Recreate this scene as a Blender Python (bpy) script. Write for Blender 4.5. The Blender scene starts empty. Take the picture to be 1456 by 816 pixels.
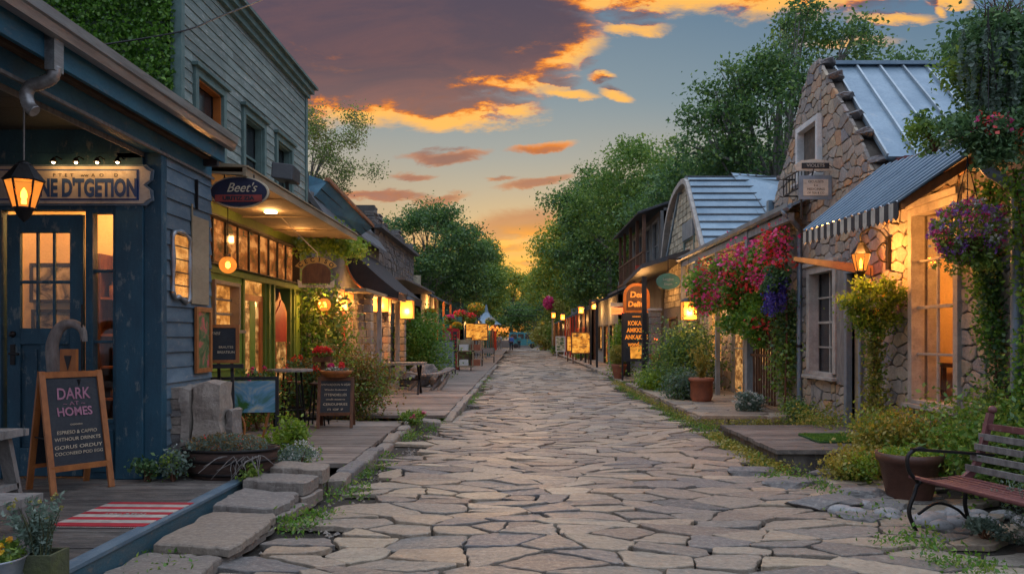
import bpy, bmesh, math, random
import numpy as np
from mathutils import Vector, Matrix, noise
random.seed(11); rng = np.random.default_rng(11)
R = math.radians
F_, CX, CY, H = 1100.0, 742.0, 478.0, 1.6
COL = bpy.context.scene.collection
sc = bpy.context.scene
def P(px, py, Y): return Vector(((px-CX)*Y/F_, Y, H-(py-CY)*Y/F_))
U = random.uniform

class Pl:                                     # a vertical plane frame: u along, z up, d outwards
    def __init__(s, o, u, n): s.o, s.u, s.n = Vector(o), Vector(u).normalized(), Vector(n).normalized()
    def p(s, u, z, d): return s.o + s.u*u + Vector((0, 0, z)) + s.n*d
def left(X): return Pl((X, 0, 0), (0, 1, 0), (1, 0, 0))
def right(X): return Pl((X, 0, 0), (0, 1, 0), (-1, 0, 0))
def front(Y): return Pl((0, Y, 0), (1, 0, 0), (0, -1, 0))

def worldloc(o):
    v = Vector(o.location)
    while o.parent: o = o.parent; v = v + Vector(o.location)
    return v
def T(o, label, cat, group=None):
    o['label'] = label; o['category'] = cat
    if group: o['group'] = group
    return o
def thing(name, label, cat, loc=(0, 0, 0), rz=0, group=None):
    o = bpy.data.objects.new(name, None); COL.objects.link(o); o.empty_display_size = .1
    o.location = loc; o.rotation_euler = (0, 0, rz)
    return T(o, label, cat, group)
def copy_tree(o, parent=None):
    c = o.copy(); COL.objects.link(c); c.parent = parent
    for ch in o.children: copy_tree(ch, c)
    return c
def clone(o, label, loc, rz=None, scale=None):
    c = copy_tree(o); c['label'] = label; c.location = loc
    if rz is not None: c.rotation_euler = (0, 0, rz)
    if scale: c.scale = (scale,)*3
    return c

class MB:
    def __init__(s): s.v, s.f, s.m, s.sm = [], [], [], []
    def add(s, vs, fs, m=0, smooth=False):
        b = len(s.v); s.v += [Vector(v) for v in vs]
        for f in fs: s.f.append([b+i for i in f]); s.m.append(m); s.sm.append(smooth)
        return s
    def hexa(s, c, m=0):                      # eight corners: bottom ring, top ring
        return s.add(c, [(3, 2, 1, 0), (4, 5, 6, 7), (0, 1, 5, 4), (1, 2, 6, 5), (2, 3, 7, 6), (3, 0, 4, 7)], m)
    def box(s, x0, x1, y0, y1, z0, z1, m=0):
        return s.hexa([(x0, y0, z0), (x1, y0, z0), (x1, y1, z0), (x0, y1, z0), (x0, y0, z1), (x1, y0, z1), (x1, y1, z1), (x0, y1, z1)], m)
    def pb(s, pl, u0, u1, z0, z1, d0, d1, m=0):
        p = pl.p
        return s.hexa([p(u0, z0, d0), p(u1, z0, d0), p(u1, z0, d1), p(u0, z0, d1), p(u0, z1, d0), p(u1, z1, d0), p(u1, z1, d1), p(u0, z1, d1)], m)
    def bar(s, a, b, w, h, m=0, up=(0, 0, 1)):
        a, b = Vector(a), Vector(b); d = (b-a).normalized(); u = Vector(up)
        if abs(d.dot(u)) > .98: u = Vector((1, 0, 0))
        x = d.cross(u).normalized()*(w/2); y = x.cross(d).normalized()*(h/2)
        return s.hexa([a-x-y, a+x-y, b+x-y, b-x-y, a-x+y, a+x+y, b+x+y, b-x+y], m)
    def tube(s, pts, r, n=8, m=0, cap=True, smooth=True):
        pts = [Vector(p) for p in pts]; k = len(pts)
        rs = r if isinstance(r, (list, tuple)) else [r]*k
        ring, prev = [], None; vs = []
        for i, p in enumerate(pts):
            d = (pts[min(i+1, k-1)]-pts[max(i-1, 0)])
            d = d.normalized() if d.length > 1e-9 else Vector((0, 0, 1))
            if prev is None:
                a = Vector((0, 0, 1)) if abs(d.z) < .9 else Vector((1, 0, 0))
                x = d.cross(a).normalized()
            else: x = (prev - d*prev.dot(d)).normalized()
            prev = x; y = d.cross(x)
            vs += [p + (x*math.cos(t*2*math.pi/n)+y*math.sin(t*2*math.pi/n))*rs[i] for t in range(n)]
        fs = [(i*n+t, i*n+(t+1) % n, (i+1)*n+(t+1) % n, (i+1)*n+t) for i in range(k-1) for t in range(n)]
        s.add(vs, fs, m, smooth)
        if cap: s.add(vs[:n][::-1], [tuple(range(n))], m); s.add(vs[-n:], [tuple(range(n))], m)
        return s
    def prism(s, poly, ext, m=0, m2=None):
        poly = [Vector(p) for p in poly]; e = Vector(ext); n = len(poly)
        s.add(poly + [p+e for p in poly], [tuple(range(n))[::-1], tuple(range(n, 2*n))], m)
        return s.add(poly + [p+e for p in poly], [(i, (i+1) % n, n+(i+1) % n, n+i) for i in range(n)], m if m2 is None else m2)
    def lathe(s, c, prof, n=20, m=0, sx=1, sy=1, smooth=True, cap=True):
        c = Vector(c); k = len(prof)
        vs = [c + Vector((r*sx*math.cos(t*2*math.pi/n), r*sy*math.sin(t*2*math.pi/n), z)) for r, z in prof for t in range(n)]
        fs = [(i*n+t, i*n+(t+1) % n, (i+1)*n+(t+1) % n, (i+1)*n+t) for i in range(k-1) for t in range(n)]
        s.add(vs, fs, m, smooth)
        if cap: s.add(vs[:n], [tuple(range(n))[::-1]], m); s.add(vs[-n:], [tuple(range(n))], m)
        return s
    def ball(s, c, r, m=0, n=10, sq=(1, 1, 1)):
        k = n//2+1
        prof = [(max(1e-4, math.sin(math.pi*i/k))*r, -math.cos(math.pi*i/k)*r*sq[2]) for i in range(k+1)]
        return s.lathe(c, prof, n, m, sq[0], sq[1])
    def rock(s, c, r, sq=(1, 1, .6), m=0, seed=0, rough=.18, sub=2):
        bm = bmesh.new(); bmesh.ops.create_icosphere(bm, subdivisions=sub+1, radius=1)
        rr = random.Random(seed); ph = [Vector((rr.uniform(-1, 1), rr.uniform(-1, 1), rr.uniform(-1, 1))).normalized() for _ in range(14)]+[Vector((0, 0, 1)), Vector((0, 0, -1))]
        cut = [rr.uniform(.55, .8) for _ in ph]
        vs = []
        for v in bm.verts:
            q = v.co.copy()
            for d, t in zip(ph, cut):
                e = q.dot(d)
                if e > t: q -= d*(e-t)
            q *= 1 + rough*(noise.noise(q*2.2+Vector((seed, 0, 0)))*.9+noise.noise(q*6+Vector((0, seed, 0)))*.4)
            vs.append(Vector(c)+Vector((q.x*r*sq[0], q.y*r*sq[1], q.z*r*sq[2])))
        fs = [tuple(v.index for v in f.verts) for f in bm.faces]; bm.free()
        return s.add(vs, fs, m, False)
    def build(s, name, mats, parent=None, local=False, loc=None, bevel=0, recalc=True):
        if not isinstance(mats, (list, tuple)): mats = [mats]
        off = Vector((0, 0, 0))
        if parent is not None and not local: off = worldloc(parent)
        if loc is not None and parent is None and not local: off = Vector(loc)
        me = bpy.data.meshes.new(name)
        me.from_pydata([v-off for v in s.v], [], s.f)
        for mt in mats: me.materials.append(mt)
        me.polygons.foreach_set('material_index', s.m); me.polygons.foreach_set('use_smooth', s.sm)
        if recalc:
            bm = bmesh.new(); bm.from_mesh(me); bmesh.ops.recalc_face_normals(bm, faces=bm.faces); bm.to_mesh(me); bm.free()
        o = bpy.data.objects.new(name, me); COL.objects.link(o)
        if parent is not None: o.parent = parent
        elif loc is not None: o.location = loc
        if bevel:
            b = o.modifiers.new('b', 'BEVEL'); b.width = bevel; b.segments = 2; b.limit_method = 'ANGLE'
        return o
def struct(o): o['kind'] = 'structure'; return o

def text(name, s, size, pos, ux, n, mt, parent=None, ext=.004, align='CENTER', bold=0, sx=1., shear=0, local=False):
    cu = bpy.data.curves.new('t', 'FONT'); cu.body = s; cu.size = size; cu.align_x = align; cu.align_y = 'CENTER'
    cu.extrude = ext; cu.offset = bold; cu.shear = shear; cu.resolution_u = 3
    ob = bpy.data.objects.new('t', cu); COL.objects.link(ob)
    me = bpy.data.meshes.new_from_object(ob.evaluated_get(bpy.context.evaluated_depsgraph_get()))
    bpy.data.objects.remove(ob)
    x = Vector(ux).normalized(); nn = Vector(n).normalized(); y = nn.cross(x).normalized()
    off = worldloc(parent) if (parent is not None and not local) else Vector((0, 0, 0)); pos = Vector(pos)-off
    for v in me.vertices: v.co = pos + x*(v.co.x*sx) + y*v.co.y + nn*v.co.z
    me.materials.clear(); me.materials.append(mt); me.name = name
    o = bpy.data.objects.new(name, me); COL.objects.link(o); o.parent = parent
    return o

# ---------- leaves ----------
def leaf_arrays(c, size, asp=.55, up=.35, droop=0, align=None):
    n = len(c)
    d = rng.normal(size=(n, 3)); d[:, 2] -= droop
    if align is not None: d += np.asarray(align)
    d /= np.linalg.norm(d, axis=1)[:, None]
    w = rng.normal(size=(n, 3)); w[:, 2] += up*2
    s = np.cross(d, w); s /= np.linalg.norm(s, axis=1)[:, None]+1e-9
    nn = np.cross(d, s)
    L = (size*rng.uniform(.6, 1.3, n))[:, None]
    a = c - d*L*.5; b = c + s*L*asp*.5 + nn*L*.1; e = c + d*L*.5; g = c - s*L*asp*.5 + nn*L*.1
    return np.stack([a, b, e, g], 1).reshape(-1, 3)
def leafmesh(name, sets, mats, parent=None, loc=None, extra=None, local=False):
    """sets: (centres, size, aspect, up, droop, material index, align)"""
    if not isinstance(mats, (list, tuple)): mats = [mats]
    vs, mi = [], []
    for st in sets:
        c, size, asp, up, dr, m = st[:6]; al = st[6] if len(st) > 6 else None
        c = np.asarray(c, dtype=float)
        if len(c) == 0: continue
        vs.append(leaf_arrays(c, size, asp, up, dr, al)); mi.append(np.full(len(c), m))
    V = np.concatenate(vs); M = np.concatenate(mi)
    off = np.zeros(3)
    if not local:
        if parent is not None: off = np.array(worldloc(parent))
        elif loc is not None: off = np.array(loc)
    V = V-off; n = len(M)
    me = bpy.data.meshes.new(name)
    me.vertices.add(len(V)); me.vertices.foreach_set('co', V.ravel())
    me.loops.add(n*4); me.loops.foreach_set('vertex_index', np.arange(n*4, dtype=np.int32))
    me.polygons.add(n); me.polygons.foreach_set('loop_start', np.arange(0, n*4, 4, dtype=np.int32))
    me.polygons.foreach_set('material_index', M.astype(np.int32))
    me.update(calc_edges=True); me.validate()
    for mt in mats: me.materials.append(mt)
    o = bpy.data.objects.new(name, me); COL.objects.link(o)
    if parent is not None: o.parent = parent
    elif loc is not None: o.location = loc
    return o
def ell(c, r, n, shell=.5):
    d = rng.normal(size=(n, 3)); d /= np.linalg.norm(d, axis=1)[:, None]
    q = rng.uniform(0, 1, n)**(1/3)*(1-shell)+shell*rng.uniform(.75, 1.05, n)
    return np.asarray(c)+d*q[:, None]*np.asarray(r)
def clumps(cs, r, per):
    cs = np.asarray(cs); out = []
    for c in cs:
        rr = r*rng.uniform(.6, 1.35); k = max(3, int(per*(rr/r)**2))
        out.append(c + rng.normal(size=(k, 3))*rr*np.array([.48, .48, .34]))
    return np.concatenate(out)
def flat(pl, u0, u1, z0, z1, n, d=.06, ds=.05):
    u = rng.uniform(u0, u1, n); z = rng.uniform(z0, z1, n); dd = np.abs(rng.normal(size=n))*ds + d
    return np.array(pl.o)+np.outer(u, pl.u)+np.outer(z, (0, 0, 1))+np.outer(dd, pl.n)
def lineleaf(a, b, n, r):
    t = rng.uniform(0, 1, n)[:, None]; return np.asarray(a)*(1-t)+np.asarray(b)*t + rng.normal(size=(n, 3))*r

# ---------- voronoi stones ----------
def clip(poly, px, py, nx, ny):                # keep side where (p-(px,py)).n <= 0
    out = []; k = len(poly)
    for i in range(k):
        a, b = poly[i], poly[(i+1) % k]
        da = (a[0]-px)*nx+(a[1]-py)*ny; db = (b[0]-px)*nx+(b[1]-py)*ny
        if da <= 0: out.append(a)
        if (da < 0 < db) or (db < 0 < da):
            t = da/(da-db); out.append((a[0]+(b[0]-a[0])*t, a[1]+(b[1]-a[1])*t))
    return out
def cells(dom, sx, sy, jit=.38, bond=True, var=.0, seed=1):
    rr = random.Random(seed)
    dom = [(a/sx, b/sy) for a, b in dom]
    x0 = min(a for a, _ in dom)-1; x1 = max(a for a, _ in dom)+1; y0 = min(b for _, b in dom)-1; y1 = max(b for _, b in dom)+1
    nx, ny = int(x1-x0)+2, int(y1-y0)+2; S = {}
    for j in range(ny):
        for i in range(nx):
            if rr.random() < var: continue
            S[i, j] = (x0+i+(.5 if (bond and j % 2) else 0)+rr.uniform(-jit, jit), y0+j+rr.uniform(-jit, jit))
    out = []
    for (i, j), (a, b) in S.items():
        if a < x0+.3 or a > x1-.3 or b < y0+.3 or b > y1-.3: continue
        poly = dom
        for dj in range(-2, 3):
            for di in range(-3, 4):
                if di == dj == 0: continue
                q = S.get((i+di, j+dj))
                if q is None: continue
                poly = clip(poly, (a+q[0])/2, (b+q[1])/2, q[0]-a, q[1]-b)
                if len(poly) < 3: break
            if len(poly) < 3: break
        if len(poly) >= 3: out.append([(u*sx, v*sy) for u, v in poly])
    return out
def inset(poly, g):
    # offset inward with half planes
    area = sum(poly[i][0]*poly[(i+1) % len(poly)][1]-poly[(i+1) % len(poly)][0]*poly[i][1] for i in range(len(poly)))
    if area < 0: poly = poly[::-1]
    out = poly; k = len(poly)
    for i in range(k):
        a, b = poly[i], poly[(i+1) % k]; dx, dy = b[0]-a[0], b[1]-a[1]; L = math.hypot(dx, dy)
        if L < 1e-6: continue
        nx, ny = dy/L, -dx/L
        out = clip(out, a[0]-nx*g, a[1]-ny*g, nx, ny)
        if len(out) < 3: return None
    return out
def rough_ring(poly, step, amp, rr):
    out = []; k = len(poly)
    # corner cut
    q = []
    for i in range(k):
        a, b, c = poly[i-1], poly[i], poly[(i+1) % k]
        la = math.hypot(a[0]-b[0], a[1]-b[1]); lc = math.hypot(c[0]-b[0], c[1]-b[1]); t = min(step*.4, la*.16, lc*.16)
        if la < 1e-5 or lc < 1e-5: continue
        q.append((b[0]+(a[0]-b[0])*t/la, b[1]+(a[1]-b[1])*t/la)); q.append((b[0]+(c[0]-b[0])*t/lc, b[1]+(c[1]-b[1])*t/lc))
    k = len(q)
    for i in range(k):
        a, b = q[i], q[(i+1) % k]; L = math.hypot(b[0]-a[0], b[1]-a[1]); n = max(1, min(8, int(L/step)))
        for t in range(n): out.append((a[0]+(b[0]-a[0])*t/n+rr.uniform(-amp, amp), a[1]+(b[1]-a[1])*t/n+rr.uniform(-amp, amp)))
    return out
def stone(mb, poly, gap, step, amp, fn, h, ch, rr, tilt=0, m=0):
    """fn(a, b, height) -> point"""
    p = inset(poly, gap)
    if not p or len(p) < 3: return
    ring = rough_ring(p, step, amp, rr) if step else p
    k = len(ring)
    if k < 3: return
    cx = sum(a for a, _ in ring)/k; cy = sum(b for _, b in ring)/k
    rad = sum(math.hypot(a-cx, b-cy) for a, b in ring)/k
    f = max(.5, 1-ch/rad) if rad > 1e-4 else .5
    tx, ty = rr.uniform(-tilt, tilt), rr.uniform(-tilt, tilt); hh = h*rr.uniform(.75, 1.2)
    T_ = lambda a, b: hh+(a-cx)*tx+(b-cy)*ty
    A = [fn(a, b, -.02) for a, b in ring]; B = [fn(a, b, T_(a, b)-ch*.7) for a, b in ring]
    C = [fn(cx+(a-cx)*f, cy+(b-cy)*f, T_(a, b)) for a, b in ring]
    mb.add(A+B+C, [(i, (i+1) % k, k+(i+1) % k, k+i) for i in range(k)]+[(k+i, k+(i+1) % k, 2*k+(i+1) % k, 2*k+i) for i in range(k)]+[tuple(range(2*k, 3*k))], m, False)
def stonewall(mb, pl, doms, sx=.34, sy=.2, gap=.012, h=.035, seed=3, step=.09, amp=.006, m=0, ch=.015, jit=.33):
    rr = random.Random(seed)
    for k, dom in enumerate(doms):
        for c in cells(dom, sx, sy, jit, True, .12, seed+k*17):
            stone(mb, c, gap, step, amp, lambda a, b, q: pl.p(a, b, q), h, ch, rr, .05, m)
def rects(u0, u1, z0, z1, ops):
    """split a wall rectangle round its openings into rectangles"""
    us = sorted({u0, u1, *[min(max(v, u0), u1) for o in ops for v in o[:2]]}); out = []
    for a, b in zip(us, us[1:]):
        if b-a < 1e-3: continue
        mid = (a+b)/2; z = z0
        for o in sorted([o for o in ops if o[0] < mid < o[1]], key=lambda o: o[2]):
            if o[2] > z+.01: out.append((a, b, z, min(o[2], z1)))
            z = max(z, o[3])
        if z < z1-.01: out.append((a, b, z, z1))
    return out
def rdom(r): return [(r[0], r[2]), (r[1], r[2]), (r[1], r[3]), (r[0], r[3])]
def solid(mb, pl, u0, u1, z0, z1, ops, d0=-.2, d1=0, m=0):
    for r in rects(u0, u1, z0, z1, ops): mb.pb(pl, r[0], r[1], r[2], r[3], d0, d1, m)
def siding(mb, pl, u0, u1, z0, z1, h, ops=(), m=0, t=.018, lap=.02, butt=2.4):
    z = z0
    while z < z1-1e-3:
        zz = min(z+h, z1); iv = [(u0, u1)]
        for o in ops:
            if o[2] < zz-.01 and o[3] > z+.01:
                nv = []
                for a, b in iv:
                    if o[1] <= a or o[0] >= b: nv.append((a, b)); continue
                    if o[0] > a: nv.append((a, o[0]))
                    if o[1] < b: nv.append((o[1], b))
                iv = nv
        for a, b in iv:
            if b-a < .03: continue
            cuts = [a]; x = a+U(.6, 1)*butt
            while x < b-.4: cuts.append(x); x += U(.7, 1.2)*butt
            cuts.append(b)
            for c, e in zip(cuts, cuts[1:]):
                j = U(-.002, .002); p = pl.p
                e2 = e-.003
                mb.hexa([p(c, z, 0), p(e2, z, 0), p(e2, z, t+j), p(c, z, t+j), p(c, zz+lap*.2, 0), p(e2, zz+lap*.2, 0), p(e2, zz-.002, .005+j), p(c, zz-.002, .005+j)], m)
        z = zz
# ---------- materials ----------
class NT:
    def __init__(s, nt): s.nt = nt; s.L = nt.links
    def n(s, t, **k):
        o = s.nt.nodes.new(t)
        for a, b in k.items(): setattr(o, a, b)
        return o
    def put(s, i, v):
        if v is None: return
        if hasattr(v, 'node') and hasattr(v, 'is_linked'): s.L.new(v, i)
        else: i.default_value = v
    def m(s, op, a, b=None, c=None, cl=False):
        o = s.n('ShaderNodeMath', operation=op); o.use_clamp = cl
        for i, v in zip(o.inputs, (a, b, c)): s.put(i, v)
        return o.outputs[0]
    def mix(s, f, a, b, bt='MIX'):
        o = s.n('ShaderNodeMix', data_type='RGBA', blend_type=bt); s.put(o.inputs[0], f)
        for i, v in ((6, a), (7, b)):
            if isinstance(v, tuple) and len(v) == 3: v = v+(1,)
            s.put(o.inputs[i], v)
        return o.outputs[2]
    def noise(s, vec, scale, det=4, rough=.55, dist=0):
        o = s.n('ShaderNodeTexNoise'); s.put(o.inputs['Vector'], vec); o.inputs['Scale'].default_value = scale
        o.inputs['Detail'].default_value = det; o.inputs['Roughness'].default_value = rough; o.inputs['Distortion'].default_value = dist
        return o.outputs[0]
    def map(s, vec, sc=(1, 1, 1), lo=(0, 0, 0)):
        o = s.n('ShaderNodeMapping'); s.put(o.inputs[0], vec); o.inputs['Scale'].default_value = sc; o.inputs['Location'].default_value = lo
        return o.outputs[0]
    def ss(s, x, a, b):
        o = s.n('ShaderNodeMapRange', interpolation_type='SMOOTHSTEP'); s.put(o.inputs[0], x)
        o.inputs[1].default_value = a; o.inputs[2].default_value = b; return o.outputs[0]
    def ramp(s, x, stops):
        o = s.n('ShaderNodeValToRGB'); s.put(o.inputs[0], x); e = o.color_ramp.elements
        while len(e) < len(stops): e.new(.5)
        for q, (p, c) in zip(e, stops): q.position = p; q.color = tuple(c)+(1,)
        return o.outputs[0]
def srgb(r, g, b): 
    f = lambda c: (c/255/12.92 if c/255 <= .04045 else ((c/255+.055)/1.055)**2.4)
    return (f(r), f(g), f(b))
def sc3(c, k): return tuple(min(1, x*k) for x in c)
def new(name):
    m = bpy.data.materials.new(name); m.use_nodes = True; nt = m.node_tree
    return m, NT(nt), nt.nodes['Principled BSDF']
def mat(name, col, rough=.7, col2=None, nscale=6, stretch=(1, 1, 1), wear=None, wearamt=.5, isl=.15, bump=.3, bscale=40, metal=0, spec=.4, bdist=.01, coat=0):
    """painted / raw surface with broad mottling, fine grain and chipped wear"""
    m, N, b = new(name)
    g = N.n('ShaderNodeNewGeometry'); tc = N.n('ShaderNodeTexCoord').outputs['Object']
    v = N.map(tc, stretch)
    big = N.noise(v, nscale, 5, .6); fine = N.noise(v, bscale, 4, .65)
    c2 = col2 or sc3(col, .62)
    c = N.mix(N.ss(big, .3, .72), col, c2)
    c = N.mix(N.m('MULTIPLY', N.ss(fine, .4, .8), .35), c, sc3(col, .55))
    if wear: c = N.mix(N.m('MULTIPLY', N.ss(N.noise(v, nscale*2.7, 8, .72), .56, .66), wearamt), c, wear)
    hs = N.n('ShaderNodeHueSaturation'); N.put(hs.inputs['Color'], c)
    r = g.outputs['Random Per Island']
    N.put(hs.inputs['Value'], N.m('MULTIPLY_ADD', r, isl*2, 1-isl))
    N.put(b.inputs['Base Color'], hs.outputs[0])
    b.inputs['Metallic'].default_value = metal; b.inputs['Specular IOR Level'].default_value = spec
    N.put(b.inputs['Roughness'], N.m('MULTIPLY_ADD', fine, .3, rough-.15))
    if coat: b.inputs['Coat Weight'].default_value = coat
    if bump:
        bp = N.n('ShaderNodeBump'); bp.inputs['Strength'].default_value = bump; bp.inputs['Distance'].default_value = bdist
        N.put(bp.inputs['Height'], N.m('ADD', fine, N.m('MULTIPLY', big, .8))); N.put(b.inputs['Normal'], bp.outputs[0])
    return m
def stonemat(name, pal, bump=.6, rough=.8, scale=3.):
    """each stone (island) takes its own tint from the palette"""
    m, N, b = new(name)
    g = N.n('ShaderNodeNewGeometry'); tc = N.n('ShaderNodeTexCoord').outputs['Object']
    r = g.outputs['Random Per Island']
    c = N.ramp(r, [((i+.5)/len(pal), p) for i, p in enumerate(pal)])
    off = N.n('ShaderNodeVectorMath', operation='ADD'); N.put(off.inputs[0], tc)
    cb = N.n('ShaderNodeCombineXYZ'); N.put(cb.inputs[0], N.m('MULTIPLY', r, 37.)); N.put(cb.inputs[1], N.m('MULTIPLY', r, 11.)); N.put(off.inputs[1], cb.outputs[0])
    v = off.outputs[0]
    n1 = N.noise(N.map(v, (1, 2.6, 2.2)), scale, 8, .62, .6); n2 = N.noise(v, scale*9, 6, .7); n3 = N.noise(v, scale*38, 3, .6)
    c = N.mix(N.m('MULTIPLY', N.ss(n1, .35, .7), .6), c, N.mix(.5, c, (.11, .10, .095)))
    c = N.mix(N.m('MULTIPLY', N.ss(n2, .5, .75), .55), c, (.075, .07, .065))
    c = N.mix(N.m('MULTIPLY', N.ss(n2, .5, .3), .3), c, (.5, .46, .4))
    c = N.mix(N.m('MULTIPLY', N.ss(n3, .55, .8), .4), c, (.1, .09, .08))
    N.put(b.inputs['Base Color'], c); N.put(b.inputs['Roughness'], N.m('MULTIPLY_ADD', n2, .35, rough-.2)); b.inputs['Specular IOR Level'].default_value = .4
    bp = N.n('ShaderNodeBump'); bp.inputs['Strength'].default_value = bump; bp.inputs['Distance'].default_value = .03
    N.put(bp.inputs['Height'], N.m('ADD', n1, N.m('ADD', N.m('MULTIPLY', n2, .55), N.m('MULTIPLY', n3, .16)))); N.put(b.inputs['Normal'], bp.outputs[0])
    return m
def leafmat(name, c1, c2, tr=.35, c3=None):
    m = bpy.data.materials.new(name); m.use_nodes = True; nt = m.node_tree; nt.nodes.remove(nt.nodes['Principled BSDF']); N = NT(nt)
    g = N.n('ShaderNodeNewGeometry'); r = g.outputs['Random Per Island']
    tc = N.n('ShaderNodeTexCoord').outputs['Object']
    c = N.ramp(r, [(.0, c1), (.6, c2), (.97, c3 or sc3(c2, 1.5))])
    c = N.mix(N.m('MULTIPLY', N.ss(N.noise(tc, .9, 3), .35, .65), .55), c, N.mix(1., c, (.55, .6, .6), 'MULTIPLY'))
    d = N.n('ShaderNodeBsdfDiffuse'); t = N.n('ShaderNodeBsdfTranslucent'); gl = N.n('ShaderNodeBsdfGlossy'); gl.inputs['Roughness'].default_value = .45
    N.put(d.inputs[0], c); N.put(t.inputs[0], N.mix(.5, c, sc3(c2, 2.2))); gl.inputs[0].default_value = (.5, .5, .5, 1)
    a = N.n('ShaderNodeMixShader'); a.inputs[0].default_value = tr; N.L.new(d.outputs[0], a.inputs[1]); N.L.new(t.outputs[0], a.inputs[2])
    b = N.n('ShaderNodeMixShader'); b.inputs[0].default_value = .06; N.L.new(a.outputs[0], b.inputs[1]); N.L.new(gl.outputs[0], b.inputs[2])
    N.L.new(b.outputs[0], nt.nodes['Material Output'].inputs[0]); return m
def emis(name, col, st, var=0, scale=5):
    m, N, b = new(name); b.inputs['Base Color'].default_value = sc3(col, .5)+(1,); b.inputs['Emission Strength'].default_value = st
    if var:
        tc = N.n('ShaderNodeTexCoord').outputs['Object']
        f = N.noise(tc, scale, 4, .6)
        N.put(b.inputs['Emission Color'], N.mix(N.ss(f, .35, .7), sc3(col, 1-var), col))
    else: b.inputs['Emission Color'].default_value = tuple(col)+(1,)
    b.inputs['Roughness'].default_value = .4
    return m
def litpane(name, hi, mid, lo, st, scale=3.):
    """a lit room behind old glass: patches of lamp light, shelves and dark furniture"""
    m, N, b = new(name); tc = N.n('ShaderNodeTexCoord').outputs['Object']
    v = N.map(tc, (1, 1, 1.6)); f = N.noise(v, scale, 5, .62, .4)
    br = N.n('ShaderNodeTexVoronoi'); br.distance = 'CHEBYCHEV'; br.inputs['Scale'].default_value = scale*1.6; N.put(br.inputs['Vector'], v)
    hs = N.n('ShaderNodeSeparateColor'); N.put(hs.inputs[0], br.outputs['Color'])
    f = N.m('ADD', N.m('MULTIPLY', f, .86), N.m('MULTIPLY', hs.outputs[0], .17))
    c = N.ramp(f, [(.32, lo), (.5, mid), (.66, hi)])
    b.inputs['Base Color'].default_value = (.02, .015, .01, 1); N.put(b.inputs['Emission Color'], c); b.inputs['Emission Strength'].default_value = st
    b.inputs['Roughness'].default_value = .12; return m
def glass(name='window_glass', tint=(1, 1, 1)):
    m = bpy.data.materials.new(name); m.use_nodes = True; nt = m.node_tree; nt.nodes.remove(nt.nodes['Principled BSDF']); N = NT(nt)
    g_ = N.n('ShaderNodeNewGeometry'); dt = N.n('ShaderNodeVectorMath', operation='DOT_PRODUCT'); N.put(dt.inputs[0], g_.outputs['Incoming']); N.put(dt.inputs[1], g_.outputs['Normal'])
    fr = N.m('MULTIPLY_ADD', N.m('POWER', N.m('SUBTRACT', 1, N.m('ABSOLUTE', dt.outputs['Value'])), 5), .9, .04)
    t = N.n('ShaderNodeBsdfTransparent'); t.inputs[0].default_value = tint+(1,); g = N.n('ShaderNodeBsdfGlossy'); g.inputs['Roughness'].default_value = .03
    a = N.n('ShaderNodeMixShader'); N.put(a.inputs[0], fr); N.L.new(t.outputs[0], a.inputs[1]); N.L.new(g.outputs[0], a.inputs[2])
    N.L.new(a.outputs[0], nt.nodes['Material Output'].inputs[0]); return m
def glowglass(name, col, st):
    m = bpy.data.materials.new(name); m.use_nodes = True; nt = m.node_tree; nt.nodes.remove(nt.nodes['Principled BSDF']); N = NT(nt)
    t = N.n('ShaderNodeBsdfTransparent'); t.inputs[0].default_value = sc3(col, 1)+(1,); e = N.n('ShaderNodeEmission'); e.inputs[0].default_value = col+(1,); e.inputs[1].default_value = st
    tc = N.n('ShaderNodeTexCoord').outputs['Object']
    a = N.n('ShaderNodeMixShader'); N.put(a.inputs[0], N.m('MULTIPLY_ADD', N.noise(tc, 14, 3), .5, .3)); N.L.new(t.outputs[0], a.inputs[1]); N.L.new(e.outputs[0], a.inputs[2])
    N.L.new(a.outputs[0], nt.nodes['Material Output'].inputs[0]); return m

M = {}
WB = (.16, .13, .1)
M['blue'] = mat('blue_paint', (.017, .075, .115), .6, (.011, .048, .078), 4, (1, 1, .5), (.13, .16, .16), .75, .1, .35, 50)
M['siding'] = mat('weathered_blue_siding', (.115, .165, .20), .75, (.06, .105, .145), 3, (3, 1, 3), (.2, .2, .19), .6, .28, .5, 45)
M['beamblue'] = mat('beam_blue_paint', (.035, .145, .205), .6, (.02, .09, .14), 4, (1, .4, 1), (.14, .15, .15), .5, .12, .35, 60)
M['deckface'] = mat('deck_edge_blue', (.03, .09, .12), .75, (.06, .09, .10), 7, (1, .5, 1), (.14, .12, .1), .7, .1, .5, 60)
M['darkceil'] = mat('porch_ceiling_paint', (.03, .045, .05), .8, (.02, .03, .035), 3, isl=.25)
M['rawwood'] = mat('raw_brown_wood', (.14, .075, .035), .75, (.07, .04, .025), 6, (4, 1, 4), None, 0, .2, .5, 40)
M['deck'] = mat('grey_deck_boards', (.19, .165, .14), .8, (.075, .065, .06), 3, (1.2, 6, 1), (.32, .29, .25), .7, .3, 1., 30, bdist=.015)
M['decky'] = mat('grey_boardwalk_planks', (.245, .205, .17), .8, (.12, .095, .08), 2.5, (1, 5, 1), (.38, .31, .24), .7, .3, .7, 24, bdist=.015)
M['greywood'] = mat('silvered_wood', (.23, .21, .19), .85, (.12, .11, .1), 5, (4, 4, 1), None, 0, .25, .6, 40)
M['gutter'] = mat('aluminium_gutter', (.36, .35, .34), .38, (.22, .2, .19), 3, (6, .5, 6), (.12, .09, .07), .4, .05, .15, 30, metal=.7)
M['pipe'] = mat('blue_grey_pipe', (.22, .27, .32), .45, (.14, .18, .22), 4, metal=.4, bump=.15)
M['iron'] = mat('black_iron', (.018, .018, .02), .5, (.03, .025, .022), 20, metal=.6, bump=.2, isl=.05)
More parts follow.
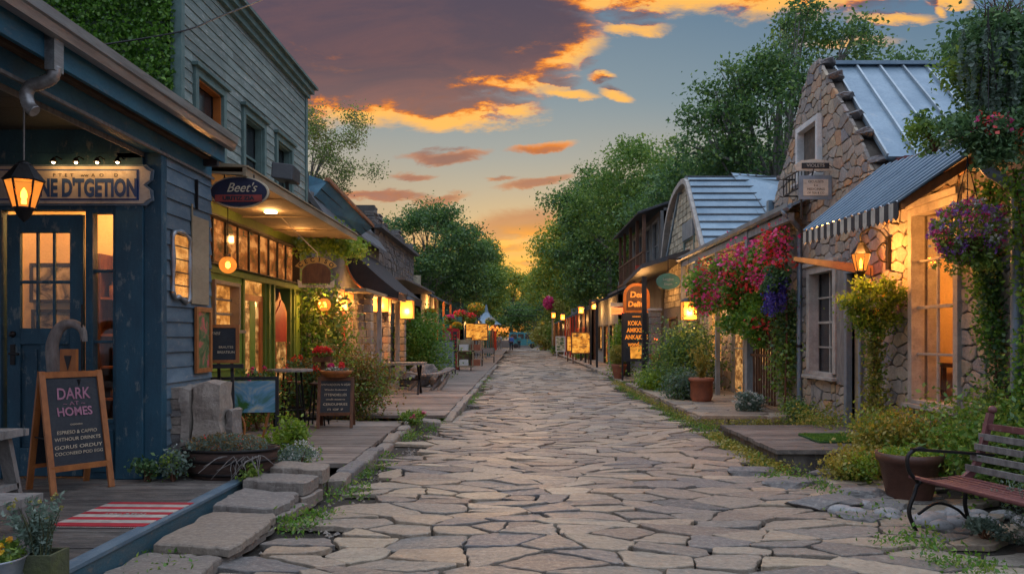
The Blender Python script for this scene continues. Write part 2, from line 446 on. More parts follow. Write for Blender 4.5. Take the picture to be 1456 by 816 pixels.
M['black'] = mat('black_paint', (.02, .02, .022), .6, isl=.05, bump=.15)
M['orangewood'] = mat('varnished_orange_wood', (.36, .13, .035), .5, (.22, .075, .02), 5, (3, 3, 1), None, 0, .12, .25, 50)
M['brownwood'] = mat('brown_wood', (.13, .055, .025), .6, (.07, .03, .015), 5, (3, 3, 1), None, 0, .15, .35, 50)
M['chalk'] = mat('chalkboard', (.012, .018, .026), .65, (.03, .036, .042), 3, isl=.02, bump=.1)
M['chalkgrey'] = mat('grey_chalkboard', (.16, .2, .21), .7, (.11, .14, .15), 3, isl=.02, bump=.1)
M['pink'] = mat('pink_chalk', (.42, .2, .27), .9, isl=.05, bump=0)
M['cream'] = mat('cream_paint', (.62, .52, .36), .75, isl=.05, bump=.1)
M['white'] = mat('white_paint', (.62, .62, .6), .7, (.45, .45, .44), 6, (1, 1, 1), (.25, .23, .2), .4, .05, .2)
M['bluepaint'] = mat('letter_blue', (.02, .07, .22), .6, isl=.05, bump=.1)
M['signboard'] = mat('old_sign_board', (.50, .46, .38), .7, (.3, .29, .26), 4, (1, 1, 1), (.2, .16, .12), .5, .03, .2)
M['greengrey'] = mat('grey_green_siding', (.22, .265, .24), .8, (.13, .17, .155), 3.5, (1, .6, 3), (.42, .43, .39), .85, .22, .5, 45)
M['greentrim'] = mat('grey_green_trim', (.12, .19, .175), .75, (.08, .13, .12), 4, wear=(.22, .25, .22), wearamt=.4)
M['shopgreen'] = mat('olive_green_paint', (.12, .17, .02), .6, (.07, .11, .015), 3, wear=(.2, .2, .06), wearamt=.3)
M['shopgreen2'] = mat('bright_green_paint', (.19, .28, .03), .6, (.13, .2, .02), 3)
M['soffit'] = mat('tan_soffit', (.34, .26, .16), .8, (.2, .15, .09), 2, (1, .4, 1), (.12, .09, .06), .4, .12, .3)
M['darkframe'] = mat('dark_window_frame', (.035, .03, .022), .6, isl=.1)
M['oranged'] = mat('orange_door_paint', (.45, .13, .02), .55, (.3, .08, .015), 4)
M['redd'] = mat('red_paint', (.42, .045, .02), .55, (.28, .03, .015), 4)
M['brightred'] = mat('bright_red_paint', (.5, .02, .025), .5, isl=.03)
M['corr'] = mat('grey_corrugated_panel', (.15, .15, .145), .6, (.09, .085, .08), 2, (1, 1, .4), (.13, .08, .05), .4, .1, .2, metal=.2)
M['roofblue'] = mat('blue_grey_metal_roof', (.22, .30, .36), .45, (.14, .21, .27), 1.6, (1, 1, 1), (.3, .33, .34), .4, .06, .2, 25, metal=.35)
M['roofseam'] = mat('metal_roof_seam', (.36, .42, .45), .4, (.25, .3, .33), 3, metal=.35, bump=.1)
M['awnmetal'] = mat('corrugated_awning_metal', (.42, .46, .52), .42, (.28, .32, .38), 2, (1, 1, 1), (.2, .13, .09), .3, .06, .15, metal=.5)
M['slate'] = mat('grey_slate', (.11, .115, .12), .7, (.06, .065, .07), 4, isl=.35, bump=.5)
M['darkroof'] = mat('dark_roof_felt', (.05, .055, .065), .6, (.03, .035, .04), 3, isl=.15)
M['trimstone'] = mat('pale_window_trim', (.42, .38, .33), .7, (.28, .25, .22), 5, (1, 1, 1), (.2, .17, .14), .45, .08, .3)
M['shingle'] = mat('cream_shingles', (.52, .45, .31), .8, (.26, .23, .17), 4, isl=.22, wear=(.17, .14, .1), wearamt=.5)
M['teal'] = mat('teal_paint', (.02, .12, .12), .6, isl=.03)
M['terra'] = mat('terracotta', (.30, .10, .05), .8, (.2, .07, .04), 6)
M['brownpot'] = mat('brown_glazed_pot', (.10, .045, .03), .45, (.07, .03, .02), 5, bump=.2)
M['barrel'] = mat('barrel_staves', (.09, .05, .035), .7, (.04, .025, .02), 5, (2, 2, 6), None, 0, .3, .6)
M['zinc'] = mat('galvanised_zinc', (.34, .36, .38), .4, (.22, .24, .26), 8, metal=.7, bump=.15)
M['maroon'] = mat('maroon_bench_paint', (.17, .065, .06), .5, (.1, .03, .035), 7, (1, 1, 1), (.22, .16, .15), .55, .15, .3)
M['soil'] = mat('dark_soil', (.03, .022, .015), .95, bump=.6)
M['moss'] = mat('moss', (.06, .065, .035), .95, (.08, .09, .03), 9, bump=.8)
M['matred'] = mat('red_mat_stripe', (.42, .02, .03), .9, (.3, .015, .025), 12, bump=.5)
M['matcream'] = mat('cream_mat_stripe', (.45, .40, .34), .9, (.3, .27, .23), 12, bump=.5)
M['matgreen'] = mat('green_turf_mat', (.03, .10, .02), .95, (.02, .06, .015), 14, bump=.8)
M['plaster'] = mat('warm_room_plaster', (.60, .44, .24), .85, (.5, .36, .2), 2)
M['blackcloth'] = mat('black_awning_cloth', (.016, .013, .013), .8, (.03, .022, .02), 3)
M['copper'] = mat('copper_edge', (.5, .22, .12), .4, (.3, .14, .09), 5, metal=.5)
M['greyplank'] = mat('grey_painted_posts', (.27, .29, .29), .75, (.17, .18, .18), 4, (3, 3, 1), (.3, .26, .2), .5, .12, .35)
M['gravel'] = mat('dark_gravel', (.075, .062, .048), .95, (.045, .038, .03), 4, bump=1, bscale=60, bdist=.03, isl=0)
M['stonewall'] = stonemat('house_stone', [(.36, .31, .25), (.26, .22, .19), (.42, .34, .24), (.30, .27, .25), (.46, .34, .2), (.20, .18, .165), (.34, .30, .26), (.5, .27, .12), (.19, .20, .22), (.38, .32, .25)])
M['mortar'] = mat('sandy_mortar', (.13, .11, .09), .95, (.09, .075, .06), 8, bump=.9, isl=0)
M['flag'] = stonemat('street_flagstone', [(.32, .25, .175), (.17, .145, .12), (.40, .31, .205), (.26, .21, .16), (.145, .14, .135), (.37, .265, .17), (.31, .255, .19), (.22, .16, .115), (.20, .18, .15), (.43, .345, .24), (.13, .115, .10)], 1.1, .62, 2.6)
M['ledge'] = stonemat('ledge_stone', [(.24, .205, .17), (.30, .25, .2), (.19, .17, .15), (.27, .215, .16), (.17, .16, .15)], .9, .85, 2.6)
M['pebble'] = stonemat('river_stone', [(.22, .23, .25), (.3, .29, .28), (.17, .19, .21)], .3, .7)
M['greystone'] = stonemat('grey_parapet_stone', [(.16, .15, .145), (.12, .115, .11), (.2, .18, .16), (.14, .13, .13)], .8, .85)
M['glass'] = glass()
M['darkglass'] = mat('dark_window_glass', (.012, .016, .02), .2, (.03, .035, .04), 3, bump=.02, spec=1., isl=.1)
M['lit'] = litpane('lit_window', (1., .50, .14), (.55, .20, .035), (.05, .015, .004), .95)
M['litdim'] = litpane('dim_lit_window', (.8, .42, .14), (.3, .12, .03), (.025, .012, .005), .8, 4)
M['litred'] = litpane('red_lit_window', (.85, .32, .08), (.32, .085, .018), (.03, .03, .01), .75, 2.4)
M['bulb'] = emis('lit_bulb', (1., .72, .35), 30)
M['lamppane'] = glowglass('amber_lamp_pane', (1., .34, .05), 1.25)
M['lampshade'] = emis('glowing_shade', (1., .33, .045), 1.15, .45, 12)
M['orangelit'] = emis('lit_orange_sign', (1., .3, .03), .8, .4, 6)
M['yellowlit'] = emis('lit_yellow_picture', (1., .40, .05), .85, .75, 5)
M['neon'] = emis('red_orange_neon', (1., .12, .03), 3)
G = {}
G['oak'] = leafmat('oak_leaves', (0.064, 0.139, 0.031), (0.126, 0.231, 0.046), .3, (0.250, 0.340, 0.079))
G['dark'] = leafmat('dark_leaves', (0.037, 0.097, 0.036), (0.078, 0.156, 0.055), .25, (0.154, 0.257, 0.076))
G['mid'] = leafmat('mid_green_leaves', (0.084, 0.168, 0.029), (0.167, 0.264, 0.042), .35, (0.334, 0.408, 0.064))
G['pale'] = leafmat('pale_feathery_leaves', (0.09, 0.12, 0.045), (0.165, 0.18, 0.075), .4, (0.3, 0.27, 0.135))
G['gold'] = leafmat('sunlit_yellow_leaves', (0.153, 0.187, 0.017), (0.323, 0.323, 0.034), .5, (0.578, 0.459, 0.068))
G['lime'] = leafmat('lime_leaves', (0.096, 0.18, 0.014), (0.18, 0.288, 0.024), .4, (0.312, 0.396, 0.048))
G['yellow'] = leafmat('yellow_green_leaves', (0.144, 0.156, 0.024), (0.288, 0.264, 0.042), .4, (0.504, 0.432, 0.12))
G['grey'] = leafmat('grey_green_leaves', (0.078, 0.13, 0.091), (0.143, 0.208, 0.156), .3, (0.26, 0.325, 0.26))
G['ivy'] = leafmat('ivy_leaves', (0.048, 0.136, 0.016), (0.104, 0.24, 0.029), .35, (0.208, 0.352, 0.048))
G['rust'] = leafmat('rust_tinted_leaves', (0.09, 0.09, 0.018), (0.195, 0.112, 0.03), .3, (0.36, 0.195, 0.045))
def fl(name, a, b, c): return leafmat(name, a, b, .3, c)
G['fpink'] = fl('pink_petals', (.62, .02, .12), (.8, .05, .2), (.88, .2, .42))
G['fred'] = fl('red_petals', (.6, .015, .02), (.78, .04, .04), (.88, .14, .08))
G['fpurple'] = fl('purple_petals', (.18, .05, .32), (.32, .1, .42), (.55, .3, .6))
G['fblue'] = fl('violet_blue_petals', (.05, .04, .24), (.09, .06, .36), (.2, .15, .5))
G['fwhite'] = fl('white_petals', (.4, .42, .38), (.55, .57, .5), (.7, .7, .65))
G['fyel'] = fl('orange_yellow_petals', (.65, .2, .01), (.75, .4, .02), (.85, .6, .04))

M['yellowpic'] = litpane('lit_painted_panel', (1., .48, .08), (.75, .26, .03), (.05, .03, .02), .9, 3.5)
EXPO=0.15; SKYK=.93; DOME_BOOST=2.6; NISH=.05; LAMP=2.6
# ---------- camera, light, sky ----------
cam = bpy.data.cameras.new('camera'); co = bpy.data.objects.new('camera', cam); COL.objects.link(co); sc.camera = co
co.location = (0, 0, H); co.rotation_euler = (R(90), 0, 0)
cam.sensor_width = 36; cam.lens = 36*F_/1456; cam.shift_x = -(CX-728)/1456; cam.shift_y = (CY-408)/1456
cam.clip_start = .1; cam.clip_end = 3000
sc.view_settings.view_transform = 'Standard'; sc.view_settings.look = 'None'; sc.view_settings.gamma = 1; sc.view_settings.exposure = EXPO
sc.cycles.use_denoising = True; sc.cycles.max_bounces = 6; sc.cycles.diffuse_bounces = 3; sc.cycles.glossy_bounces = 3
sc.cycles.transparent_max_bounces = 12; sc.cycles.transmission_bounces = 4; sc.cycles.sample_clamp_indirect = 4
sc.cycles.use_adaptive_sampling = True; sc.cycles.adaptive_threshold = .02
SUN_EL, SUN_AZ = R(5.5), R(0)            # the sun stands low at the far end of the street (+Y)
sl = bpy.data.lights.new('sun', 'SUN'); sl.energy = 2.0; sl.angle = R(3); sl.color = (1, .56, .26)
so = bpy.data.objects.new('sun', sl); COL.objects.link(so); so.rotation_euler = (R(90)+SUN_EL-R(2*5.5), 0, R(180)+R(0))
so.rotation_euler = Vector((0, math.cos(SUN_EL), math.sin(SUN_EL))).to_track_quat('Z', 'Y').to_euler()
w = bpy.data.worlds.new('World'); sc.world = w; w.use_nodes = True; nt = w.node_tree; N = NT(nt)
w.cycles.sampling_method = 'MANUAL'; w.cycles.sample_map_resolution = 1024
# cloud density in the sky's own direction coordinates: U = tan(azimuth), V = height / forward
cg = bpy.data.node_groups.new('cloud_density', 'ShaderNodeTree')
cg.interface.new_socket('U', in_out='INPUT', socket_type='NodeSocketFloat'); cg.interface.new_socket('V', in_out='INPUT', socket_type='NodeSocketFloat')
cg.interface.new_socket('D', in_out='OUTPUT', socket_type='NodeSocketFloat')
K = NT(cg); gi = K.n('NodeGroupInput'); go = K.n('NodeGroupOutput'); gu, gv = gi.outputs[0], gi.outputs[1]
cb = K.n('ShaderNodeCombineXYZ'); K.put(cb.inputs[0], gu); K.put(cb.inputs[1], K.m('MULTIPLY', gv, 2.6))
n1 = K.noise(cb.outputs[0], 7., 9, .66, .35); n2 = K.noise(K.map(cb.outputs[0], (1, 1, 1), (3.1, 7.7, 0)), 26, 5, .62)
n3 = K.noise(K.map(cb.outputs[0], (1, 1, 1), (9.1, 1.7, 4)), 2.6, 3, .5)
uw = K.m('ADD', gu, K.m('MULTIPLY', K.m('SUBTRACT', n3, .5), .11)); vw = K.m('ADD', gv, K.m('MULTIPLY', K.m('SUBTRACT', n1, .5), .055))
#  cx, cy, rx, ry (photo thousandths), weight, skew
ELL = [(520, 20, 300, 110, 1.25, 0), (610, 95, 190, 70, 1.15, 0), (480, 130, 250, 52, 1.05, 0), (745, 50, 115, 66, 1.15, 0), (700, 112, 110, 44, 1.05, 0), (640, 160, 125, 26, .95, 0), (690, 160, 85, 17, .8, 0), (800, 133, 55, 9, .75, 0),
       (960, -22, 330, 52, 1.1, 0), (900, 42, 60, 9, .55, 0), (1130, 8, 70, 9, .55, 0),
       (763, 211, 52, 9, .8, -.1), (622, 222, 60, 8, .72, -.1), (585, 250, 28, 6, .55, 0), (545, 277, 75, 9, .9, .03), (752, 259, 56, 8, .75, -.12), (634, 284, 34, 8, .68, -.2), (700, 251, 20, 4, .45, 0),
       (735, 322, 72, 27, 1.0, -.12), (700, 350, 80, 9, .6, 0), (863, 107, 22, 6, .62, 0), (884, 131, 22, 10, .6, .35), (775, 372, 60, 8, .7, 0), (690, 368, 50, 7, .65, 0), (738, 392, 90, 9, .75, 0),
       (1270, 22, 62, 7, .42, 0), (1370, 2, 34, 8, .62, 0), (1350, 14, 8, 6, .5, 0), (1215, 60, 60, 6, .22, 0)]
acc = None
for cx, cy, rx, ry, wt, sk in ELL:
    a = K.m('MULTIPLY', K.m('SUBTRACT', uw, (cx-742)/1100), 1100/rx)
    vv = K.m('SUBTRACT', vw, (478-cy)/1100)
    if sk: vv = K.m('ADD', vv, K.m('MULTIPLY', K.m('SUBTRACT', uw, (cx-742)/1100), sk))
    b = K.m('MULTIPLY', vv, 1100/ry)
    d = K.m('MULTIPLY', K.m('SUBTRACT', 1, K.m('ADD', K.m('MULTIPLY', a, a), K.m('MULTIPLY', b, b))), wt)
    acc = d if acc is None else K.m('SMOOTH_MAX', acc, d, .15)
tot = K.m('ADD', acc, K.m('ADD', K.m('MULTIPLY', K.m('SUBTRACT', n1, .5), 1.5), K.m('MULTIPLY', K.m('SUBTRACT', n2, .5), .9)))
K.put(go.inputs[0], tot)
tc = N.n('ShaderNodeTexCoord').outputs['Generated']; sp = N.n('ShaderNodeSeparateXYZ'); N.put(sp.inputs[0], tc); dx, dy, dz = sp.outputs
dyc = N.m('MAXIMUM', dy, .12); u_ = N.m('DIVIDE', dx, dyc); v_ = N.m('DIVIDE', dz, dyc)
def dens(du, dv):
    g = N.n('ShaderNodeGroup'); g.node_tree = cg; N.put(g.inputs[0], N.m('ADD', u_, du)); N.put(g.inputs[1], N.m('ADD', v_, dv)); return g.outputs[0]
D0, D1 = dens(0, 0), dens(.010, -.0155)
cov = N.ss(D0, -.4, .7)
lit = N.m('MULTIPLY', N.m('MULTIPLY', N.ss(N.m('SUBTRACT', D0, D1), -.08, .7), N.ss(D1, 1.0, .0)), N.m('MULTIPLY_ADD', N.m('MULTIPLY', N.ss(v_, .115, .15), N.ss(v_, .27, .23)), -.8, 1.))
edge = N.ss(D0, .9, .1)
lit2 = N.m('ADD', .2, N.m('MULTIPLY', N.ss(v_, .135, .1), .8))
glow = N.m('ADD', N.m('MULTIPLY', lit, 1.0), N.m('MULTIPLY', lit2, edge), None, True)
# clear sky by height and side
base = N.ramp(N.m('MULTIPLY', v_, 2.), [(0, srgb(250, 150, 55)), (.16, srgb(246, 170, 80)), (.22, srgb(222, 170, 108)), (.31, srgb(190, 176, 146)), (.46, srgb(160, 163, 156)), (.62, srgb(130, 147, 156)), (.87, srgb(100, 126, 148)), (1, srgb(88, 114, 140))])
side = N.m('MULTIPLY', N.ss(u_, .06, .55), .55)
base = N.mix(N.m('MULTIPLY', N.ss(N.m('ABSOLUTE', N.m('ADD', u_, .02)), .03, .22), N.m('MULTIPLY', N.ss(v_, .3, .1), .8)), base, srgb(196, 166, 128))
base = N.mix(side, base, N.mix(1., base, (.74, .86, .98), 'MULTIPLY'))
cdark = N.ramp(N.m('MULTIPLY', v_, 2.), [(.25, srgb(150, 112, 104)), (.5, srgb(128, 102, 98)), (.72, srgb(92, 76, 86)), (.95, srgb(76, 70, 88))])
nb = N.n('ShaderNodeCombineXYZ'); N.put(nb.inputs[0], u_); N.put(nb.inputs[1], N.m('MULTIPLY', v_, 3))
cdark = N.mix(N.ss(N.noise(nb.outputs[0], 4.5, 8, .65, .7), .36, .66), cdark, N.mix(1., cdark, (1.5, 1.18, 1.0), 'MULTIPLY'))
clit = N.ramp(glow, [(0, srgb(140, 92, 74)), (.35, srgb(196, 108, 48)), (.7, srgb(240, 140, 50)), (1, srgb(255, 188, 92))])
inner = N.m('MULTIPLY', N.m('MULTIPLY', N.ss(N.noise(nb.outputs[0], 11, 7, .65, .6), .52, .72), N.ss(D0, 1.7, .3)), N.ss(v_, .48, .3))
glow = N.m('ADD', glow, N.m('MULTIPLY', inner, .45), None, True)
cloud = N.mix(N.ss(glow, .02, .75), cdark, clit)
front_sky = N.mix(cov, base, cloud)
sunglow = N.m('EXPONENT', N.m('MULTIPLY', N.m('ADD', N.m('POWER', N.m('MULTIPLY', u_, 7.), 2.), N.m('POWER', N.m('MULTIPLY', N.m('SUBTRACT', v_, .085), 13.), 2.)), -1.))
front_sky = N.mix(N.m('MULTIPLY', sunglow, .6), front_sky, srgb(255, 186, 74))
# unseen rest of the dome: dusk blue, boosted overhead to brighten the street
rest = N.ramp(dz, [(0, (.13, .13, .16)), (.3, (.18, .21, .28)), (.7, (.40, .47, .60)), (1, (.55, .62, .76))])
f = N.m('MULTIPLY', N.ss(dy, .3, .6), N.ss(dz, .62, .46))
skyc = N.mix(f, N.mix(1., rest, (DOME_BOOST,)*3, 'MULTIPLY'), front_sky)
sk = N.n('ShaderNodeTexSky', sky_type='NISHITA'); sk.sun_disc = False; sk.sun_elevation = SUN_EL; sk.sun_rotation = SUN_AZ
bg1 = N.n('ShaderNodeBackground'); N.L.new(sk.outputs[0], bg1.inputs[0]); bg1.inputs[1].default_value = .05*NISH
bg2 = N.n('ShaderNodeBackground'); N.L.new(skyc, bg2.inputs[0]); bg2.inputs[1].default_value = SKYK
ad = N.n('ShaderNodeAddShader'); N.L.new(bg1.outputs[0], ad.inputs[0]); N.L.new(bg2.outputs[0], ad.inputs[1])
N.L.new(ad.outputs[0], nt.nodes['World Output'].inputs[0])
def lamp(p, energy, col=(1, .47, .14), r=.05, parent=None, name='lamp_light'):
    l = bpy.data.lights.new(name, 'POINT'); l.energy = energy*LAMP; l.color = col; l.shadow_soft_size = r
    o = bpy.data.objects.new(name, l); COL.objects.link(o)
    if parent: o.parent = parent; o.location = Vector(p)-worldloc(parent)
    else: o.location = p
    return o
# ---------- ground ----------
def hgt(x, y):          # gentle unevenness of the street
    return .018*math.sin(x*1.3+y*.35)+.014*math.sin(x*2.9-y*1.1+1)+.01*math.sin(y*2.3+x)
g = MB()
xs = [-400, -60, -20, -8]+[-6+.5*i for i in range(29)]+[12, 25, 60, 400]; ys = [-60, -10, 0]+[2+.6*i for i in range(60)]+[45, 60, 80, 100, 140, 400, 1500]
vs = [(x, y, (hgt(x, y)-.035) if -6 < x < 8 and 1 < y < 38 else -.05) for y in ys for x in xs]; n = len(xs)
g.add(vs, [(j*n+i, j*n+i+1, (j+1)*n+i+1, (j+1)*n+i) for j in range(len(ys)-1) for i in range(n-1)], 0, True)
struct(g.build('ground', M['gravel'], recalc=False))
st = MB(); rr = random.Random(5)
def lx(y): return -2.35 if y < 6 else (-1.72 if y < 12 else (-1.5 if y < 17 else -1.3))
def rx(y): return 7.2 if y < 6.3 else (4.4 if y < 8.6 else (3.0 if y < 24 else 3.35))
for (y0, y1, s, step, seed) in ((3.6, 16, .325, .065, 3), (16, 34, .37, .14, 4), (34, 60, .55, 0, 5), (60, 112, 1.1, 0, 6)):
    for c in cells([(-3, y0), (7.4, y0), (7.4, y1), (-3, y1)], s*1.30, s*.72, .49, True, .24, seed):
        cx = sum(a for a, _ in c)/len(c); cy = sum(b for _, b in c)/len(c)
        if cx < lx(cy)+rr.uniform(-.1, .25) or cx > rx(cy)-rr.uniform(0, .3): continue
        if cy < 6.3 and cx > 3.2 and rr.random() < .25: continue
        gp = rr.uniform(.005, .018) if y0 < 16 else rr.uniform(.010, .024)
        if cx < lx(cy)+.7 and rr.random() < .3: gp += .03
        fn = lambda a, b, q: Vector((a, b, q+hgt(a, b)))
        stone(st, c, gp, step, .015 if step else 0, fn, .024, .008, rr, .05)
struct(st.build('street', M['flag'], recalc=True))
# loose gravel and moss in the joints (one mass)
bm = MB()
rp = random.Random(8)
for i in range(2600):
    y = 3.7+rp.random()**1.6*16; x = rp.uniform(-2.5, 4.2) if rp.random() < .35 else rp.choice([rp.gauss(lx(y)+.15, .22), rp.gauss(3.1, .22)])
    r = rp.uniform(.008, .026)
    z = hgt(x, y)-.02; q = [(x+math.cos(t*1.257+i)*r*rp.uniform(.7, 1.2), y+math.sin(t*1.257+i)*r*rp.uniform(.7, 1.2), z) for t in range(5)]
    bm.add(q+[(x, y, z+r*.9)], [(t, (t+1) % 5, 5) for t in range(5)])
o = bm.build('loose_gravel', M['ledge'], recalc=False); o['kind'] = 'stuff'
def tuft(name_sets):
    pass
pts = []
for i in range(150):
    y = 5+rp.random()**1.3*24; side_ = rp.random()
    x = lx(y)-.05+rp.gauss(0, .1) if side_ < .45 else (3.05 if y < 24 else 3.45)+rp.gauss(0, .09)
    c = np.array((x, y, .04+hgt(x, y)))
    pts.append(c+rng.normal(size=(70, 3))*np.array([.09, .12, .035]))
pts = np.concatenate(pts); pts[:, 2] = np.abs(pts[:, 2])
o = leafmesh('weeds', [(pts[::2], .045, .35, .2, -1.2, 0), (pts[1::2], .04, .6, .6, -.3, 1)], [G['mid'], G['ivy']]); o['kind'] = 'stuff'
# left boardwalks
def boards(mb, x0, x1, y0, y1, z0, z1, along='x', w=.19, rr=rr, m=0, gap=.006, wob=.004):
    a = y0 if along == 'x' else x0; end = y1 if along == 'x' else x1
    while a < end-.02:
        b = min(a+w*rr.uniform(.85, 1.15), end); dz = rr.uniform(-wob, wob); e = rr.uniform(-.015, .015)
        if along == 'x': mb.box(x0+e, x1+e, a, b-gap, z0, z1+dz, m)
        else: mb.box(a, b-gap, y0+e, y1+e, z0, z1+dz, m)
        a = b
mb = MB(); boards(mb, -4.75, -2.02, 8.9, 13.35, .09, .14)
struct(mb.build('boardwalk', M['decky']))
mb = MB(); boards(mb, -4.75, -1.42, 14.3, 62, .09, .14, w=.24)
boards(mb, -4.3, -1.6, 62, 90, .08, .13, w=.9)
struct(mb.build('boardwalk', M['decky']))
mb = MB(); rs = random.Random(4)
def kerbline(mb, x, y0, y1, z, w=.2, lo=.3, hi=.8, xj=.03):
    y = y0
    while y < y1:
        L = rs.uniform(lo, hi)
        stone(mb, [(x-w/2, y), (x+w/2, y), (x+w/2, y+L), (x-w/2, y+L)], .01, .12, .015, lambda a, b, q: Vector((a+rs.uniform(-.004, .004), b, q-.02)), z, .03, rs, .06)
        y += L
kerbline(mb, -1.93, 8.0, 13.5, .13); kerbline(mb, -1.36, 14.2, 40, .13, lo=.5, hi=1.1)
for x in np.arange(-4.4, -1.9, .5): stone(mb, [(x, 13.4), (x+.48, 13.4), (x+.48, 13.75), (x, 13.75)], .01, .1, .02, lambda a, b, q: Vector((a, b, q-.02)), .14, .03, rs, .05)
struct(mb.build('kerb', M['ledge']))
# the near porch deck with its blue edge
mb = MB(); boards(mb, -6.8, -2.74, 3.0, 8.85, .15, .2, w=.21)
struct(mb.build('porch_deck', M['deck']))
mb = MB(); mb.box(-2.74, -2.70, 3.0, 7.95, -.02, .185, 0); mb.box(-2.80, -2.69, 3.0, 7.95, .19, .215, 1)
struct(mb.build('deck_edge', [M['deckface'], M['siding']]))
# right pavements
mb = MB()
for y0, y1, s in ((26, 50, .7), (50, 92, 1.4)):
    for c in cells([(3.45, y0), (5.6, y0), (5.6, y1), (3.45, y1)], s, s*.8, .3, True, .05, 7): stone(mb, c, .012, .2, .008, lambda a, b, q: Vector((a-(b-26)*.012, b, q+.1)), .02, .02, rr, .01)
mb.box(3.5, 5.6, 26.05, 50, -.02, .1); kerbline(mb, 3.42, 26, 48, .13, lo=.6, hi=1.2)
struct(mb.build('pavement', M['flag']))
mb = MB(); mb.box(3.2, 5.3, 13.68, 23.4, -.02, .165)
for c in cells([(3.14, 13.6), (5.3, 13.6), (5.3, 23.5), (3.14, 23.5)], 1.1, .55, .3, True, .1, 9): stone(mb, c, .01, .15, .01, lambda a, b, q: Vector((a, b, q+.165)), .035, .02, rr, .01)
for y in np.arange(13.7, 23.2, .7): stone(mb, [(y, 0), (y+.69, 0), (y+.69, .16), (y, .16)], .008, .1, .012, lambda a, b, q: Vector((3.2-q, a, b)), .05, .02, rr, .05)
for x in np.arange(3.1, 5.2, .55): stone(mb, [(x, 0), (x+.54, 0), (x+.54, .17), (x, .17)], .008, .1, .012, lambda a, b, q: Vector((a, 13.68-q, b)), .06, .02, rr, .05)
struct(mb.build('porch_step', M['flag']))
mb = MB(); boards(mb, 3.02, 4.75, 9.2, 11.8, .20, .25, along='y', w=.24) if False else boards(mb, 3.02, 4.8, 9.2, 11.8, .20, .25, w=.29)
mb.box(3.06, 4.7, 9.26, 11.74, -.02, .2)
struct(mb.build('entrance_deck', M['deck']))
# ---------- shared pieces ----------
def window(parent, pl, u0, u1, z0, z1, cols=2, rows=2, fr='trimstone', pane='lit', fw=.07, d=.02, bar=.022, sill=True, name='window', back=-.05, head=0):
    """frame proud of the wall by d, glazing bars and a pane set back"""
    mb = MB(); m = 0
    mb.pb(pl, u0-fw, u0+.005, z0, z1+fw, -.1, d+.02); mb.pb(pl, u1-.005, u1+fw, z0, z1+fw, -.1, d+.02)
    mb.pb(pl, u0, u1, z1-.005, z1+fw, -.1, d+.018); mb.pb(pl, u0, u1, z0-fw*.5, z0+.005, -.1, d+.018)
    for i in range(1, cols):
        u = u0+(u1-u0)*i/cols; mb.pb(pl, u-bar/2, u+bar/2, z0, z1, back, back+.03)
    for i in range(1, rows):
        z = z0+(z1-z0)*i/rows; b = bar*1.4 if i == rows//2 else bar; mb.pb(pl, u0, u1, z-b/2, z+b/2, back-.002, back+.032)
    if head: mb.pb(pl, u0-fw-.05, u1+fw+.05, z1+fw, z1+fw+head, -.02, d+.07)
    o = mb.build(name, M[fr], parent, bevel=.004)
    pm = MB(); pm.pb(pl, u0, u1, z0, z1, back-.03, back-.004); pm.build('pane', M[pane], o)
    if sill:
        s = MB(); s.pb(pl, u0-fw-.04, u1+fw+.04, z0-fw*.5-.05, z0-fw*.5, -.02, d+.09); s.build('sill', M[fr], o, bevel=.006)
    return o
def seamroof(mb, a, b, c, d, n, seam=.03, t=.05, m=0, ms=1, w=.025):
    """a-b eave, d-c ridge; n seams run eave to ridge"""
    a, b, c, d = map(Vector, (a, b, c, d)); nn = (b-a).cross(d-a).normalized()
    if nn.z < 0: nn = -nn
    mb.hexa([a-nn*t, b-nn*t, c-nn*t, d-nn*t, a, b, c, d], m)
    for i in range(n+1):
        f = i/n; p, q = a.lerp(b, f), d.lerp(c, f); mb.bar(p+nn*seam*.5, q+nn*seam*.5, w, seam, ms, nn)
def corrug(mb, a, b, c, d, n, amp=.012, m=0, t=.004):
    a, b, c, d = map(Vector, (a, b, c, d)); nn = (b-a).cross(d-a).normalized()
    if nn.z < 0: nn = -nn
    k = n*6; vs = []
    for i in range(k+1):
        f = i/k; o = nn*amp*math.sin(i/6*2*math.pi); vs += [a.lerp(b, f)+o, d.lerp(c, f)+o]
    mb.add(vs, [(2*i, 2*i+2, 2*i+3, 2*i+1) for i in range(k)], m, True)

# ---------- blue corner shop ----------
B = thing('corner_shop', 'blue timber corner shop with a deep porch, glazed door and weathered grey blue siding', 'shop', (-3.57, 7.6, .2))
WX = left(-3.57); DW = front(7.6)
mb = MB(); siding(mb, WX, 7.72, 8.86, .2, 3.6, .155, t=.022); mb.pb(WX, 7.62, 8.86, .2, 3.6, -.12, -.001)
mb.build('side_wall', M['siding'], B)
mb = MB(); mb.pb(WX, 7.60, 7.72, .2, 3.45, -.14, .03); mb.pb(DW, -3.98, -3.71, .2, 3.35, -.06, .03)
mb.build('corner_post', M['blue'], B, bevel=.006)
dl, dr = -5.08, -4.33; top = 2.80                                  # door leaf
mb = MB()
for r in [(-8, -6.2, .2, 3.35), (-5.22, -5.12, .2, 2.84), (-4.29, -4.25, .2, 2.84), (-3.98, -3.56, .2, 3.4), (-8, -3.56, 2.84, 3.4), (-6.2, -5.22, .2, .95), (-4.25, -3.98, .2, .75), (-8, -3.56, 3.4, 4.0)]:
    mb.pb(DW, r[0], r[1], r[2], r[3], -.12, -.004)
mb.pb(DW, -6.3, -5.24, .25, .9, -.004, .012); mb.pb(DW, -4.22, -4.01, .27, .68, -.004, .012)
mb.build('front_wall', M['blue'], B, bevel=.004)
mb = MB()
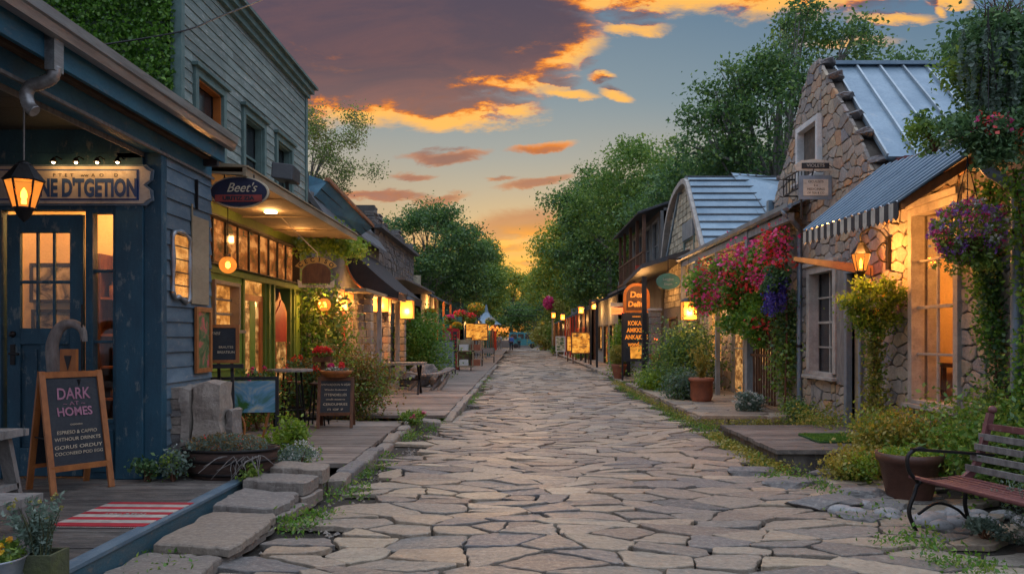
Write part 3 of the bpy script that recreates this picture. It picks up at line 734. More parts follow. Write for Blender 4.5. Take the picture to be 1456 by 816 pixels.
for b_ in [(dl, dl+.13, .22, top), (dr-.13, dr, .22, top), (dl+.13, dr-.13, 2.62, top), (dl+.13, dr-.13, 1.52, 1.68), (dl+.13, dr-.13, .22, .5), ((dl+dr)/2-.045, (dl+dr)/2+.045, .5, 1.52)]:
    mb.pb(DW, *b_, -.075, -.03)
mb.pb(DW, dl+.13, dr-.13, .5, 1.52, -.07, -.055); mb.pb(DW, dl+.17, (dl+dr)/2-.085, .55, 1.47, -.058, -.045); mb.pb(DW, (dl+dr)/2+.085, dr-.17, .55, 1.47, -.058, -.045)
w0, w1 = dl+.13, dr-.13
for i in (1, 2): mb.pb(DW, w0+(w1-w0)*i/3-.012, w0+(w1-w0)*i/3+.012, 1.68, 2.62, -.07, -.04)
mb.pb(DW, w0, w1, 2.12, 2.15, -.071, -.039)
D = mb.build('door', M['blue'], B, bevel=.005)
p = MB(); p.pb(DW, w0, w1, 1.68, 2.62, -.062, -.056); p.build('pane', M['glass'], D)
h = MB(); h.pb(DW, dl+.04, dl+.085, 1.32, 1.52, -.03, -.018); h.tube([DW.p(dl+.062, 1.43, -.02), DW.p(dl+.062, 1.43, .03), DW.p(dl+.16, 1.425, .035)], .011); h.ball(DW.p(dl+.062, 1.62, -.02), .032); h.build('handle', M['iron'], D)
# sidelight and left window
for nm, a, b, z0, z1, rows, cols in (('sidelight', -4.25, -3.98, .75, 2.84, 3, 1), ('window', -6.2, -5.22, .95, 2.84, 2, 2)):
    f = MB(); t = .035
    f.pb(DW, a, a+t, z0, z1, -.09, .006); f.pb(DW, b-t, b, z0, z1, -.09, .006); f.pb(DW, a+t, b-t, z0, z0+t, -.09, .006); f.pb(DW, a+t, b-t, z1-t, z1, -.09, .006)
    for i in range(1, rows): z = z0+(z1-z0)*i/rows+.1; f.pb(DW, a+t, b-t, z-.014, z+.014, -.07, -.02)
    for i in range(1, cols): u = a+(b-a)*i/cols; f.pb(DW, u-.014, u+.014, z0+t, z1-t, -.069, -.021)
    o = f.build(nm, M['blue'], B, bevel=.003); p = MB(); p.pb(DW, a+t, b-t, z0+t, z1-t, -.052, -.046); p.build('pane', M['glass'], o)
# room behind the glass
mb = MB(); mb.box(-8, -3.75, 8.72, 8.78, .2, 3.3); mb.box(-3.76, -3.72, 7.75, 8.78, .2, 3.3); mb.box(-8, -3.7, 7.75, 8.78, 3.3, 3.36); mb.box(-8.05, -8, 7.75, 8.78, .2, 3.3)
mb.build('room_walls', M['plaster'], B)
mb = MB(); mb.box(-8, -3.76, 7.73, 8.72, .14, .205); mb.build('room_floor', M['brownwood'], B)
# porch: beam, soffit, fascia, roof
mb = MB(); mb.box(-3.71, -3.55, 2.6, 8.86, 3.40, 3.66); mb.build('porch_beam', M['beamblue'], B, bevel=.006)
mb = MB(); mb.box(-3.55, -3.52, 2.6, 8.86, 3.385, 3.41); mb.box(-3.73, -3.71, 2.6, 7.6, 3.36, 3.41); mb.build('beam_moulding', M['greywood'], B)
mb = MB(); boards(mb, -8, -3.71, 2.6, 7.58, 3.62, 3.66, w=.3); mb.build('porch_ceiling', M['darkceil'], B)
mb = MB(); mb.box(-3.53, -3.37, 2.6, 8.66, 3.62, 3.64); mb.box(-3.545, -3.47, 2.6, 8.66, 3.57, 3.618); mb.build('eave_soffit', M['rawwood'], B)
mb = MB(); mb.box(-3.37, -3.33, 2.6, 8.68, 3.54, 3.74); mb.build('fascia', M['beamblue'], B, bevel=.004)
mb = MB(); prof = [(0, .12), (0, 0), (.05, -.035), (.10, -.02), (.115, .04), (.135, .05), (.14, .12), (.13, .125), (.125, .06), (.10, .05), (.085, .0), (.05, -.015), (.015, .01), (.012, .12)]
mb.prism([(-3.325+a, 2.6, 3.71+b) for a, b in prof], (0, 6.1, 0)); mb.build('gutter', M['gutter'], B)
mb = MB(); mb.hexa([(-8, 2.6, 4.62), (-3.27, 2.6, 3.79), (-3.27, 8.7, 3.79), (-8, 8.7, 4.5), (-8, 2.6, 4.55), (-3.27, 2.6, 3.83), (-3.27, 8.7, 3.83), (-8, 8.7, 4.55)])
mb.hexa([(-8, 8.62, 3.5), (-3.4, 8.62, 3.5), (-3.4, 8.69, 3.5), (-8, 8.69, 3.5), (-8, 8.62, 4.5), (-3.4, 8.62, 3.8), (-3.4, 8.69, 3.8), (-8, 8.69, 4.5)])
mb.build('roof', M['darkroof'], B)
mb = MB(); yq = 5.45
mb.box(-3.33, -3.26, yq-.055, yq+.055, 3.46, 3.72)
pts = [Vector((-3.29, yq, 3.5)), Vector((-3.31, yq, 3.42)), Vector((-3.39, yq, 3.38)), Vector((-3.46, yq, 3.36)), Vector((-3.49, yq, 3.3)), Vector((-3.47, yq, 3.22)), Vector((-3.43, yq, 3.18))]
from mathutils import geometry
def smooth(pts, k=6):
    out = []
    for i in range(len(pts)-1):
        p0, p1, p2, p3 = pts[max(i-1, 0)], pts[i], pts[i+1], pts[min(i+2, len(pts)-1)]
        for j in range(k):
            t = j/k; out.append(.5*((2*p1)+(p2-p0)*t+(2*p0-5*p1+4*p2-p3)*t*t+(3*p1-p0-3*p2+p3)*t**3))
    return out+[pts[-1]]
sp_ = smooth(pts, 8); mb.tube(sp_, [.042+.004*(i % 2) for i in range(len(sp_))], 12); mb.build('downspout', M['gutter'], B)
lamp((-4.6, 8.1, 3.05), 15, r=.12, parent=B); lamp((-5.9, 8.15, 3.0), 10, r=.12, parent=B); lamp((-4.1, 8.35, 2.55), 5, r=.06, parent=B)
# things seen through the glass
def picture(name, label, pl, u0, u1, z0, z1, fr, art, fw=.03, group=None):
    r = thing(name, label, 'picture', pl.p((u0+u1)/2, z0, 0), 0, group); mb = MB()
    mb.pb(pl, u0, u1, z0, z0+fw, .002, .03); mb.pb(pl, u0, u1, z1-fw, z1, .002, .03); mb.pb(pl, u0, u0+fw, z0+fw, z1-fw, .002, .03); mb.pb(pl, u1-fw, u1, z0+fw, z1-fw, .002, .03)
    mb.build('frame', M[fr], r); a = MB(); a.pb(pl, u0+fw, u1-fw, z0+fw, z1-fw, .001, .012); a.build('canvas', art, r); return r
def art(name, a, b, c, sc_=4):
    m, N, bs = new(name); tc = N.n('ShaderNodeTexCoord').outputs['Object']
    N.put(bs.inputs['Base Color'], N.ramp(N.noise(tc, sc_, 5, .6, .8), [(.38, a), (.5, b), (.62, c)])); return m
art1 = art('landscape_picture', (.03, .03, .025), (.3, .25, .16), (.5, .42, .3)); art2 = art('portrait_picture', (.02, .02, .02), (.2, .15, .1), (.55, .5, .4), 9); art3 = art('flower_picture', (.02, .06, .02), (.06, .14, .05), (.55, .08, .1), 7)
BW = front(8.70)
picture('picture', 'wide black framed landscape hanging high behind the blue door', BW, -5.52, -4.98, 1.98, 2.42, 'black', art1)
picture('picture', 'wide dark picture hanging below the landscape behind the blue door', BW, -5.5, -4.98, 1.58, 1.9, 'black', art1)
picture('picture', 'small upper portrait beside the landscape behind the blue door', BW, -4.86, -4.6, 2.06, 2.4, 'black', art2)
picture('picture', 'small lower portrait beside the landscape behind the blue door', BW, -4.86, -4.6, 1.66, 2.02, 'black', art2)
s = thing('shelf_unit', 'brown shelf unit seen through the narrow window by the blue door', 'shelf', (-4.3, 8.5, .2))
mb = MB(); 
for x in (-4.62, -3.84): mb.box(x, x+.03, 8.42, 8.68, .2, 2.5)
mb.box(-4.59, -3.84, 8.66, 8.68, .2, 2.5); mb.build('case', M['brownwood'], s)
mb = MB()
for z in (.5, .9, 1.25, 1.6, 2.0, 2.3): mb.box(-4.59, -3.84, 8.43, 8.66, z, z+.025)
mb.build('shelf', M['orangewood'], s)
jm = [mat('jar_glaze', (.3, .14, .05), .3), mat('dark_jar_glaze', (.06, .04, .03), .3), mat('pale_jar_glaze', (.5, .4, .28), .4)]
k = 0
for z, nm in ((.525, 'bottom'), (.925, 'second'), (1.275, 'third'), (1.625, 'fourth'), (2.025, 'fifth')):
    for i, x in enumerate((-4.5, -4.36, -4.2, -4.05, -3.92)):
        if rr.random() < .2: continue
        j = MB(); q = rr.uniform(.035, .055); hh = rr.uniform(.1, .2); j.lathe((x, 8.54, z), [(q*.8, 0), (q, hh*.3), (q, hh*.7), (q*.5, hh*.85), (q*.55, hh)], 12)
        T(j.build('jar', jm[k % 3], loc=(x, 8.54, z)), f'{["squat", "tall", "round"][k%3]} glazed jar, {["first","second","third","fourth","fifth"][i]} from the left on the {nm} board of the brown shelf unit', 'jar', 'jars on the shelf unit'); k += 1
# shop sign over the door
S = thing('shop_sign', 'cream board sign with blue painted letters and notched ends above the blue door', 'sign', (-4.4, 7.55, 2.86))
SF = front(7.58)
def notch(u0, u1, z0, z1, d, k=.07):
    zm = (z0+z1)/2; return [SF.p(*q, d) for q in [(u0, z0), (u1-k, z0), (u1-k*.55, z0+.03), (u1, z0+.05), (u1-.01, zm-.05), (u1-k, zm), (u1-.01, zm+.05), (u1, z1-.05), (u1-k*.55, z1-.03), (u1-k, z1), (u0, z1)]]
mb = MB(); mb.prism(notch(-5.45, -3.60, 2.875, 3.275, 0), SF.n*.02, 0); mb.build('board', M['siding'], S)
mb = MB(); mb.prism(notch(-5.45, -3.625, 2.895, 3.255, .022), SF.n*.012, 0); mb.build('border', M['signboard'], S)
mb = MB(); mb.pb(SF, -5.45, -3.735, 2.925, 3.225, .034, .040, 0); mb.build('blue_band', M['bluepaint'], S)
mb = MB(); mb.pb(SF, -5.45, -3.755, 2.94, 3.21, .041, .046, 0); mb.build('face', M['signboard'], S)
text('lettering', "ANE D'TGETION", .235, SF.p(-4.27, 3.035, .047), (1, 0, 0), SF.n, M['bluepaint'], S, .003, bold=.009, sx=.60)
text('lettering', "P  T  E  T     ww  A   O       D", .045, SF.p(-4.25, 3.165, .047), (1, 0, 0), SF.n, M['black'], S, .002, sx=1.15)
for i, px in enumerate((76, 108, 138, 167)):
    q = P(px, 234, 7.45); x = q.x
    h = MB(); h.tube([(x, 7.58, 3.33), (x, 7.5, 3.34), (x, 7.45, 3.31)], .007); h.lathe((x, 7.45, 3.275), [(.035, 0), (.02, .03), (.008, .045)], 10); hs = h.build('lamp_holder', M['iron'], S)
    b_ = MB(); b_.ball((x, 7.45, 3.272), .014, n=8); b_.build('bulb', M['bulb'], hs)
    lamp((x, 7.42, 3.24), .35, r=.02, parent=S)
# mirror and shutter on the siding, painted picture
r = thing('ornate_frame', 'silvered ornate frame round a small lit pane on the blue siding', 'frame', (-3.55, 8.0, 1.95))
mb = MB(); a, b, z0, z1 = 7.83, 8.22, 1.99, 2.66
loop = [(a, z0+.06), (a+.05, z0), (a+.14, z0+.015), (b-.14, z0-.01), (b-.05, z0-.03), (b, z0+.05), (b-.005, (z0+z1)/2), (b+.005, z1-.08), (b-.05, z1-.01), ((a+b)/2, z1+.02), (a+.05, z1), (a, z1-.07), (a+.01, (z0+z1)/2)]
pp = smooth([WX.p(u, z, .04) for u, z in loop+loop[:1]], 4); mb.tube(pp, [.022+.006*math.sin(i*1.1) for i in range(len(pp))], 8, cap=False)
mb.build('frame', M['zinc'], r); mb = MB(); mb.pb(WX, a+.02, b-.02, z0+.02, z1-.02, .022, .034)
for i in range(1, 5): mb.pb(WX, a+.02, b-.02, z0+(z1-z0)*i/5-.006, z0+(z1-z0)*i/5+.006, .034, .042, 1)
mb.build('pane', [M['lit'], M['darkframe']], r)  # glowing pane stands in for the mirror's lit reflection
r = thing('wall_shutter', 'plain pale board shutter fixed upright beside the ornate frame', 'shutter', (-3.55, 8.5, 1.7)); mb = MB()
mb.pb(WX, 8.3, 8.74, 1.95, 2.9, .023, .035); mb.pb(WX, 8.3, 8.32, 2.9, 3.02, .023, .035); mb.build('board', M['soffit'], r)
mb = MB(); mb.pb(WX, 8.40, 8.42, 2.98, 3.3, .02, .05); mb.build('hook', M['iron'], r)
picture('framed_picture', 'orange framed picture of red flowers leaning on the blue siding', left(-3.54), 8.36, 8.78, 1.2, 1.92, 'orangewood', art3, .05)

# lantern on a rod
def hanging_lantern(name, label, p, topz, h=.42, w=.15, energy=8, group=None, hexn=6, panes='lamppane', cat='lantern', body='iron'):
    """p = centre of the lantern foot"""
    x, y, z = p; r = thing(name, label, cat, p, 0, group)
    mb = MB(); t = lambda q, hh, n=hexn: [Vector((x+q*math.cos(R(30)+i*2*math.pi/n), y+q*math.sin(R(30)+i*2*math.pi/n), z+hh)) for i in range(n)]
    A, Bq, C = t(w*.55, h*.22), t(w, h*.68), t(w*.38, h*.95)
    mb.lathe((x, y, z), [(.004, 0), (w*.12, h*.03), (w*.3, h*.08), (w*.5, h*.2), (w*.58, h*.22), (w*.55, h*.24)], 12)
    for ring, rad in ((A, .006), (Bq, .008)): mb.tube(ring+ring[:1], rad, 6, cap=False)
    for a, b in zip(A, Bq): mb.bar(a, b, .012, .012)
    top_ = MB()
    mb.prism([], (0, 0, 0)) if False else None
    for i in range(hexn):
        j = (i+1) % hexn; a1 = Bq[i]+(Bq[i]-Vector((x, y, Bq[i].z)))*.12; a2 = Bq[j]+(Bq[j]-Vector((x, y, Bq[j].z)))*.12
        top_.add([a1, a2, C[j], C[i]], [(0, 1, 2, 3)])
    top_.lathe((x, y, z+h*.93), [(w*.4, 0), (w*.42, h*.02), (w*.2, h*.06), (.006, h*.08)], 12)
    mb.build('cage', M[body], r); top_.build('cap', M[body], r)
    g = MB()
    for i in range(hexn): j = (i+1) % hexn; c = Vector((x, y, 0)); g.add([A[i], A[j], Bq[j], Bq[i]], [(0, 1, 2, 3)])
    g.build('glass', M[panes], r)
    b = MB(); b.tube([(x, y, z+h*.3), (x, y, z+h*.36)], w*.14, 8); b.lathe((x, y, z+h*.36), [(w*.1, 0), (w*.17, h*.06), (w*.14, h*.14), (.003, h*.2)], 10); b.build('bulb', M['bulb'], r)
    if topz: rd = MB(); rd.tube([(x, y, z+h*.99), (x, y, topz)], .006, 6); rd.build('rod', M['greywood'] if h > .4 else M['iron'], r)
    lamp((x, y, z+h*.5), energy, r=.04, parent=r); return r
hanging_lantern('hanging_lantern', 'large amber glass lantern hanging on a rod from the blue porch beam', (-3.585, 5.57, 2.42), 3.39, .44, .125, 9)

# ---------- green shop with grey green upper storey ----------
GX = -4.4; GP = left(GX); G2 = left(-4.45)
S2 = thing('two_storey_shop', 'two storey shop, olive green front below and peeling grey green boards above', 'shop', (GX, 12.4, .14))
low = [(11.0, 11.95, 1.70, 2.38), (12.25, 13.25, .14, 2.50), (13.75, 14.7, .14, 2.5), (10.7, 15.2, 2.62, 3.34)]
mb = MB(); solid(mb, GP, 8.9, 15.8, .05, 3.5, low, -.2, 0)
for u in (10.66, 12.12, 13.36, 13.62, 14.82, 15.3, 15.6): mb.pb(GP, u, u+.07, .14, 2.55, .002, .04)
mb.pb(GP, 8.95, 15.75, 2.50, 2.58, .002, .07)
mb.build('ground_floor_wall', M['shopgreen'], S2)
for q in [(10.74, 12.1, 2.4, 2.5, .003, .02), (10.76, 12.1, 1.1, 1.66, .003, .02), (15.0, 15.26, .3, 2.4, .003, .025)]: mb = MB(); mb.pb(GP, *q); mb.build('green_panel', M['shopgreen2'], S2)
up = [(10.55, 11.45, 4.0, 5.15), (12.35, 13.25, 4.0, 5.15), (14.0, 14.85, 4.0, 5.15)]
mb = MB(); siding(mb, G2, 10.1, 15.85, 3.6, 6.5, .14, [(a-.12, b+.12, c-.1, d+.14) for a, b, c, d in up], butt=2.0); solid(mb, G2, 10.1, 15.85, 3.5, 6.6, up, -.2, -.002)
mb.build('upper_wall', M['greengrey'], S2)
mb = MB(); mb.pb(G2, 10.02, 10.12, 3.5, 6.5, -.1, .04); mb.pb(G2, 15.83, 15.95, 3.5, 6.5, -.1, .04); mb.pb(G2, 9.95, 16.0, 6.5, 6.6, -.1, .08); mb.pb(G2, 9.9, 16.05, 6.6, 6.7, -.1, .15); mb.pb(G2, 9.85, 16.1, 6.7, 6.75, -.1, .22)
mb.build('cornice', M['greentrim'], S2)
mb = MB(); mb.box(-12, -4.46, 10.1, 10.2, 3.0, 6.6); mb.box(-12, -4.46, 15.75, 15.85, 3.0, 6.6); mb.box(-12, -4.3, 10.05, 15.9, 6.752, 6.80); mb.box(-12, -4.62, 8.88, 8.98, .1, 3.5)
mb.build('end_walls', M['greengrey'], S2)
for i, (a, b, c, d) in enumerate(up):
    window(S2, G2, a, b, c, d, 1, 2, 'greentrim', 'darkglass', .1, .03, .03, back=-.12, head=.05)
    rv = MB(); rv.pb(G2, a, a+.03, c, d, -.11, .0); rv.pb(G2, b-.03, b, c, d, -.11, .0); rv.pb(G2, a, b, d-.03, d-.001, -.11, .0); rv.build('window_reveal', M['oranged'] if i == 0 else M['greentrim'], S2)
window(S2, GP, 10.72, 15.18, 2.64, 3.32, 9, 1, 'darkframe', 'litred', .03, .02, .045, sill=False, back=-.1)
window(S2, GP, 11.02, 11.93, 1.72, 2.36, 1, 3, 'soffit', 'lit', .05, .03, .03, sill=True, back=-.1)
d_ = MB()
for q in [(12.27, 12.4, .16, 2.28), (13.1, 13.23, .16, 2.28), (12.4, 13.1, 2.18, 2.28), (12.4, 13.1, .16, .7)]: d_.pb(GP, *q, -.09, -.03)
o = d_.build('door', M['oranged'], S2); p = MB(); p.pb(GP, 12.4, 13.1, .7, 2.18, -.075, -.06); p.build('pane', M['litdim'], o); p = MB(); p.pb(GP, 12.66, 12.9, .7, 2.18, -.055, -.045); p.build('door_panel', M['shopgreen2'], o)
p = MB(); p.pb(GP, 12.27, 13.23, 2.28, 2.5, -.09, -.05); p.build('transom', M['lit'], S2)
d_ = MB(); arch = [(13.8, .16), (14.65, .16), (14.65, 2.05), (14.5, 2.2), (14.32, 2.28), (14.225, 2.42), (14.13, 2.28), (13.95, 2.2), (13.8, 2.05)]
d_.prism([GP.p(u, z, -.08) for u, z in arch], GP.n*.03); o = d_.build('arched_door', M['oranged'], S2)
d_ = MB(); d_.prism([GP.p(14.225+(u-14.225)*.78, 1.3+(z-1.3)*.86, -.048) for u, z in arch], GP.n*.015); d_.build('red_panel', M['redd'], o)
d_ = MB(); d_.pb(GP, 13.95, 14.5, .5, 1.5, -.032, -.022); d_.build('pane', M['litdim'], o)
# canopy
c_ = MB(); c_.hexa([(-4.4, 8.92, 3.5), (-3.22, 8.92, 3.46), (-3.22, 14.9, 3.46), (-4.4, 14.9, 3.5), (-4.4, 8.92, 3.53), (-3.22, 8.92, 3.49), (-3.22, 14.9, 3.49), (-4.4, 14.9, 3.53)])
for y in (10.5, 12.1, 13.6): c_.box(-4.38, -3.26, y, y+.04, 3.455, 3.475)
c_.build('canopy_soffit', M['soffit'], S2)
c_ = MB(); c_.box(-3.22, -3.18, 8.92, 14.95, 3.445, 3.545); c_.hexa([(-4.44, 8.92, 3.56), (-3.16, 8.92, 3.55), (-3.16, 14.95, 3.55), (-4.44, 14.95, 3.56), (-4.44, 8.92, 3.68), (-3.16, 8.92, 3.57), (-3.16, 14.95, 3.57), (-4.44, 14.95, 3.68)]); c_.build('canopy_roof', M['soffit'], S2)
c_ = MB(); c_.lathe((-3.75, 11.55, 3.44), [(.09, 0), (.09, .02)], 16); c_.build('ceiling_light', M['bulb'], S2)
lamp((-3.75, 11.55, 3.38), 5.5, r=.08, parent=S2); lamp((-3.9, 13.6, 3.3), 4, r=.06, parent=S2)
mb = MB(); mb.hexa([(-3.45, 10.62, 3.78), (-3.15, 10.62, 3.74), (-3.15, 11.0, 3.74), (-3.45, 11.0, 3.78), (-3.47, 10.72, 4.02), (-3.17, 10.72, 3.98), (-3.17, 11.08, 3.96), (-3.47, 11.08, 4.0)]); mb.bar((-3.3, 10.9, 3.6), (-3.3, 10.85, 3.8), .05, .05)
T(mb.build('floodlight', M['black'], loc=(-3.3, 10.85, 3.62), bevel=.02), 'black boxy floodlight standing on the canopy of the green shop', 'floodlight')
# ivy on the end wall
v = flat(front(10.08), -7.4, -4.5, 3.6, 7.3, 30000, .02, .1)
o = leafmesh('ivy', [(v, .062, .7, .2, .6, 0)], [G['ivy']], loc=(-5.9, 10.0, 3.6)); T(o, 'dense green ivy covering the end wall above the blue porch roof', 'ivy')
mb = MB(); q = [P(20, 80, 9.0), P(160, 62, 9.6), P(262, 44, 10.05), P(310, 25, 10.9), P(372, 0, 12.5), P(420, -22, 15)]
mb.tube(smooth(q, 4), .011, 6); T(mb.build('cable', M['black'], loc=q[2]), 'thin black cable strung past the ivy to the grey green house', 'cable')

# hanging oval sign
r = thing('oval_sign', 'dark blue oval sign with white script hanging under the tan canopy', 'sign', (-3.28, 8.98, 3.1))
def oval(mb, c, a, b, y0, y1, m=0, n=40): mb.prism([(c[0]+a*math.cos(t*2*math.pi/n), y0, c[1]+b*math.sin(t*2*math.pi/n)) for t in range(n)], (0, y1-y0, 0), m)
mb = MB(); oval(mb, (-3.28, 3.27), .345, .185, 8.97, 9.0); mb.build('rim', M['cream'], r)
mb = MB(); oval(mb, (-3.28, 3.27), .325, .167, 8.958, 8.972); mb.build('board', mat('navy_board', (.015, .02, .05), .5), r)
mb = MB(); mb.box(-3.55, -3.01, 8.948, 8.957, 3.155, 3.235); mb.build('banner', mat('brick_red_banner', (.32, .05, .04), .6), r)
text('lettering', "Beet's", .15, (-3.25, 8.955, 3.315), (1, 0, 0), (0, -1, 0), M['cream'], r, .003, shear=.4, sx=.95)
text('lettering', 'URITIZ ZIA', .062, (-3.28, 8.946, 3.193), (1, 0, 0), (0, -1, 0), M['chalk'], r, .002, bold=.003, sx=1.2)
mb = MB(); mb.tube([(-3.45, 8.98, 3.4), (-3.45, 8.98, 3.47)], .008); mb.tube([(-3.11, 8.98, 3.4), (-3.11, 8.98, 3.47)], .008); mb.build('chain', M['iron'], r)
# arched hanging sign
r = thing('arched_sign', 'wooden sign with lettered arch over a dark panel hanging at the canopy end', 'sign', (-3.46, 13, 2.55)); y = 13.0; cx, cz = -3.46, 2.52
arc = lambda rad, a0, a1, n=14, k=.72: [(cx+rad*math.cos(R(a0+(a1-a0)*i/n)), y, cz+.12+rad*k*math.sin(R(a0+(a1-a0)*i/n))) for i in range(n+1)]
mb = MB(); mb.prism(arc(.40, 152, 28)+arc(.27, 28, 152), (0, .02, 0)); mb.build('arch', mat('ochre_board', (.5, .3, .08), .6), r)
mb = MB(); mb.prism([(cx-.24, y+.006, cz-.03), (cx+.24, y+.006, cz-.03)]+[(cx+.25*math.cos(R(a)), y+.006, cz+.12+.19*math.sin(R(a))) for a in range(10, 175, 15)], (0, .02, 0)); mb.build('panel', M['brownwood'], r)
mb = MB(); mb.prism([(cx-.31, y-.002, cz+.03), (cx-.24, y-.002, cz-.02), (cx-.24, y-.002, cz-.06), (cx+.24, y-.002, cz-.06), (cx+.24, y-.002, cz-.02), (cx+.31, y-.002, cz+.03), (cx+.3, y-.002, cz-.1), (cx-.3, y-.002, cz-.1)], (0, .02, 0)); mb.build('ribbon', M['cream'], r)
for i, chh in enumerate('CECISO'):
    a = R(140-i*20); text('letter', chh, .1, (cx+.335*math.cos(a), y-.004, cz+.12+.335*.72*math.sin(a)), (math.sin(a), 0, -math.cos(a)*.8), (0, -1, 0), M['black'], r, .002, bold=.003)
text('lettering', 'mm am cu av', .06, (cx, y-.004, cz-.075), (1, 0, 0), (0, -1, 0), M['brownwood'], r, .002)
mb = MB(); mb.tube([(cx+.02, y+.01, cz+.4), (cx+.02, y+.01, 3.0), (cx-.3, y-.9, 3.45)], .009); mb.build('hanger', M['cream'], r)
# globe bulb
def globe(name, label, c, rad, topz, energy, group=None):
    r = thing(name, label, 'lamp', c, 0, group); m = MB(); m.ball(c, rad, n=16); m.build('globe', M['lamppane'], r)
    m = MB(); m.lathe((c[0], c[1], c[2]-rad*.4), [(.01, 0), (rad*.28, .02), (rad*.3, rad*.5), (rad*.15, rad*.8)], 10); m.build('bulb', M['bulb'], r)
    m = MB(); m.tube([(c[0], c[1], c[2]+rad*.7), (c[0], c[1], c[2]+rad*1.3)], rad*.35); m.tube([(c[0], c[1], c[2]+rad), (c[0], c[1], topz)], .006); m.build('holder', M['iron'], r)
    lamp((c[0]+.01, c[1]-rad*1.2, c[2]), energy, r=.05, parent=r); return r
globe('globe_lamp', 'clear glass globe lamp with a bright filament beside the green shop window', (-3.8, 10.0, 2.52), .11, 3.46, 8)
# ---------- boards ----------
def sandwich(name, label, loc, rz, w=.55, h=1.1, frame='orangewood', face='chalk', lines=(), spread=.5, fw=.05, bot=.22, group=None):
    """local: faces -Y; lines = (text, size, height, material, shear)"""
    r = thing(name, label, 'board', loc, rz, group)
    s = spread*.5; k = s/h
    def P2(x, z, o=0): return Vector((x, -s+z*k-o, z))
    for sg in (1, -1):
        mb = MB(); q = lambda x, z, o=0: (lambda v: Vector((v.x, v.y*sg, v.z)))(P2(x, z, o))
        mb.bar(q(-w/2, 0), q(-w/2, h), fw, .03, up=(0, 1, 0)); mb.bar(q(w/2, 0), q(w/2, h), fw, .03, up=(0, 1, 0))
        mb.bar(q(-w/2, h-.03), q(w/2, h-.03), .03, fw*1.1); mb.bar(q(-w/2, bot), q(w/2, bot), .03, fw)
        mb.build('frame', M[frame], r, True)
        b = MB(); b.hexa([q(-w/2+.02, bot, -.012), q(w/2-.02, bot, -.012), q(w/2-.02, bot, -.004), q(-w/2+.02, bot, -.004), q(-w/2+.02, h-.03, -.012), q(w/2-.02, h-.03, -.012), q(w/2-.02, h-.03, -.004), q(-w/2+.02, h-.03, -.004)])
        b.build('board', M[face], r, True)
    mb = MB(); mb.bar((-w/2, -s*.55, h*.45), (-w/2, s*.55, h*.45), .012, .012); mb.build('brace', M['iron'], r, True)
    nn = Vector((0, -1, k)).normalized()
    for tx, sz, z, mt, sh in lines:
        text('writing', tx, sz, P2(0, z, .0)+nn*.002, (1, 0, 0), nn, M[mt], r, .001, sx=min(1.3, (w-.12)/(len(tx)*sz*.58)), shear=sh, bold=.002 if sz > .06 else 0, local=True)
    return r
cream2 = 'cream'
bd = sandwich('sandwich_board', 'orange framed sandwich chalkboard with pink lettering by the blue door', (-4.17, 7.15, .2), R(54), .5, 1.08, lines=[
    (' DARK ', .15, .87, 'pink', .06), ('~ AT ~', .05, .785, 'pink', 0), (' HOMES ', .11, .71, 'pink', -.06), ('ooooo', .03, .60, 'cream', 0), ('ESPRESO & CAPPIO', .045, .53, 'cream', .1), ('WITHOUR DRINKTS', .045, .47, 'cream', .1), ('GORUS ORDUY', .045, .40, 'cream', .1), ('COCONEED POD EGG', .04, .345, 'cream', .1)])
mb = MB(); mb.hexa([(-.2, -.035, .805-.01), (.2, -.035, .795), (.2, -.03, .8), (-.2, -.03, .8), (-.2, -.03, .812), (.2, -.03, .812), (.2, -.028, .812), (-.2, -.028, .812)]); 
# driftwood hook and wooden bracket behind the board
mb = MB(); q = [Vector((-4.390, 7.3, 1.15)), Vector((-4.420, 7.3, 1.35)), Vector((-4.430, 7.3, 1.52)), Vector((-4.360, 7.3, 1.68)), Vector((-4.240, 7.3, 1.72)), Vector((-4.150, 7.3, 1.66)), Vector((-4.130, 7.3, 1.55))]
mb.tube(smooth(q, 5), [.07-.0014*i for i in range(31)], 10); T(mb.build('driftwood_hook', M['greywood'], loc=(-4.610, 7.3, 1.15)), 'curved silvery driftwood hook rising above the orange framed sandwich board', 'driftwood')
mb = MB(); mb.box(-4.300, -4.150, 7.2, 7.24, 1.2, 1.48); mb.prism([(-4.260, 7.195, 1.42), (-4.190, 7.195, 1.42), (-4.225, 7.195, 1.28)], (0, .004, 0), 1); 
T(mb.build('wooden_block', [M['orangewood'], M['black']], loc=(-4.230, 7.2, 1.2)), 'small brown wooden block with a dark wedge beside the driftwood hook', 'block')
mb = MB(); mb.box(-4.310, -4.110, 7.18, 7.3, 1.14, 1.2); mb.tube([(-4.140, 7.28, 1.2), (-4.140, 7.28, 1.9)], .008, m=0)
T(mb.build('board_tray', M['iron'], loc=(-4, 7.24, 1.14)), 'black iron tray and thin rod on top of the orange framed sandwich board', 'tray')
# picnic table at the corner
r = thing('picnic_table', 'weathered plank picnic table entering at the lower left on the porch deck', 'table', (-4.3, 5.4, .2))
mb = MB(); boards(mb, -6, -3.5, 4.88, 5.5, .90, .95, w=.19); mb.build('table_top', M['greywood'], r)
for y in (4.38,):
    mb = MB(); boards(mb, -6, -3.0, y, y+.5, .57, .62, w=.17); mb.build('bench', M['greywood'], r)
for x in (-3.62, -5.4):
    mb = MB(); mb.bar((x, 4.98, .9), (x, 4.45, .2), .09, .04); mb.bar((x, 5.4, .9), (x, 5.6, .2), .09, .04); mb.bar((x, 4.4, .54), (x, 5.5, .54), .09, .04); mb.build('leg', M['greywood'], r)
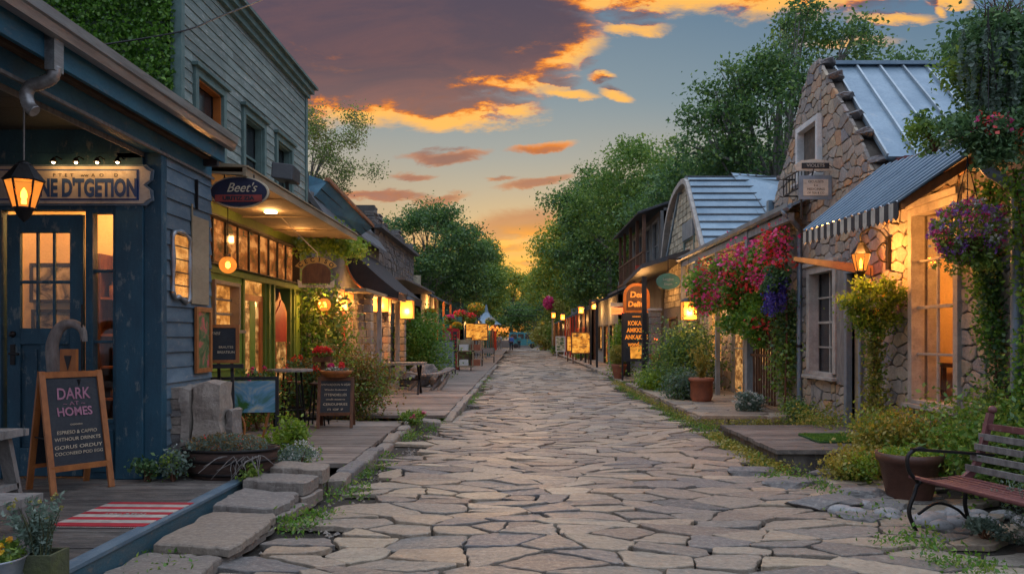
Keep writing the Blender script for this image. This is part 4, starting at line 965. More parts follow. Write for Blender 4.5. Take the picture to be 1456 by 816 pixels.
# doormat
r = thing('door_mat', 'red and cream striped mat lying on the grey porch deck', 'mat', (-3.1, 6.05, .205), R(-2)); mb = MB()
for i in range(9):
    a = -.40+.8*i/9; mb.box(-.34, .36, a, a+.8/9, 0, .014+.001*(i % 2), i % 2)
mb.build('weave', [M['matred'], M['matcream']], r, True)
text('writing', "Leec &TrN", .07, (.02, -.04, .018), (1, 0, 0), (0, 0, 1), M['matcream'], r, .001, local=True)
mb = MB()
for i in range(40):
    for y in (-.40, .40): mb.box(-.33+i*.0172, -.326+i*.0172, y-.02, y+.02, .002, .008)
mb.build('fringe', M['matcream'], r, True)
# tub and box with yellow flowers, lower left
def plant(name, label, loc, sets, mats, cat='plant', stems=None, group=None, z0=None):
    r = thing(name, label, cat, loc, 0, group)
    leafmesh('foliage', sets, mats, r)
    if stems is not None: stems.build('stem', M['moss'], r)
    return r
def stems(c, n, r0, h, spread, rad=.004):
    mb = MB()
    for i in range(n):
        a = U(0, 6.28); q = U(0, r0); b = Vector(c)+Vector((math.cos(a)*q, math.sin(a)*q, 0)); e = b+Vector((math.cos(a)*spread*U(.3, 1), math.sin(a)*spread*U(.3, 1), h*U(.7, 1)))
        mb.tube([b, (b+e)/2+Vector((U(-.02, .02), U(-.02, .02), .02)), e], [rad, rad*.8, rad*.4], 4)
    return mb
r = thing('zinc_tub', 'round galvanised tub at the lower left corner of the porch deck', 'tub', (-2.93, 4.27, .2)); mb = MB()
mb.lathe((-2.93, 4.27, .2), [(.12, 0), (.15, .02), (.165, .08), (.16, .10), (.178, .17), (.185, .185), (.17, .18), (.15, .15)], 24); mb.build('body', M['zinc'], r)
mb = MB(); mb.lathe((-2.93, 4.27, .335), [(.155, 0), (.15, .01)], 16); mb.build('soil', M['soil'], r)
plant('marigold_plant', 'orange and yellow marigolds growing in the galvanised tub', (-2.93, 4.27, .34), [(ell((-2.93, 4.27, .40), (.17, .15, .09), 500), .05, .4, .4, -.6, 0), (np.concatenate([ell((-2.93+U(-.15, .15), 4.21+U(-.12, .1), .43+U(0, .07)), (.018, .018, .012), 26, .2) for i in range(13)]), .022, .9, .9, 0, 1)], [G['mid'], G['fyel']])
r = thing('square_planter', 'mossy square wooden planter beside the galvanised tub', 'planter', (-2.71, 4.39, .216)); mb = MB()
for q in [(-2.80, -2.62, 4.30, 4.32), (-2.80, -2.62, 4.46, 4.48), (-2.80, -2.78, 4.32, 4.46), (-2.64, -2.62, 4.32, 4.46)]: mb.box(q[0], q[1], q[2], q[3], .216, .38)
mb.build('body', M['moss'], r)
plant('bushy_herb', 'tall bushy green herb spilling from the mossy square planter', (-2.71, 4.39, .36), [(np.concatenate([lineleaf((-2.72, 4.39, .34), (-2.74+U(-.17, .1), 4.39+U(-.1, .1), .52+U(0, .18)), 60, .012) for i in range(24)]), .035, .4, .3, -.3, 0), (np.concatenate([ell((-2.73+U(-.17, .1), 4.39+U(-.1, .1), .66+U(-.1, .05)), (.012,)*3, 12, .3) for i in range(10)]), .014, .8, .5, 0, 1)], [G['grey'], G['yellow']], stems=stems((-2.72, 4.39, .34), 24, .05, .3, .1))
# stone slabs between deck and street
SL = [((-2.67, 4.2), (-1.98, 4.1), (-1.96, 5.35), (-2.67, 5.5), .09), ((-2.67, 5.5), (-2.0, 5.35), (-1.98, 6.45), (-2.67, 6.55), .14), ((-2.67, 6.55), (-2.0, 6.45), (-1.95, 7.1), (-2.65, 7.2), .19), ((-2.65, 7.2), (-1.96, 7.1), (-1.93, 7.6), (-2.62, 7.7), .25), ((-2.62, 7.7), (-1.95, 7.6), (-1.93, 8.0), (-2.6, 8.1), .29)]
sn = ['nearest long flat', 'second flat', 'middle stepped', 'thick upper', 'topmost end']
for i, (a, b, c, d, hh) in enumerate(SL):
    mb = MB(); n_ = 1 if hh < .12 else 2
    for k_ in range(n_):
        lo = hh*k_/n_; o_ = .035*k_; q_ = lambda p, sx, sy: (p[0]+sx*o_+rr.uniform(-.03, .03), p[1]+sy*o_*.4+rr.uniform(-.015, .015))
        stone(mb, [q_(a, 1, 1), q_(b, -1, 1), (b[0]+rr.uniform(-.06, .02), (b[1]+c[1])/2), q_(c, -1, -1), q_(d, 1, -1)], .004, .07, .022, lambda x, y, q: Vector((x, y, lo+(q if q > 0 else 0)+.012*noise.noise(Vector((x*5, y*5, lo*9))))), hh/n_-.004, .014, rr, .04)
    T(mb.build('stone_slab', M['ledge'], loc=((a[0]+c[0])/2, (a[1]+c[1])/2, 0)), f'{sn[i]} grey rock slab in the ledge between the blue edged deck and the street', 'stone', 'rock slabs along the porch deck')
# stone pier
mb = MB(); rs = random.Random(2)
z = .2
while z < 1.04:
    hh = rs.uniform(.07, .12); x = -3.66; mb.box(-3.62, -3.46, 7.84, 8.1, z, z+hh-.008) if False else None
    for q0, q1 in ((-3.60, -3.44+rs.uniform(-.03, .03)),): mb.hexa([Vector((x_+rs.uniform(-.012, .012), y_+rs.uniform(-.012, .012), z_)) for z_ in (z, z+hh-.008) for x_, y_ in ((q0, 7.84), (q1, 7.84), (q1, 8.12), (q0, 8.12))])
    z += hh
def blk(x0, x1, y0, y1, z0, z1, sd):
    bm = bmesh.new(); bmesh.ops.create_cube(bm, size=1); bmesh.ops.subdivide_edges(bm, edges=bm.edges, cuts=6, use_grid_fill=True)
    vs = []
    for v in bm.verts:
        q = Vector(((x0+x1)/2+v.co.x*(x1-x0), (y0+y1)/2+v.co.y*(y1-y0), (z0+z1)/2+v.co.z*(z1-z0))); e = q*5+Vector((sd, 0, 0)); k_ = 1-.12*max(0, abs(v.co.x)+abs(v.co.y)+abs(v.co.z)-1.0)
        q = Vector(((x0+x1)/2+v.co.x*k_*(x1-x0), (y0+y1)/2+v.co.y*k_*(y1-y0), (z0+z1)/2+v.co.z*k_*(z1-z0)))
        vs.append(q+Vector((noise.noise(e), noise.noise(e+Vector((9, 0, 0))), noise.noise(e+Vector((0, 9, 0)))))*.045)
    mb.add(vs, [tuple(v.index for v in f.verts) for f in bm.faces], 0, False); bm.free()
blk(-3.46, -3.36, 7.82, 8.14, .2, 1.08, 1); blk(-3.36, -3.07, 7.86, 8.24, .2, 1.13, 2); blk(-3.07, -2.98, 7.98, 8.26, .2, .84, 4)
T(mb.build('stone_pier', M['ledge'], loc=(-3.3, 8.0, .2)), 'rugged grey rock pier standing at the end of the blue siding', 'pier')
# barrel planter
def boatpot(name, label, c, rx_, ry_, h_, mt, cat='planter', hoops=True):
    r = thing(name, label, cat, c); mb = MB(); x, y, z = c
    mb.lathe((x, y, z), [(.72, 0), (.86, h_*.3), (.95, h_*.7), (1, h_), (.93, h_), (.9, h_*.8)], 30, sx=rx_, sy=ry_); mb.build('body', M[mt], r)
    if hoops:
        for f, q in ((.22, .85), (.62, .955), (.93, 1.0)):
            mb = MB(); mb.lathe((x, y, z+h_*f), [(q*1.0, 0), (q*1.022, 0), (q*1.03, .03), (q*1.008, .03)], 30, sx=rx_, sy=ry_, cap=False); mb.build('hoop', M['iron'], r)
    mb = MB(); mb.lathe((x, y, z+h_*.82), [(.9, 0), (.5, .03), (.01, .04)], 24, sx=rx_, sy=ry_); mb.build('soil', M['soil'], r); return r
boatpot('barrel_planter', 'oval dark wooden half barrel planter on the deck before the rock pier', (-2.92, 7.75, .16), .48, .3, .33, 'barrel')
plant('trailing_herb', 'fine grey green herb with tiny red flowers filling the oval barrel planter', (-2.92, 7.75, .45), [(ell((-2.95, 7.75, .50), (.44, .26, .13), 3000, .3), .035, .25, .1, -.7, 0), (ell((-2.95, 7.7, .53), (.42, .24, .12), 500, .5), .04, .4, .3, -.4, 2), (ell((-2.95, 7.7, .55), (.4, .22, .08), 60, .7), .02, .9, .5, 0, 1)], [G['grey'], G['fred'], G['rust']])
mb = MB()
for i in range(22):
    a = Vector((-2.72+U(-.15, .2), 7.52+U(-.05, .05), .44)); e = a+Vector((U(-.25, .2), U(-.25, -.05), U(-.3, -.05))); mb.tube([a, (a+e)/2+Vector((U(-.06, .06), 0, U(0, .08))), e], [.005, .004, .002], 4)
T(mb.build('dry_twigs', M['greywood'], loc=(-2.7, 7.5, .2)), 'tangle of dry twigs hanging over the rim of the barrel planter', 'twigs')
def shrub(name, label, c, r_, n, size, g1, g2=None, flowers=None, group=None, asp=.55, cl=9, stem=True, droop=-.2, fsize=.04, fn=18):
    """clumped crown; c = base point, r_ = (rx, ry, height)"""
    r = thing(name, label, 'shrub', c, 0, group); x, y, z = c; cc = ell((x, y, z+r_[2]*.5), (r_[0]*.72, r_[1]*.72, r_[2]*.38), cl, .6)
    pts = clumps(cc, max(r_)*.36, n//cl); pts[:, 2] = np.maximum(pts[:, 2], z+.01)
    k = len(pts)//3 if g2 else 0
    sets = [(pts[k:], size, asp, .4, droop, 0)]; mats = [G[g1]]
    if g2: sets.append((pts[:k], size, asp, .5, droop, len(mats))); mats.append(G[g2])
    leafmesh('foliage', sets, mats, r)
    if flowers:
        fm, fnn = flowers; f = ell((x, y, z+r_[2]*.55), (r_[0]*.95, r_[1]*.95, r_[2]*.5), fnn, .97); f = f[f[:, 2] > z+r_[2]*.3]
        leafmesh('flowers', [(np.concatenate([p_+rng.normal(size=(fn, 3))*fsize*.32 for p_ in f]), fsize*.6, .9, .5, 0, 0)], [G[fm]], r)
    if stem:
        s = MB()
        for q in cc[:7]: s.tube([(x+U(-.03, .03), y+U(-.03, .03), z), ((x+q[0])/2+U(-.03, .03), (y+q[1])/2, z+(q[2]-z)*.5), tuple(q)], [.012, .008, .004], 5)
        s.build('stem', M['brownwood'], r)
    return r
shrub('lime_shrub', 'bright lime green shrub on the boardwalk behind the barrel planter', (-2.66, 8.95, .14), (.27, .27, .52), 2600, .055, 'lime', 'mid')
shrub('white_flowering_shrub', 'low round shrub covered in tiny white flowers beside the barrel planter', (-2.36, 8.25, .14), (.2, .2, .34), 1500, .03, 'grey', None, ('fwhite', 130), fsize=.022, fn=6)
shrub('leafy_weed', 'small leafy green weed at the foot of the rock pier', (-3.38, 7.48, .2), (.15, .13, .34), 700, .045, 'grey', 'mid', ('fwhite', 12), fsize=.02, fn=5)
shrub('dark_weed', 'dark leafy weed in the corner below the blue corner post', (-3.62, 7.45, .2), (.13, .1, .22), 300, .05, 'dark')
shrub('edge_weed', 'small green weed growing over the end of the blue deck edge', (-2.62, 7.45, .2), (.12, .12, .2), 350, .04, 'mid')
shrub('edge_weed', 'pink flowering weed on the kerb by the end of the near boardwalk', (-1.85, 13.2, .1), (.25, .3, .22), 900, .05, 'mid', None, ('fpink', 3), fsize=.06)
# easel and small boards in front of the green shop
r = thing('easel_board', 'orange framed menu chalkboard on a tall black easel', 'board', (-3.62, 9.2, .14), R(12))
mb = MB()
for q in [(-.25, -.21, 1.14, 1.6), (.21, .25, 1.14, 1.6), (-.21, .21, 1.14, 1.18), (-.21, .21, 1.56, 1.6)]: mb.box(q[0], q[1], -.03, .0, q[2], q[3])
mb.build('frame', M['orangewood'], r, True); mb = MB(); mb.box(-.21, .21, -.02, -.005, 1.18, 1.56); mb.build('board', M['chalk'], r, True)
text('writing', 'Wines', .07, (-.06, -.022, 1.5), (1, 0, 0), (0, -1, 0), M['cream'], r, .001, shear=.3, local=True)
for i, (a, z) in enumerate((('BRAUTEE', 1.33), ('BREATEUN', 1.27))): text('writing', a, .04, (.1, -.022, z), (1, 0, 0), (0, -1, 0), M['cream'], r, .001, local=True)
mb = MB(); mb.box(-.17, -.06, -.024, -.021, 1.2, 1.4); mb.build('card', M['pink'], r, True)
for x, y in ((-.2, -.06), (.2, -.06), (0, .3)): mb = MB(); mb.bar((x, y, 0), (x*.8, .02, 1.2 if y < 0 else 1.5), .035, .035); mb.build('leg', M['black'], r, True)
mb = MB(); mb.box(-.3, .3, -.07, .01, 1.08, 1.13); mb.build('ledge', M['black'], r, True)
pic = art('painted_river_board', (.03, .12, .02), (.12, .28, .42), (.55, .5, .3), 2.5)
r = thing('painted_board', 'painted landscape sign board propped under the easel chalkboard', 'board', (-3.5, 9.75, .14), R(10)); mb = MB()
for q in [(-.42, -.38, .1, .95), (.38, .42, .1, .95)]: mb.box(q[0], q[1], -.02, .02, q[2], q[3])
mb.box(-.38, .38, -.02, .02, .91, .95); mb.build('frame', M['black'], r, True); mb = MB(); mb.box(-.38, .38, -.012, .0, .5, .9); mb.build('board', pic, r, True)
mb = MB(); mb.bar((-.3, .02, .5), (-.18, .02, 0), .04, .03); mb.bar((.3, .02, .5), (.18, .02, 0), .04, .03); mb.tube([(-.12+.13*math.cos(t/10*math.pi), -.01, .3+.2*math.sin(t/10*math.pi)) for t in range(21)], .014, 6, cap=False); mb.build('trestle', M['orangewood'], r, True)
def bartable(loc, label, rz=0, r0=.36, h=.9):
    r = thing('bar_table', label, 'table', loc, rz); mb = MB(); mb.lathe((0, 0, h), [(r0, 0), (r0, .03), (r0-.01, .035)], 28); mb.build('table_top', M['greywood'], r, True)
    for i in range(4): a = i*math.pi/2+.78; mb = MB(); mb.bar((math.cos(a)*r0*.75, math.sin(a)*r0*.75, 0), (math.cos(a)*r0*.55, math.sin(a)*r0*.55, h), .028, .028); mb.build('leg', M['iron'], r, True)
    mb = MB(); mb.tube([(math.cos(t/12*6.283)*r0*.68, math.sin(t/12*6.283)*r0*.68, .3) for t in range(13)], .01, 6, cap=False); mb.build('foot_ring', M['iron'], r, True); return r
bartable((-3.72, 12.4, .14), 'round grey bar table with black iron legs beside the basket topped chalkboard')
def stool(loc, label, rz):
    r = thing('bar_stool', label, 'stool', loc, rz, 'bar stools round the grey bar table'); mb = MB(); mb.lathe((0, 0, .66), [(.15, 0), (.16, .015), (.15, .035)], 18); mb.build('seat', M['brownwood'], r, True)
    for i in range(4): a = i*math.pi/2+.78; mb = MB(); mb.bar((math.cos(a)*.19, math.sin(a)*.19, 0), (math.cos(a)*.11, math.sin(a)*.11, .66), .022, .022); mb.build('leg', M['orangewood'] if rz > 1 else M['iron'], r, True)
    mb = MB(); mb.tube([(math.cos(t/12*6.283)*.16, math.sin(t/12*6.283)*.16, .25) for t in range(13)], .008, 6, cap=False); mb.build('foot_ring', M['iron'], r, True); return r
stool((-4.15, 12.3, .14), 'bar stool with varnished orange legs on the wall side of the bar table', 1.5)
stool((-3.35, 12.75, .14), 'black legged bar stool between the bar table and the basket topped chalkboard', 0)
stool((-3.9, 13.2, .14), 'black legged bar stool behind the grey bar table', .5)
sandwich('sandwich_board', 'brown sandwich chalkboard with a flower basket on top by the bar table', (-3.0, 12.5, .14), R(6), .52, .8, 'brownwood', 'chalk', [('WWWADOUN N ASAN', .05, .68, 'cream', 0), ('Wmubit Budouson', .04, .6, 'cream', 0), ('ITTENDIELLES', .055, .52, 'cream', 0), ('vmulit ouwerte', .04, .45, 'cream', 0), ('CERIDUMRIES', .055, .37, 'cream', 0), ('ITI  IOIF  IF', .045, .29, 'cream', 0)], .4)
r = thing('flower_basket', 'shallow wicker basket of pink and red flowers on top of the brown chalkboard', 'basket', (-3.0, 12.5, .94)); mb = MB()
mb.lathe((-3.0, 12.5, .935), [(.16, 0), (.24, .06), (.27, .11), (.25, .115), (.2, .06)], 20, sy=.7); mb.build('basket', M['orangewood'], r)
leafmesh('flowers', [(ell((-3.0, 12.5, 1.06), (.2, .14, .05), 260), .05, .6, .5, 0, 0), (ell((-3.07, 12.45, 1.13), (.05, .05, .04), 90), .04, .9, .5, 0, 1), (ell((-2.9, 12.45, 1.13), (.05, .05, .06), 90), .04, .9, .5, 0, 2), (ell((-3.0, 12.42, 1.08), (.15, .1, .04), 90), .03, .9, .5, 0, 3)], [G['grey'], G['fpink'], G['fred'], G['fwhite']], r)
r = thing('potted_flowers', 'dark red flowers in a brown box on a post behind the brown chalkboard', 'plant', (-3.5, 13.6, .14)); mb = MB(); mb.box(-3.53, -3.47, 13.57, 13.63, .14, 1.15); mb.build('post', M['brownwood'], r); mb = MB(); mb.box(-3.65, -3.35, 13.5, 13.7, 1.15, 1.25); mb.build('box', M['brownwood'], r)
leafmesh('flowers', [(ell((-3.5, 13.6, 1.33), (.18, .12, .1), 420), .05, .8, .5, 0, 0), (ell((-3.5, 13.6, 1.28), (.2, .14, .07), 260), .06, .6, .4, 0, 1)], [G['fred'], G['mid']], r)
shrub('rust_leaved_shrub', 'large rust tinted bushy shrub behind the basket topped chalkboard', (-3.05, 14.35, .05), (.52, .7, 1.3), 9000, .06, 'rust', 'mid', cl=26)
shrub('leafy_shrub', 'dark leafy shrub with red blooms under the arched orange door', (-4.05, 14.2, .14), (.4, .5, 1.15), 4200, .07, 'dark', 'rust', ('fred', 9), cl=16, fsize=.09)
shrub('leafy_shrub', 'green shrub with pink blooms beside the orange door of the green shop', (-4.1, 12.0, .14), (.25, .4, 1.0), 2600, .06, 'mid', 'dark', ('fpink', 4), cl=12, fsize=.07)
def vine(name, label, paths, n, size, g1, r_=.09, g2=None, flowers=None, loc=None, asp=.7, group=None):
    loc = loc or paths[0][0]; r = thing(name, label, 'vine', loc, 0, group); per = n//sum(len(p)-1 for p in paths)
    pts = np.concatenate([lineleaf(a, b, per, r_) for p in paths for a, b in zip(p, p[1:])]); k = len(pts)//3 if g2 else 0
    st_ = [(pts[k:], size, asp, .3, .3, 0)]; ms = [G[g1]]
    if g2: st_.append((pts[:k], size, asp, .3, .3, 1)); ms.append(G[g2])
    leafmesh('foliage', st_, ms, r)
    if flowers: f = pts[rng.integers(0, len(pts), flowers[1])]; leafmesh('flowers', [(np.concatenate([q+rng.normal(size=(16, 3))*.03 for q in f]), .04, .9, .5, 0, 0)], [G[flowers[0]]], r)
    m = MB()
    for p in paths: m.tube([Vector(q) for q in p], .012, 5)
    m.build('stem', M['brownwood'], r); return r
vine('climbing_vine', 'leafy vine climbing the corner beside the arched hanging sign', [[(-4.1, 15.6, .2), (-4.2, 15.5, 1.6), (-4.1, 15.4, 2.7)], [(-3.9, 15.9, .2), (-3.7, 15.7, 1.4), (-3.9, 15.5, 2.3)]], 5200, .08, 'mid', .2, 'ivy', ('fwhite', 8))
vine('eaves_vine', 'bright green vine trailing under the canopy end and over the black awning', [[(-4.3, 14.9, 3.35), (-3.6, 15.0, 3.4), (-3.5, 15.3, 3.35)], [(-4.0, 16.2, 3.75), (-3.9, 17.2, 3.7), (-3.8, 18.4, 3.6)]], 2600, .085, 'lime', .12, 'mid')
globe('globe_lamp', 'round amber lamp glowing among the vines by the arched sign', (-3.88, 15.2, 2.22), .13, 2.6, 14)

# ---------- cottage with black awning ----------
CX2 = -4.4; CP = left(CX2)
C2 = thing('awning_cottage', 'low cottage with a corrugated grey front, stone pillars and a black awning', 'shop', (CX2, 19.5, .14))
ops = [(17.2, 18.0, .9, 2.1), (18.3, 19.4, .14, 2.3), (20.6, 22.4, .5, 2.2)]
mb = MB(); solid(mb, CP, 16.0, 23.6, .05, 4.6, ops, -.2, -.01); stonewall(mb, CP, [rdom(q) for q in rects(16.0, 23.6, .14, 2.55, ops)], .36, .22, .012, .03, 4, .14)
mb.build('stone_wall', M['stonewall'], C2)
mb = MB(); corrug(mb, CP.p(16.0, 2.55, .04), CP.p(23.6, 2.55, .04), CP.p(23.6, 4.6, .04), CP.p(16.0, 4.6, .04), 60, .02); mb.box(-9, CX2-.01, 15.98, 16.0, .1, 5); mb.build('corrugated_wall', M['corr'], C2)
window(C2, CP, 17.2, 18.0, .9, 2.1, 2, 2, 'soffit', 'lit', .08); window(C2, CP, 20.6, 22.4, .55, 2.15, 3, 1, 'greyplank', 'litdim', .08)
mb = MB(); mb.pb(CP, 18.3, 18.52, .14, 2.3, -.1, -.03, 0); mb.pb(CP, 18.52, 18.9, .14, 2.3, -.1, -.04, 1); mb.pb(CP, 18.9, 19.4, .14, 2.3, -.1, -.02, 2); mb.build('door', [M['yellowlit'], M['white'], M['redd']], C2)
mb = MB(); mb.pb(CP, 17.9, 19.8, 2.38, 2.72, .03, .1); mb.build('name_board', M['orangewood'], C2); mb = MB(); mb.pb(CP, 17.98, 19.72, 2.43, 2.66, .1, .106); mb.build('name_panel', M['orangelit'], C2)
for y in (16.6, 19.75, 20.3, 22.8): mb = MB(); 
for i, y in enumerate((17.6, 19.9, 22.6)):
    mb = MB(); z = .14; x = -3.55
    while z < 2.5:
        hh = rr.uniform(.12, .22); c_ = rr.uniform(-.06, .06)
        for q0, q1 in ((-.15, c_), (c_+.01, .15)): mb.box(x+q0+rr.uniform(-.015, .015), x+q1, y-.15+rr.uniform(-.015, .015), y+.15, z, z+hh-.012)
        z += hh
    mb.build('pillar', M['stonewall'], C2, bevel=.02)
for i, y in enumerate((18.7, 21.4)): mb = MB(); mb.box(-3.5, -3.4, y, y+.1, .14, 2.6); mb.build('post', M['greyplank'], C2)
mb = MB(); mb.box(-3.75, -3.3, 16.4, 23.2, 2.55, 2.62); mb.build('porch_beam', M['soffit'], C2)
lamp((-3.9, 19.0, 2.45), 26, r=.1, parent=C2); lamp((-3.9, 21.6, 2.4), 22, r=.1, parent=C2)
# black awning with orange piping
r = thing('black_awning', 'sagging black cloth awning edged with orange piping over the stone cottage', 'awning', (-4.3, 19, 2.6)); mb = MB(); K_ = 12
prof = lambda f: (-4.34+f*1.3, 3.88-1.2*f-.06*math.sin(f*3.14))
vs = [];
for y in (19.0, 23.4):
    for i in range(K_+1): x, z = prof(i/K_); vs.append((x, y, z))
mb.add(vs, [(i, i+1, K_+2+i, K_+1+i) for i in range(K_)], 0, True)
low_ = smooth([Vector((-4.34, 19.0, 3.88)), Vector((-4.3, 19.0, 3.35)), Vector((-4.08, 19.0, 2.92)), Vector((-3.7, 19.0, 2.66)), Vector((-3.34, 19.0, 2.56)), Vector((-3.04, 19.0, 2.5))], 4)
mb.add([(prof(i/K_)[0], 19.0, prof(i/K_)[1]) for i in range(K_+1)]+[tuple(v) for v in low_[::-1]], [tuple(range(K_+1+len(low_)))])
x, z = prof(1); mb.box(x-.01, x+.01, 19.0, 23.4, z-.2, z); mb.build('cloth', M['blackcloth'], r)
mb = MB(); mb.tube([v+Vector((0, -.02, 0)) for v in low_], .025, 6); mb.build('piping', M['oranged'], r)
mb = MB(); mb.tube([(prof(1)[0], 19.0, prof(1)[1]), (prof(1)[0], 23.4, prof(1)[1])], .02, 6); mb.build('rail', M['iron'], r)
# blue boarded roof end with copper edge + shed roofs above
r = thing('blue_gable_roof', 'small blue boarded roof end with a copper coloured edge above the awning', 'roof', (-4.6, 18, 4.4)); mb = MB()
pa = [(-4.43, 16.0, 4.33), (-4.15, 16.5, 4.90), (-3.86, 20.0, 4.40), (-4.2, 19.5, 4.05)]
mb.hexa([Vector(pa[0]), Vector(pa[3]), Vector(pa[3])+Vector((-1.2, 0, 0)), Vector(pa[0])+Vector((-1.2, 0, 0)), Vector(pa[1]), Vector(pa[2]), Vector(pa[2])+Vector((-1.2, 0, .4)), Vector(pa[1])+Vector((-1.2, 0, .4))]); mb.build('boards', M['beamblue'], r)
mb = MB()
for f in (.33, .66): mb.bar(Vector(pa[0]).lerp(Vector(pa[1]), f)+Vector((.01, -.01, 0)), Vector(pa[3]).lerp(Vector(pa[2]), f)+Vector((.01, -.01, 0)), .015, .015)
mb.build('board_joint', M['black'], r); mb = MB(); mb.bar(Vector(pa[1])+Vector((0, -.02, .04)), Vector(pa[2])+Vector((0, -.02, .04)), .1, .08); mb.build('edge', M['copper'], r)
mb = MB(); seamroof(mb, (-4.7, 16.0, 4.6), (-4.7, 16.6, 4.9), (-8, 16.6, 6), (-8, 16, 6), 2)
mb.build('rear_roof', [M['slate'], M['slate']], r)
mb = MB(); mb.hexa([(-4.1, 16.0, 4.1), (-4.1, 23.6, 4.1), (-4.6, 23.6, 4.6), (-4.6, 16, 4.6), (-4.1, 16.0, 4.16), (-4.1, 23.6, 4.16), (-4.7, 23.6, 5.0), (-4.7, 16, 5.0)]); mb.hexa([(-4.7, 16.0, 4.6), (-4.7, 23.6, 4.6), (-9, 23.6, 4.6), (-9, 16, 4.6), (-4.7, 16.0, 5.0), (-4.7, 23.6, 5.0), (-9, 23.6, 6.2), (-9, 16, 6.2)]); mb.build('roof', M['slate'], C2)
# parapet building
D2 = thing('parapet_house', 'grey two storey stone house with ragged stepped parapets beyond the awning', 'house', (-4.6, 27, .1)); DP = left(-4.5)
mb = MB(); ops = [(25, 26, .9, 2.1), (28.5, 29.6, .14, 2.3)]; solid(mb, DP, 23.6, 32, .05, 5.0, ops, -.3, -.01); stonewall(mb, DP, [rdom(q) for q in rects(23.6, 32, .14, 5.0, ops)], .5, .28, .015, .03, 6, 0)
mb.build('front_wall', M['greystone'], D2)
for y, z in ((23.6, 5.6), (31.8, 5.4)): mb = MB(); mb.box(-9, -4.5, y, y+.2, .1, z); mb.build('side_wall', M['corr'], D2)
for i, (y, t_) in enumerate(((23.9, 5.6), (24.8, 5.5), (25.8, 5.35), (28.6, 5.5), (29.5, 5.4), (31.3, 5.2))): 
    mb = MB()
    for k_ in range(7):
        zz = 5.0+(t_-5)*k_/7; a_ = .42-.03*k_+rr.uniform(-.03, .03); mb.box(-4.8, -4.5+rr.uniform(-.02, .03), y-a_, y+a_+rr.uniform(-.05, .05), zz, zz+(t_-5)/7-.01)
    mb.build('parapet', M['greystone'], D2, bevel=.02)
mb = MB(); mb.box(-9, -4.25, 23.5, 32.1, 4.9, 5.0); mb.box(-4.4, -3.6, 24, 32, 3.35, 3.42); mb.build('ledge_roof', M['slate'], D2)
window(D2, DP, 25, 26, .9, 2.1, 2, 2, 'trimstone', 'lit'); window(D2, DP, 28.5, 29.6, .2, 2.3, 1, 2, 'brownwood', 'litdim', sill=False)
mb = MB(); 
for i in range(5): mb.tube([(-4.2, 23.8, 4.5-.25*i), (-4.25, 31.5, 4.45-.25*i)], .012, 5)
mb.build('railing', M['iron'], D2)
# shed and stalls further along
def shed(label, y0, y1, X, h, wall, roof, post, over=.9, lit=True, side=-1, name='shed', n=3, rise=.5):
    s = side; pl = left(X) if s < 0 else right(X); r = thing(name, label, 'shop', (X, (y0+y1)/2, .1)); mb = MB(); L = y1-y0
    ops = [(y0+L*(.12+.3*i), y0+L*(.12+.3*i)+L*.2, .14 if i == 1 else .9, 2.15) for i in range(n)]
    solid(mb, pl, y0, y1, .05, h, ops, -.3, -.02)
    if wall in ('shingle', 'greywood', 'brownwood', 'teal', 'greyplank', 'redd'):
        u = y0
        while u < y1: 
            for q in rects(u, min(u+.28, y1), .1, h, ops): mb.pb(pl, q[0], q[1]-.01, q[2], q[3], -.018, .004)
            u += .28
    else: stonewall(mb, pl, [rdom(q) for q in rects(y0, y1, .14, h, ops)], .5, .3, .015, .03, int(y0), 0)
    x2 = X+s*4; mb.box(min(X+s*.02, x2), max(X+s*.02, x2), y0, y0+.1, .1, h+.6); mb.build('wall', M[wall], r)
    for i, o_ in enumerate(ops): window(r, pl, *o_, 1 if i == 1 else 2, 2, post, ('lit', 'litdim', 'litred')[(i+int(y0)) % 3] if lit else 'darkglass', .07, sill=(i != 1), back=-.09)
    e = X-s*over; mb = MB(); lo, hi = h-.35, h+rise
    seamroof(mb, (e, y0-.15, lo), (e, y1+.15, lo), (X+s*2.5, y1+.15, hi+.8), (X+s*2.5, y0-.15, hi+.8), max(4, int(L/.8))); mb.build('roof', [M[roof], M[roof]], r)
    k = max(2, int(L/2.6))
    for i in range(k+1): y = y0+L*i/k; p = MB(); p.box(e-.06 if s > 0 else e-.04, e+.04 if s > 0 else e+.06, y-.05, y+.05, .1, lo); p.build('post', M[post], r)
    lamp((X-s*over*.5, y0+L*.3, lo-.25), 24, r=.1, parent=r)
    if L > 6: lamp((X-s*over*.5, y0+L*.75, lo-.25), 24, r=.1, parent=r)
    return r
shed('pale boarded shop with red orange posts beyond the parapet house', 33, 40, -4.3, 3.6, 'shingle', 'slate', 'oranged', .6)
shed('green boarded market stall with a low awning roof on the left', 44, 52, -3.3, 2.9, 'teal', 'darkroof', 'greyplank', .7)
shed('brown timber stall lit with warm bulbs on the left', 54, 64, -2.9, 2.9, 'brownwood', 'slate', 'teal', .5)
shed('grey timber stall near the far end on the left', 67, 84, -3.4, 3.1, 'greywood', 'roofblue', 'redd', .6)
shed('brown boarded store at the very end of the left side', 88, 108, -4.2, 3.6, 'redd', 'slate', 'greyplank', .6)
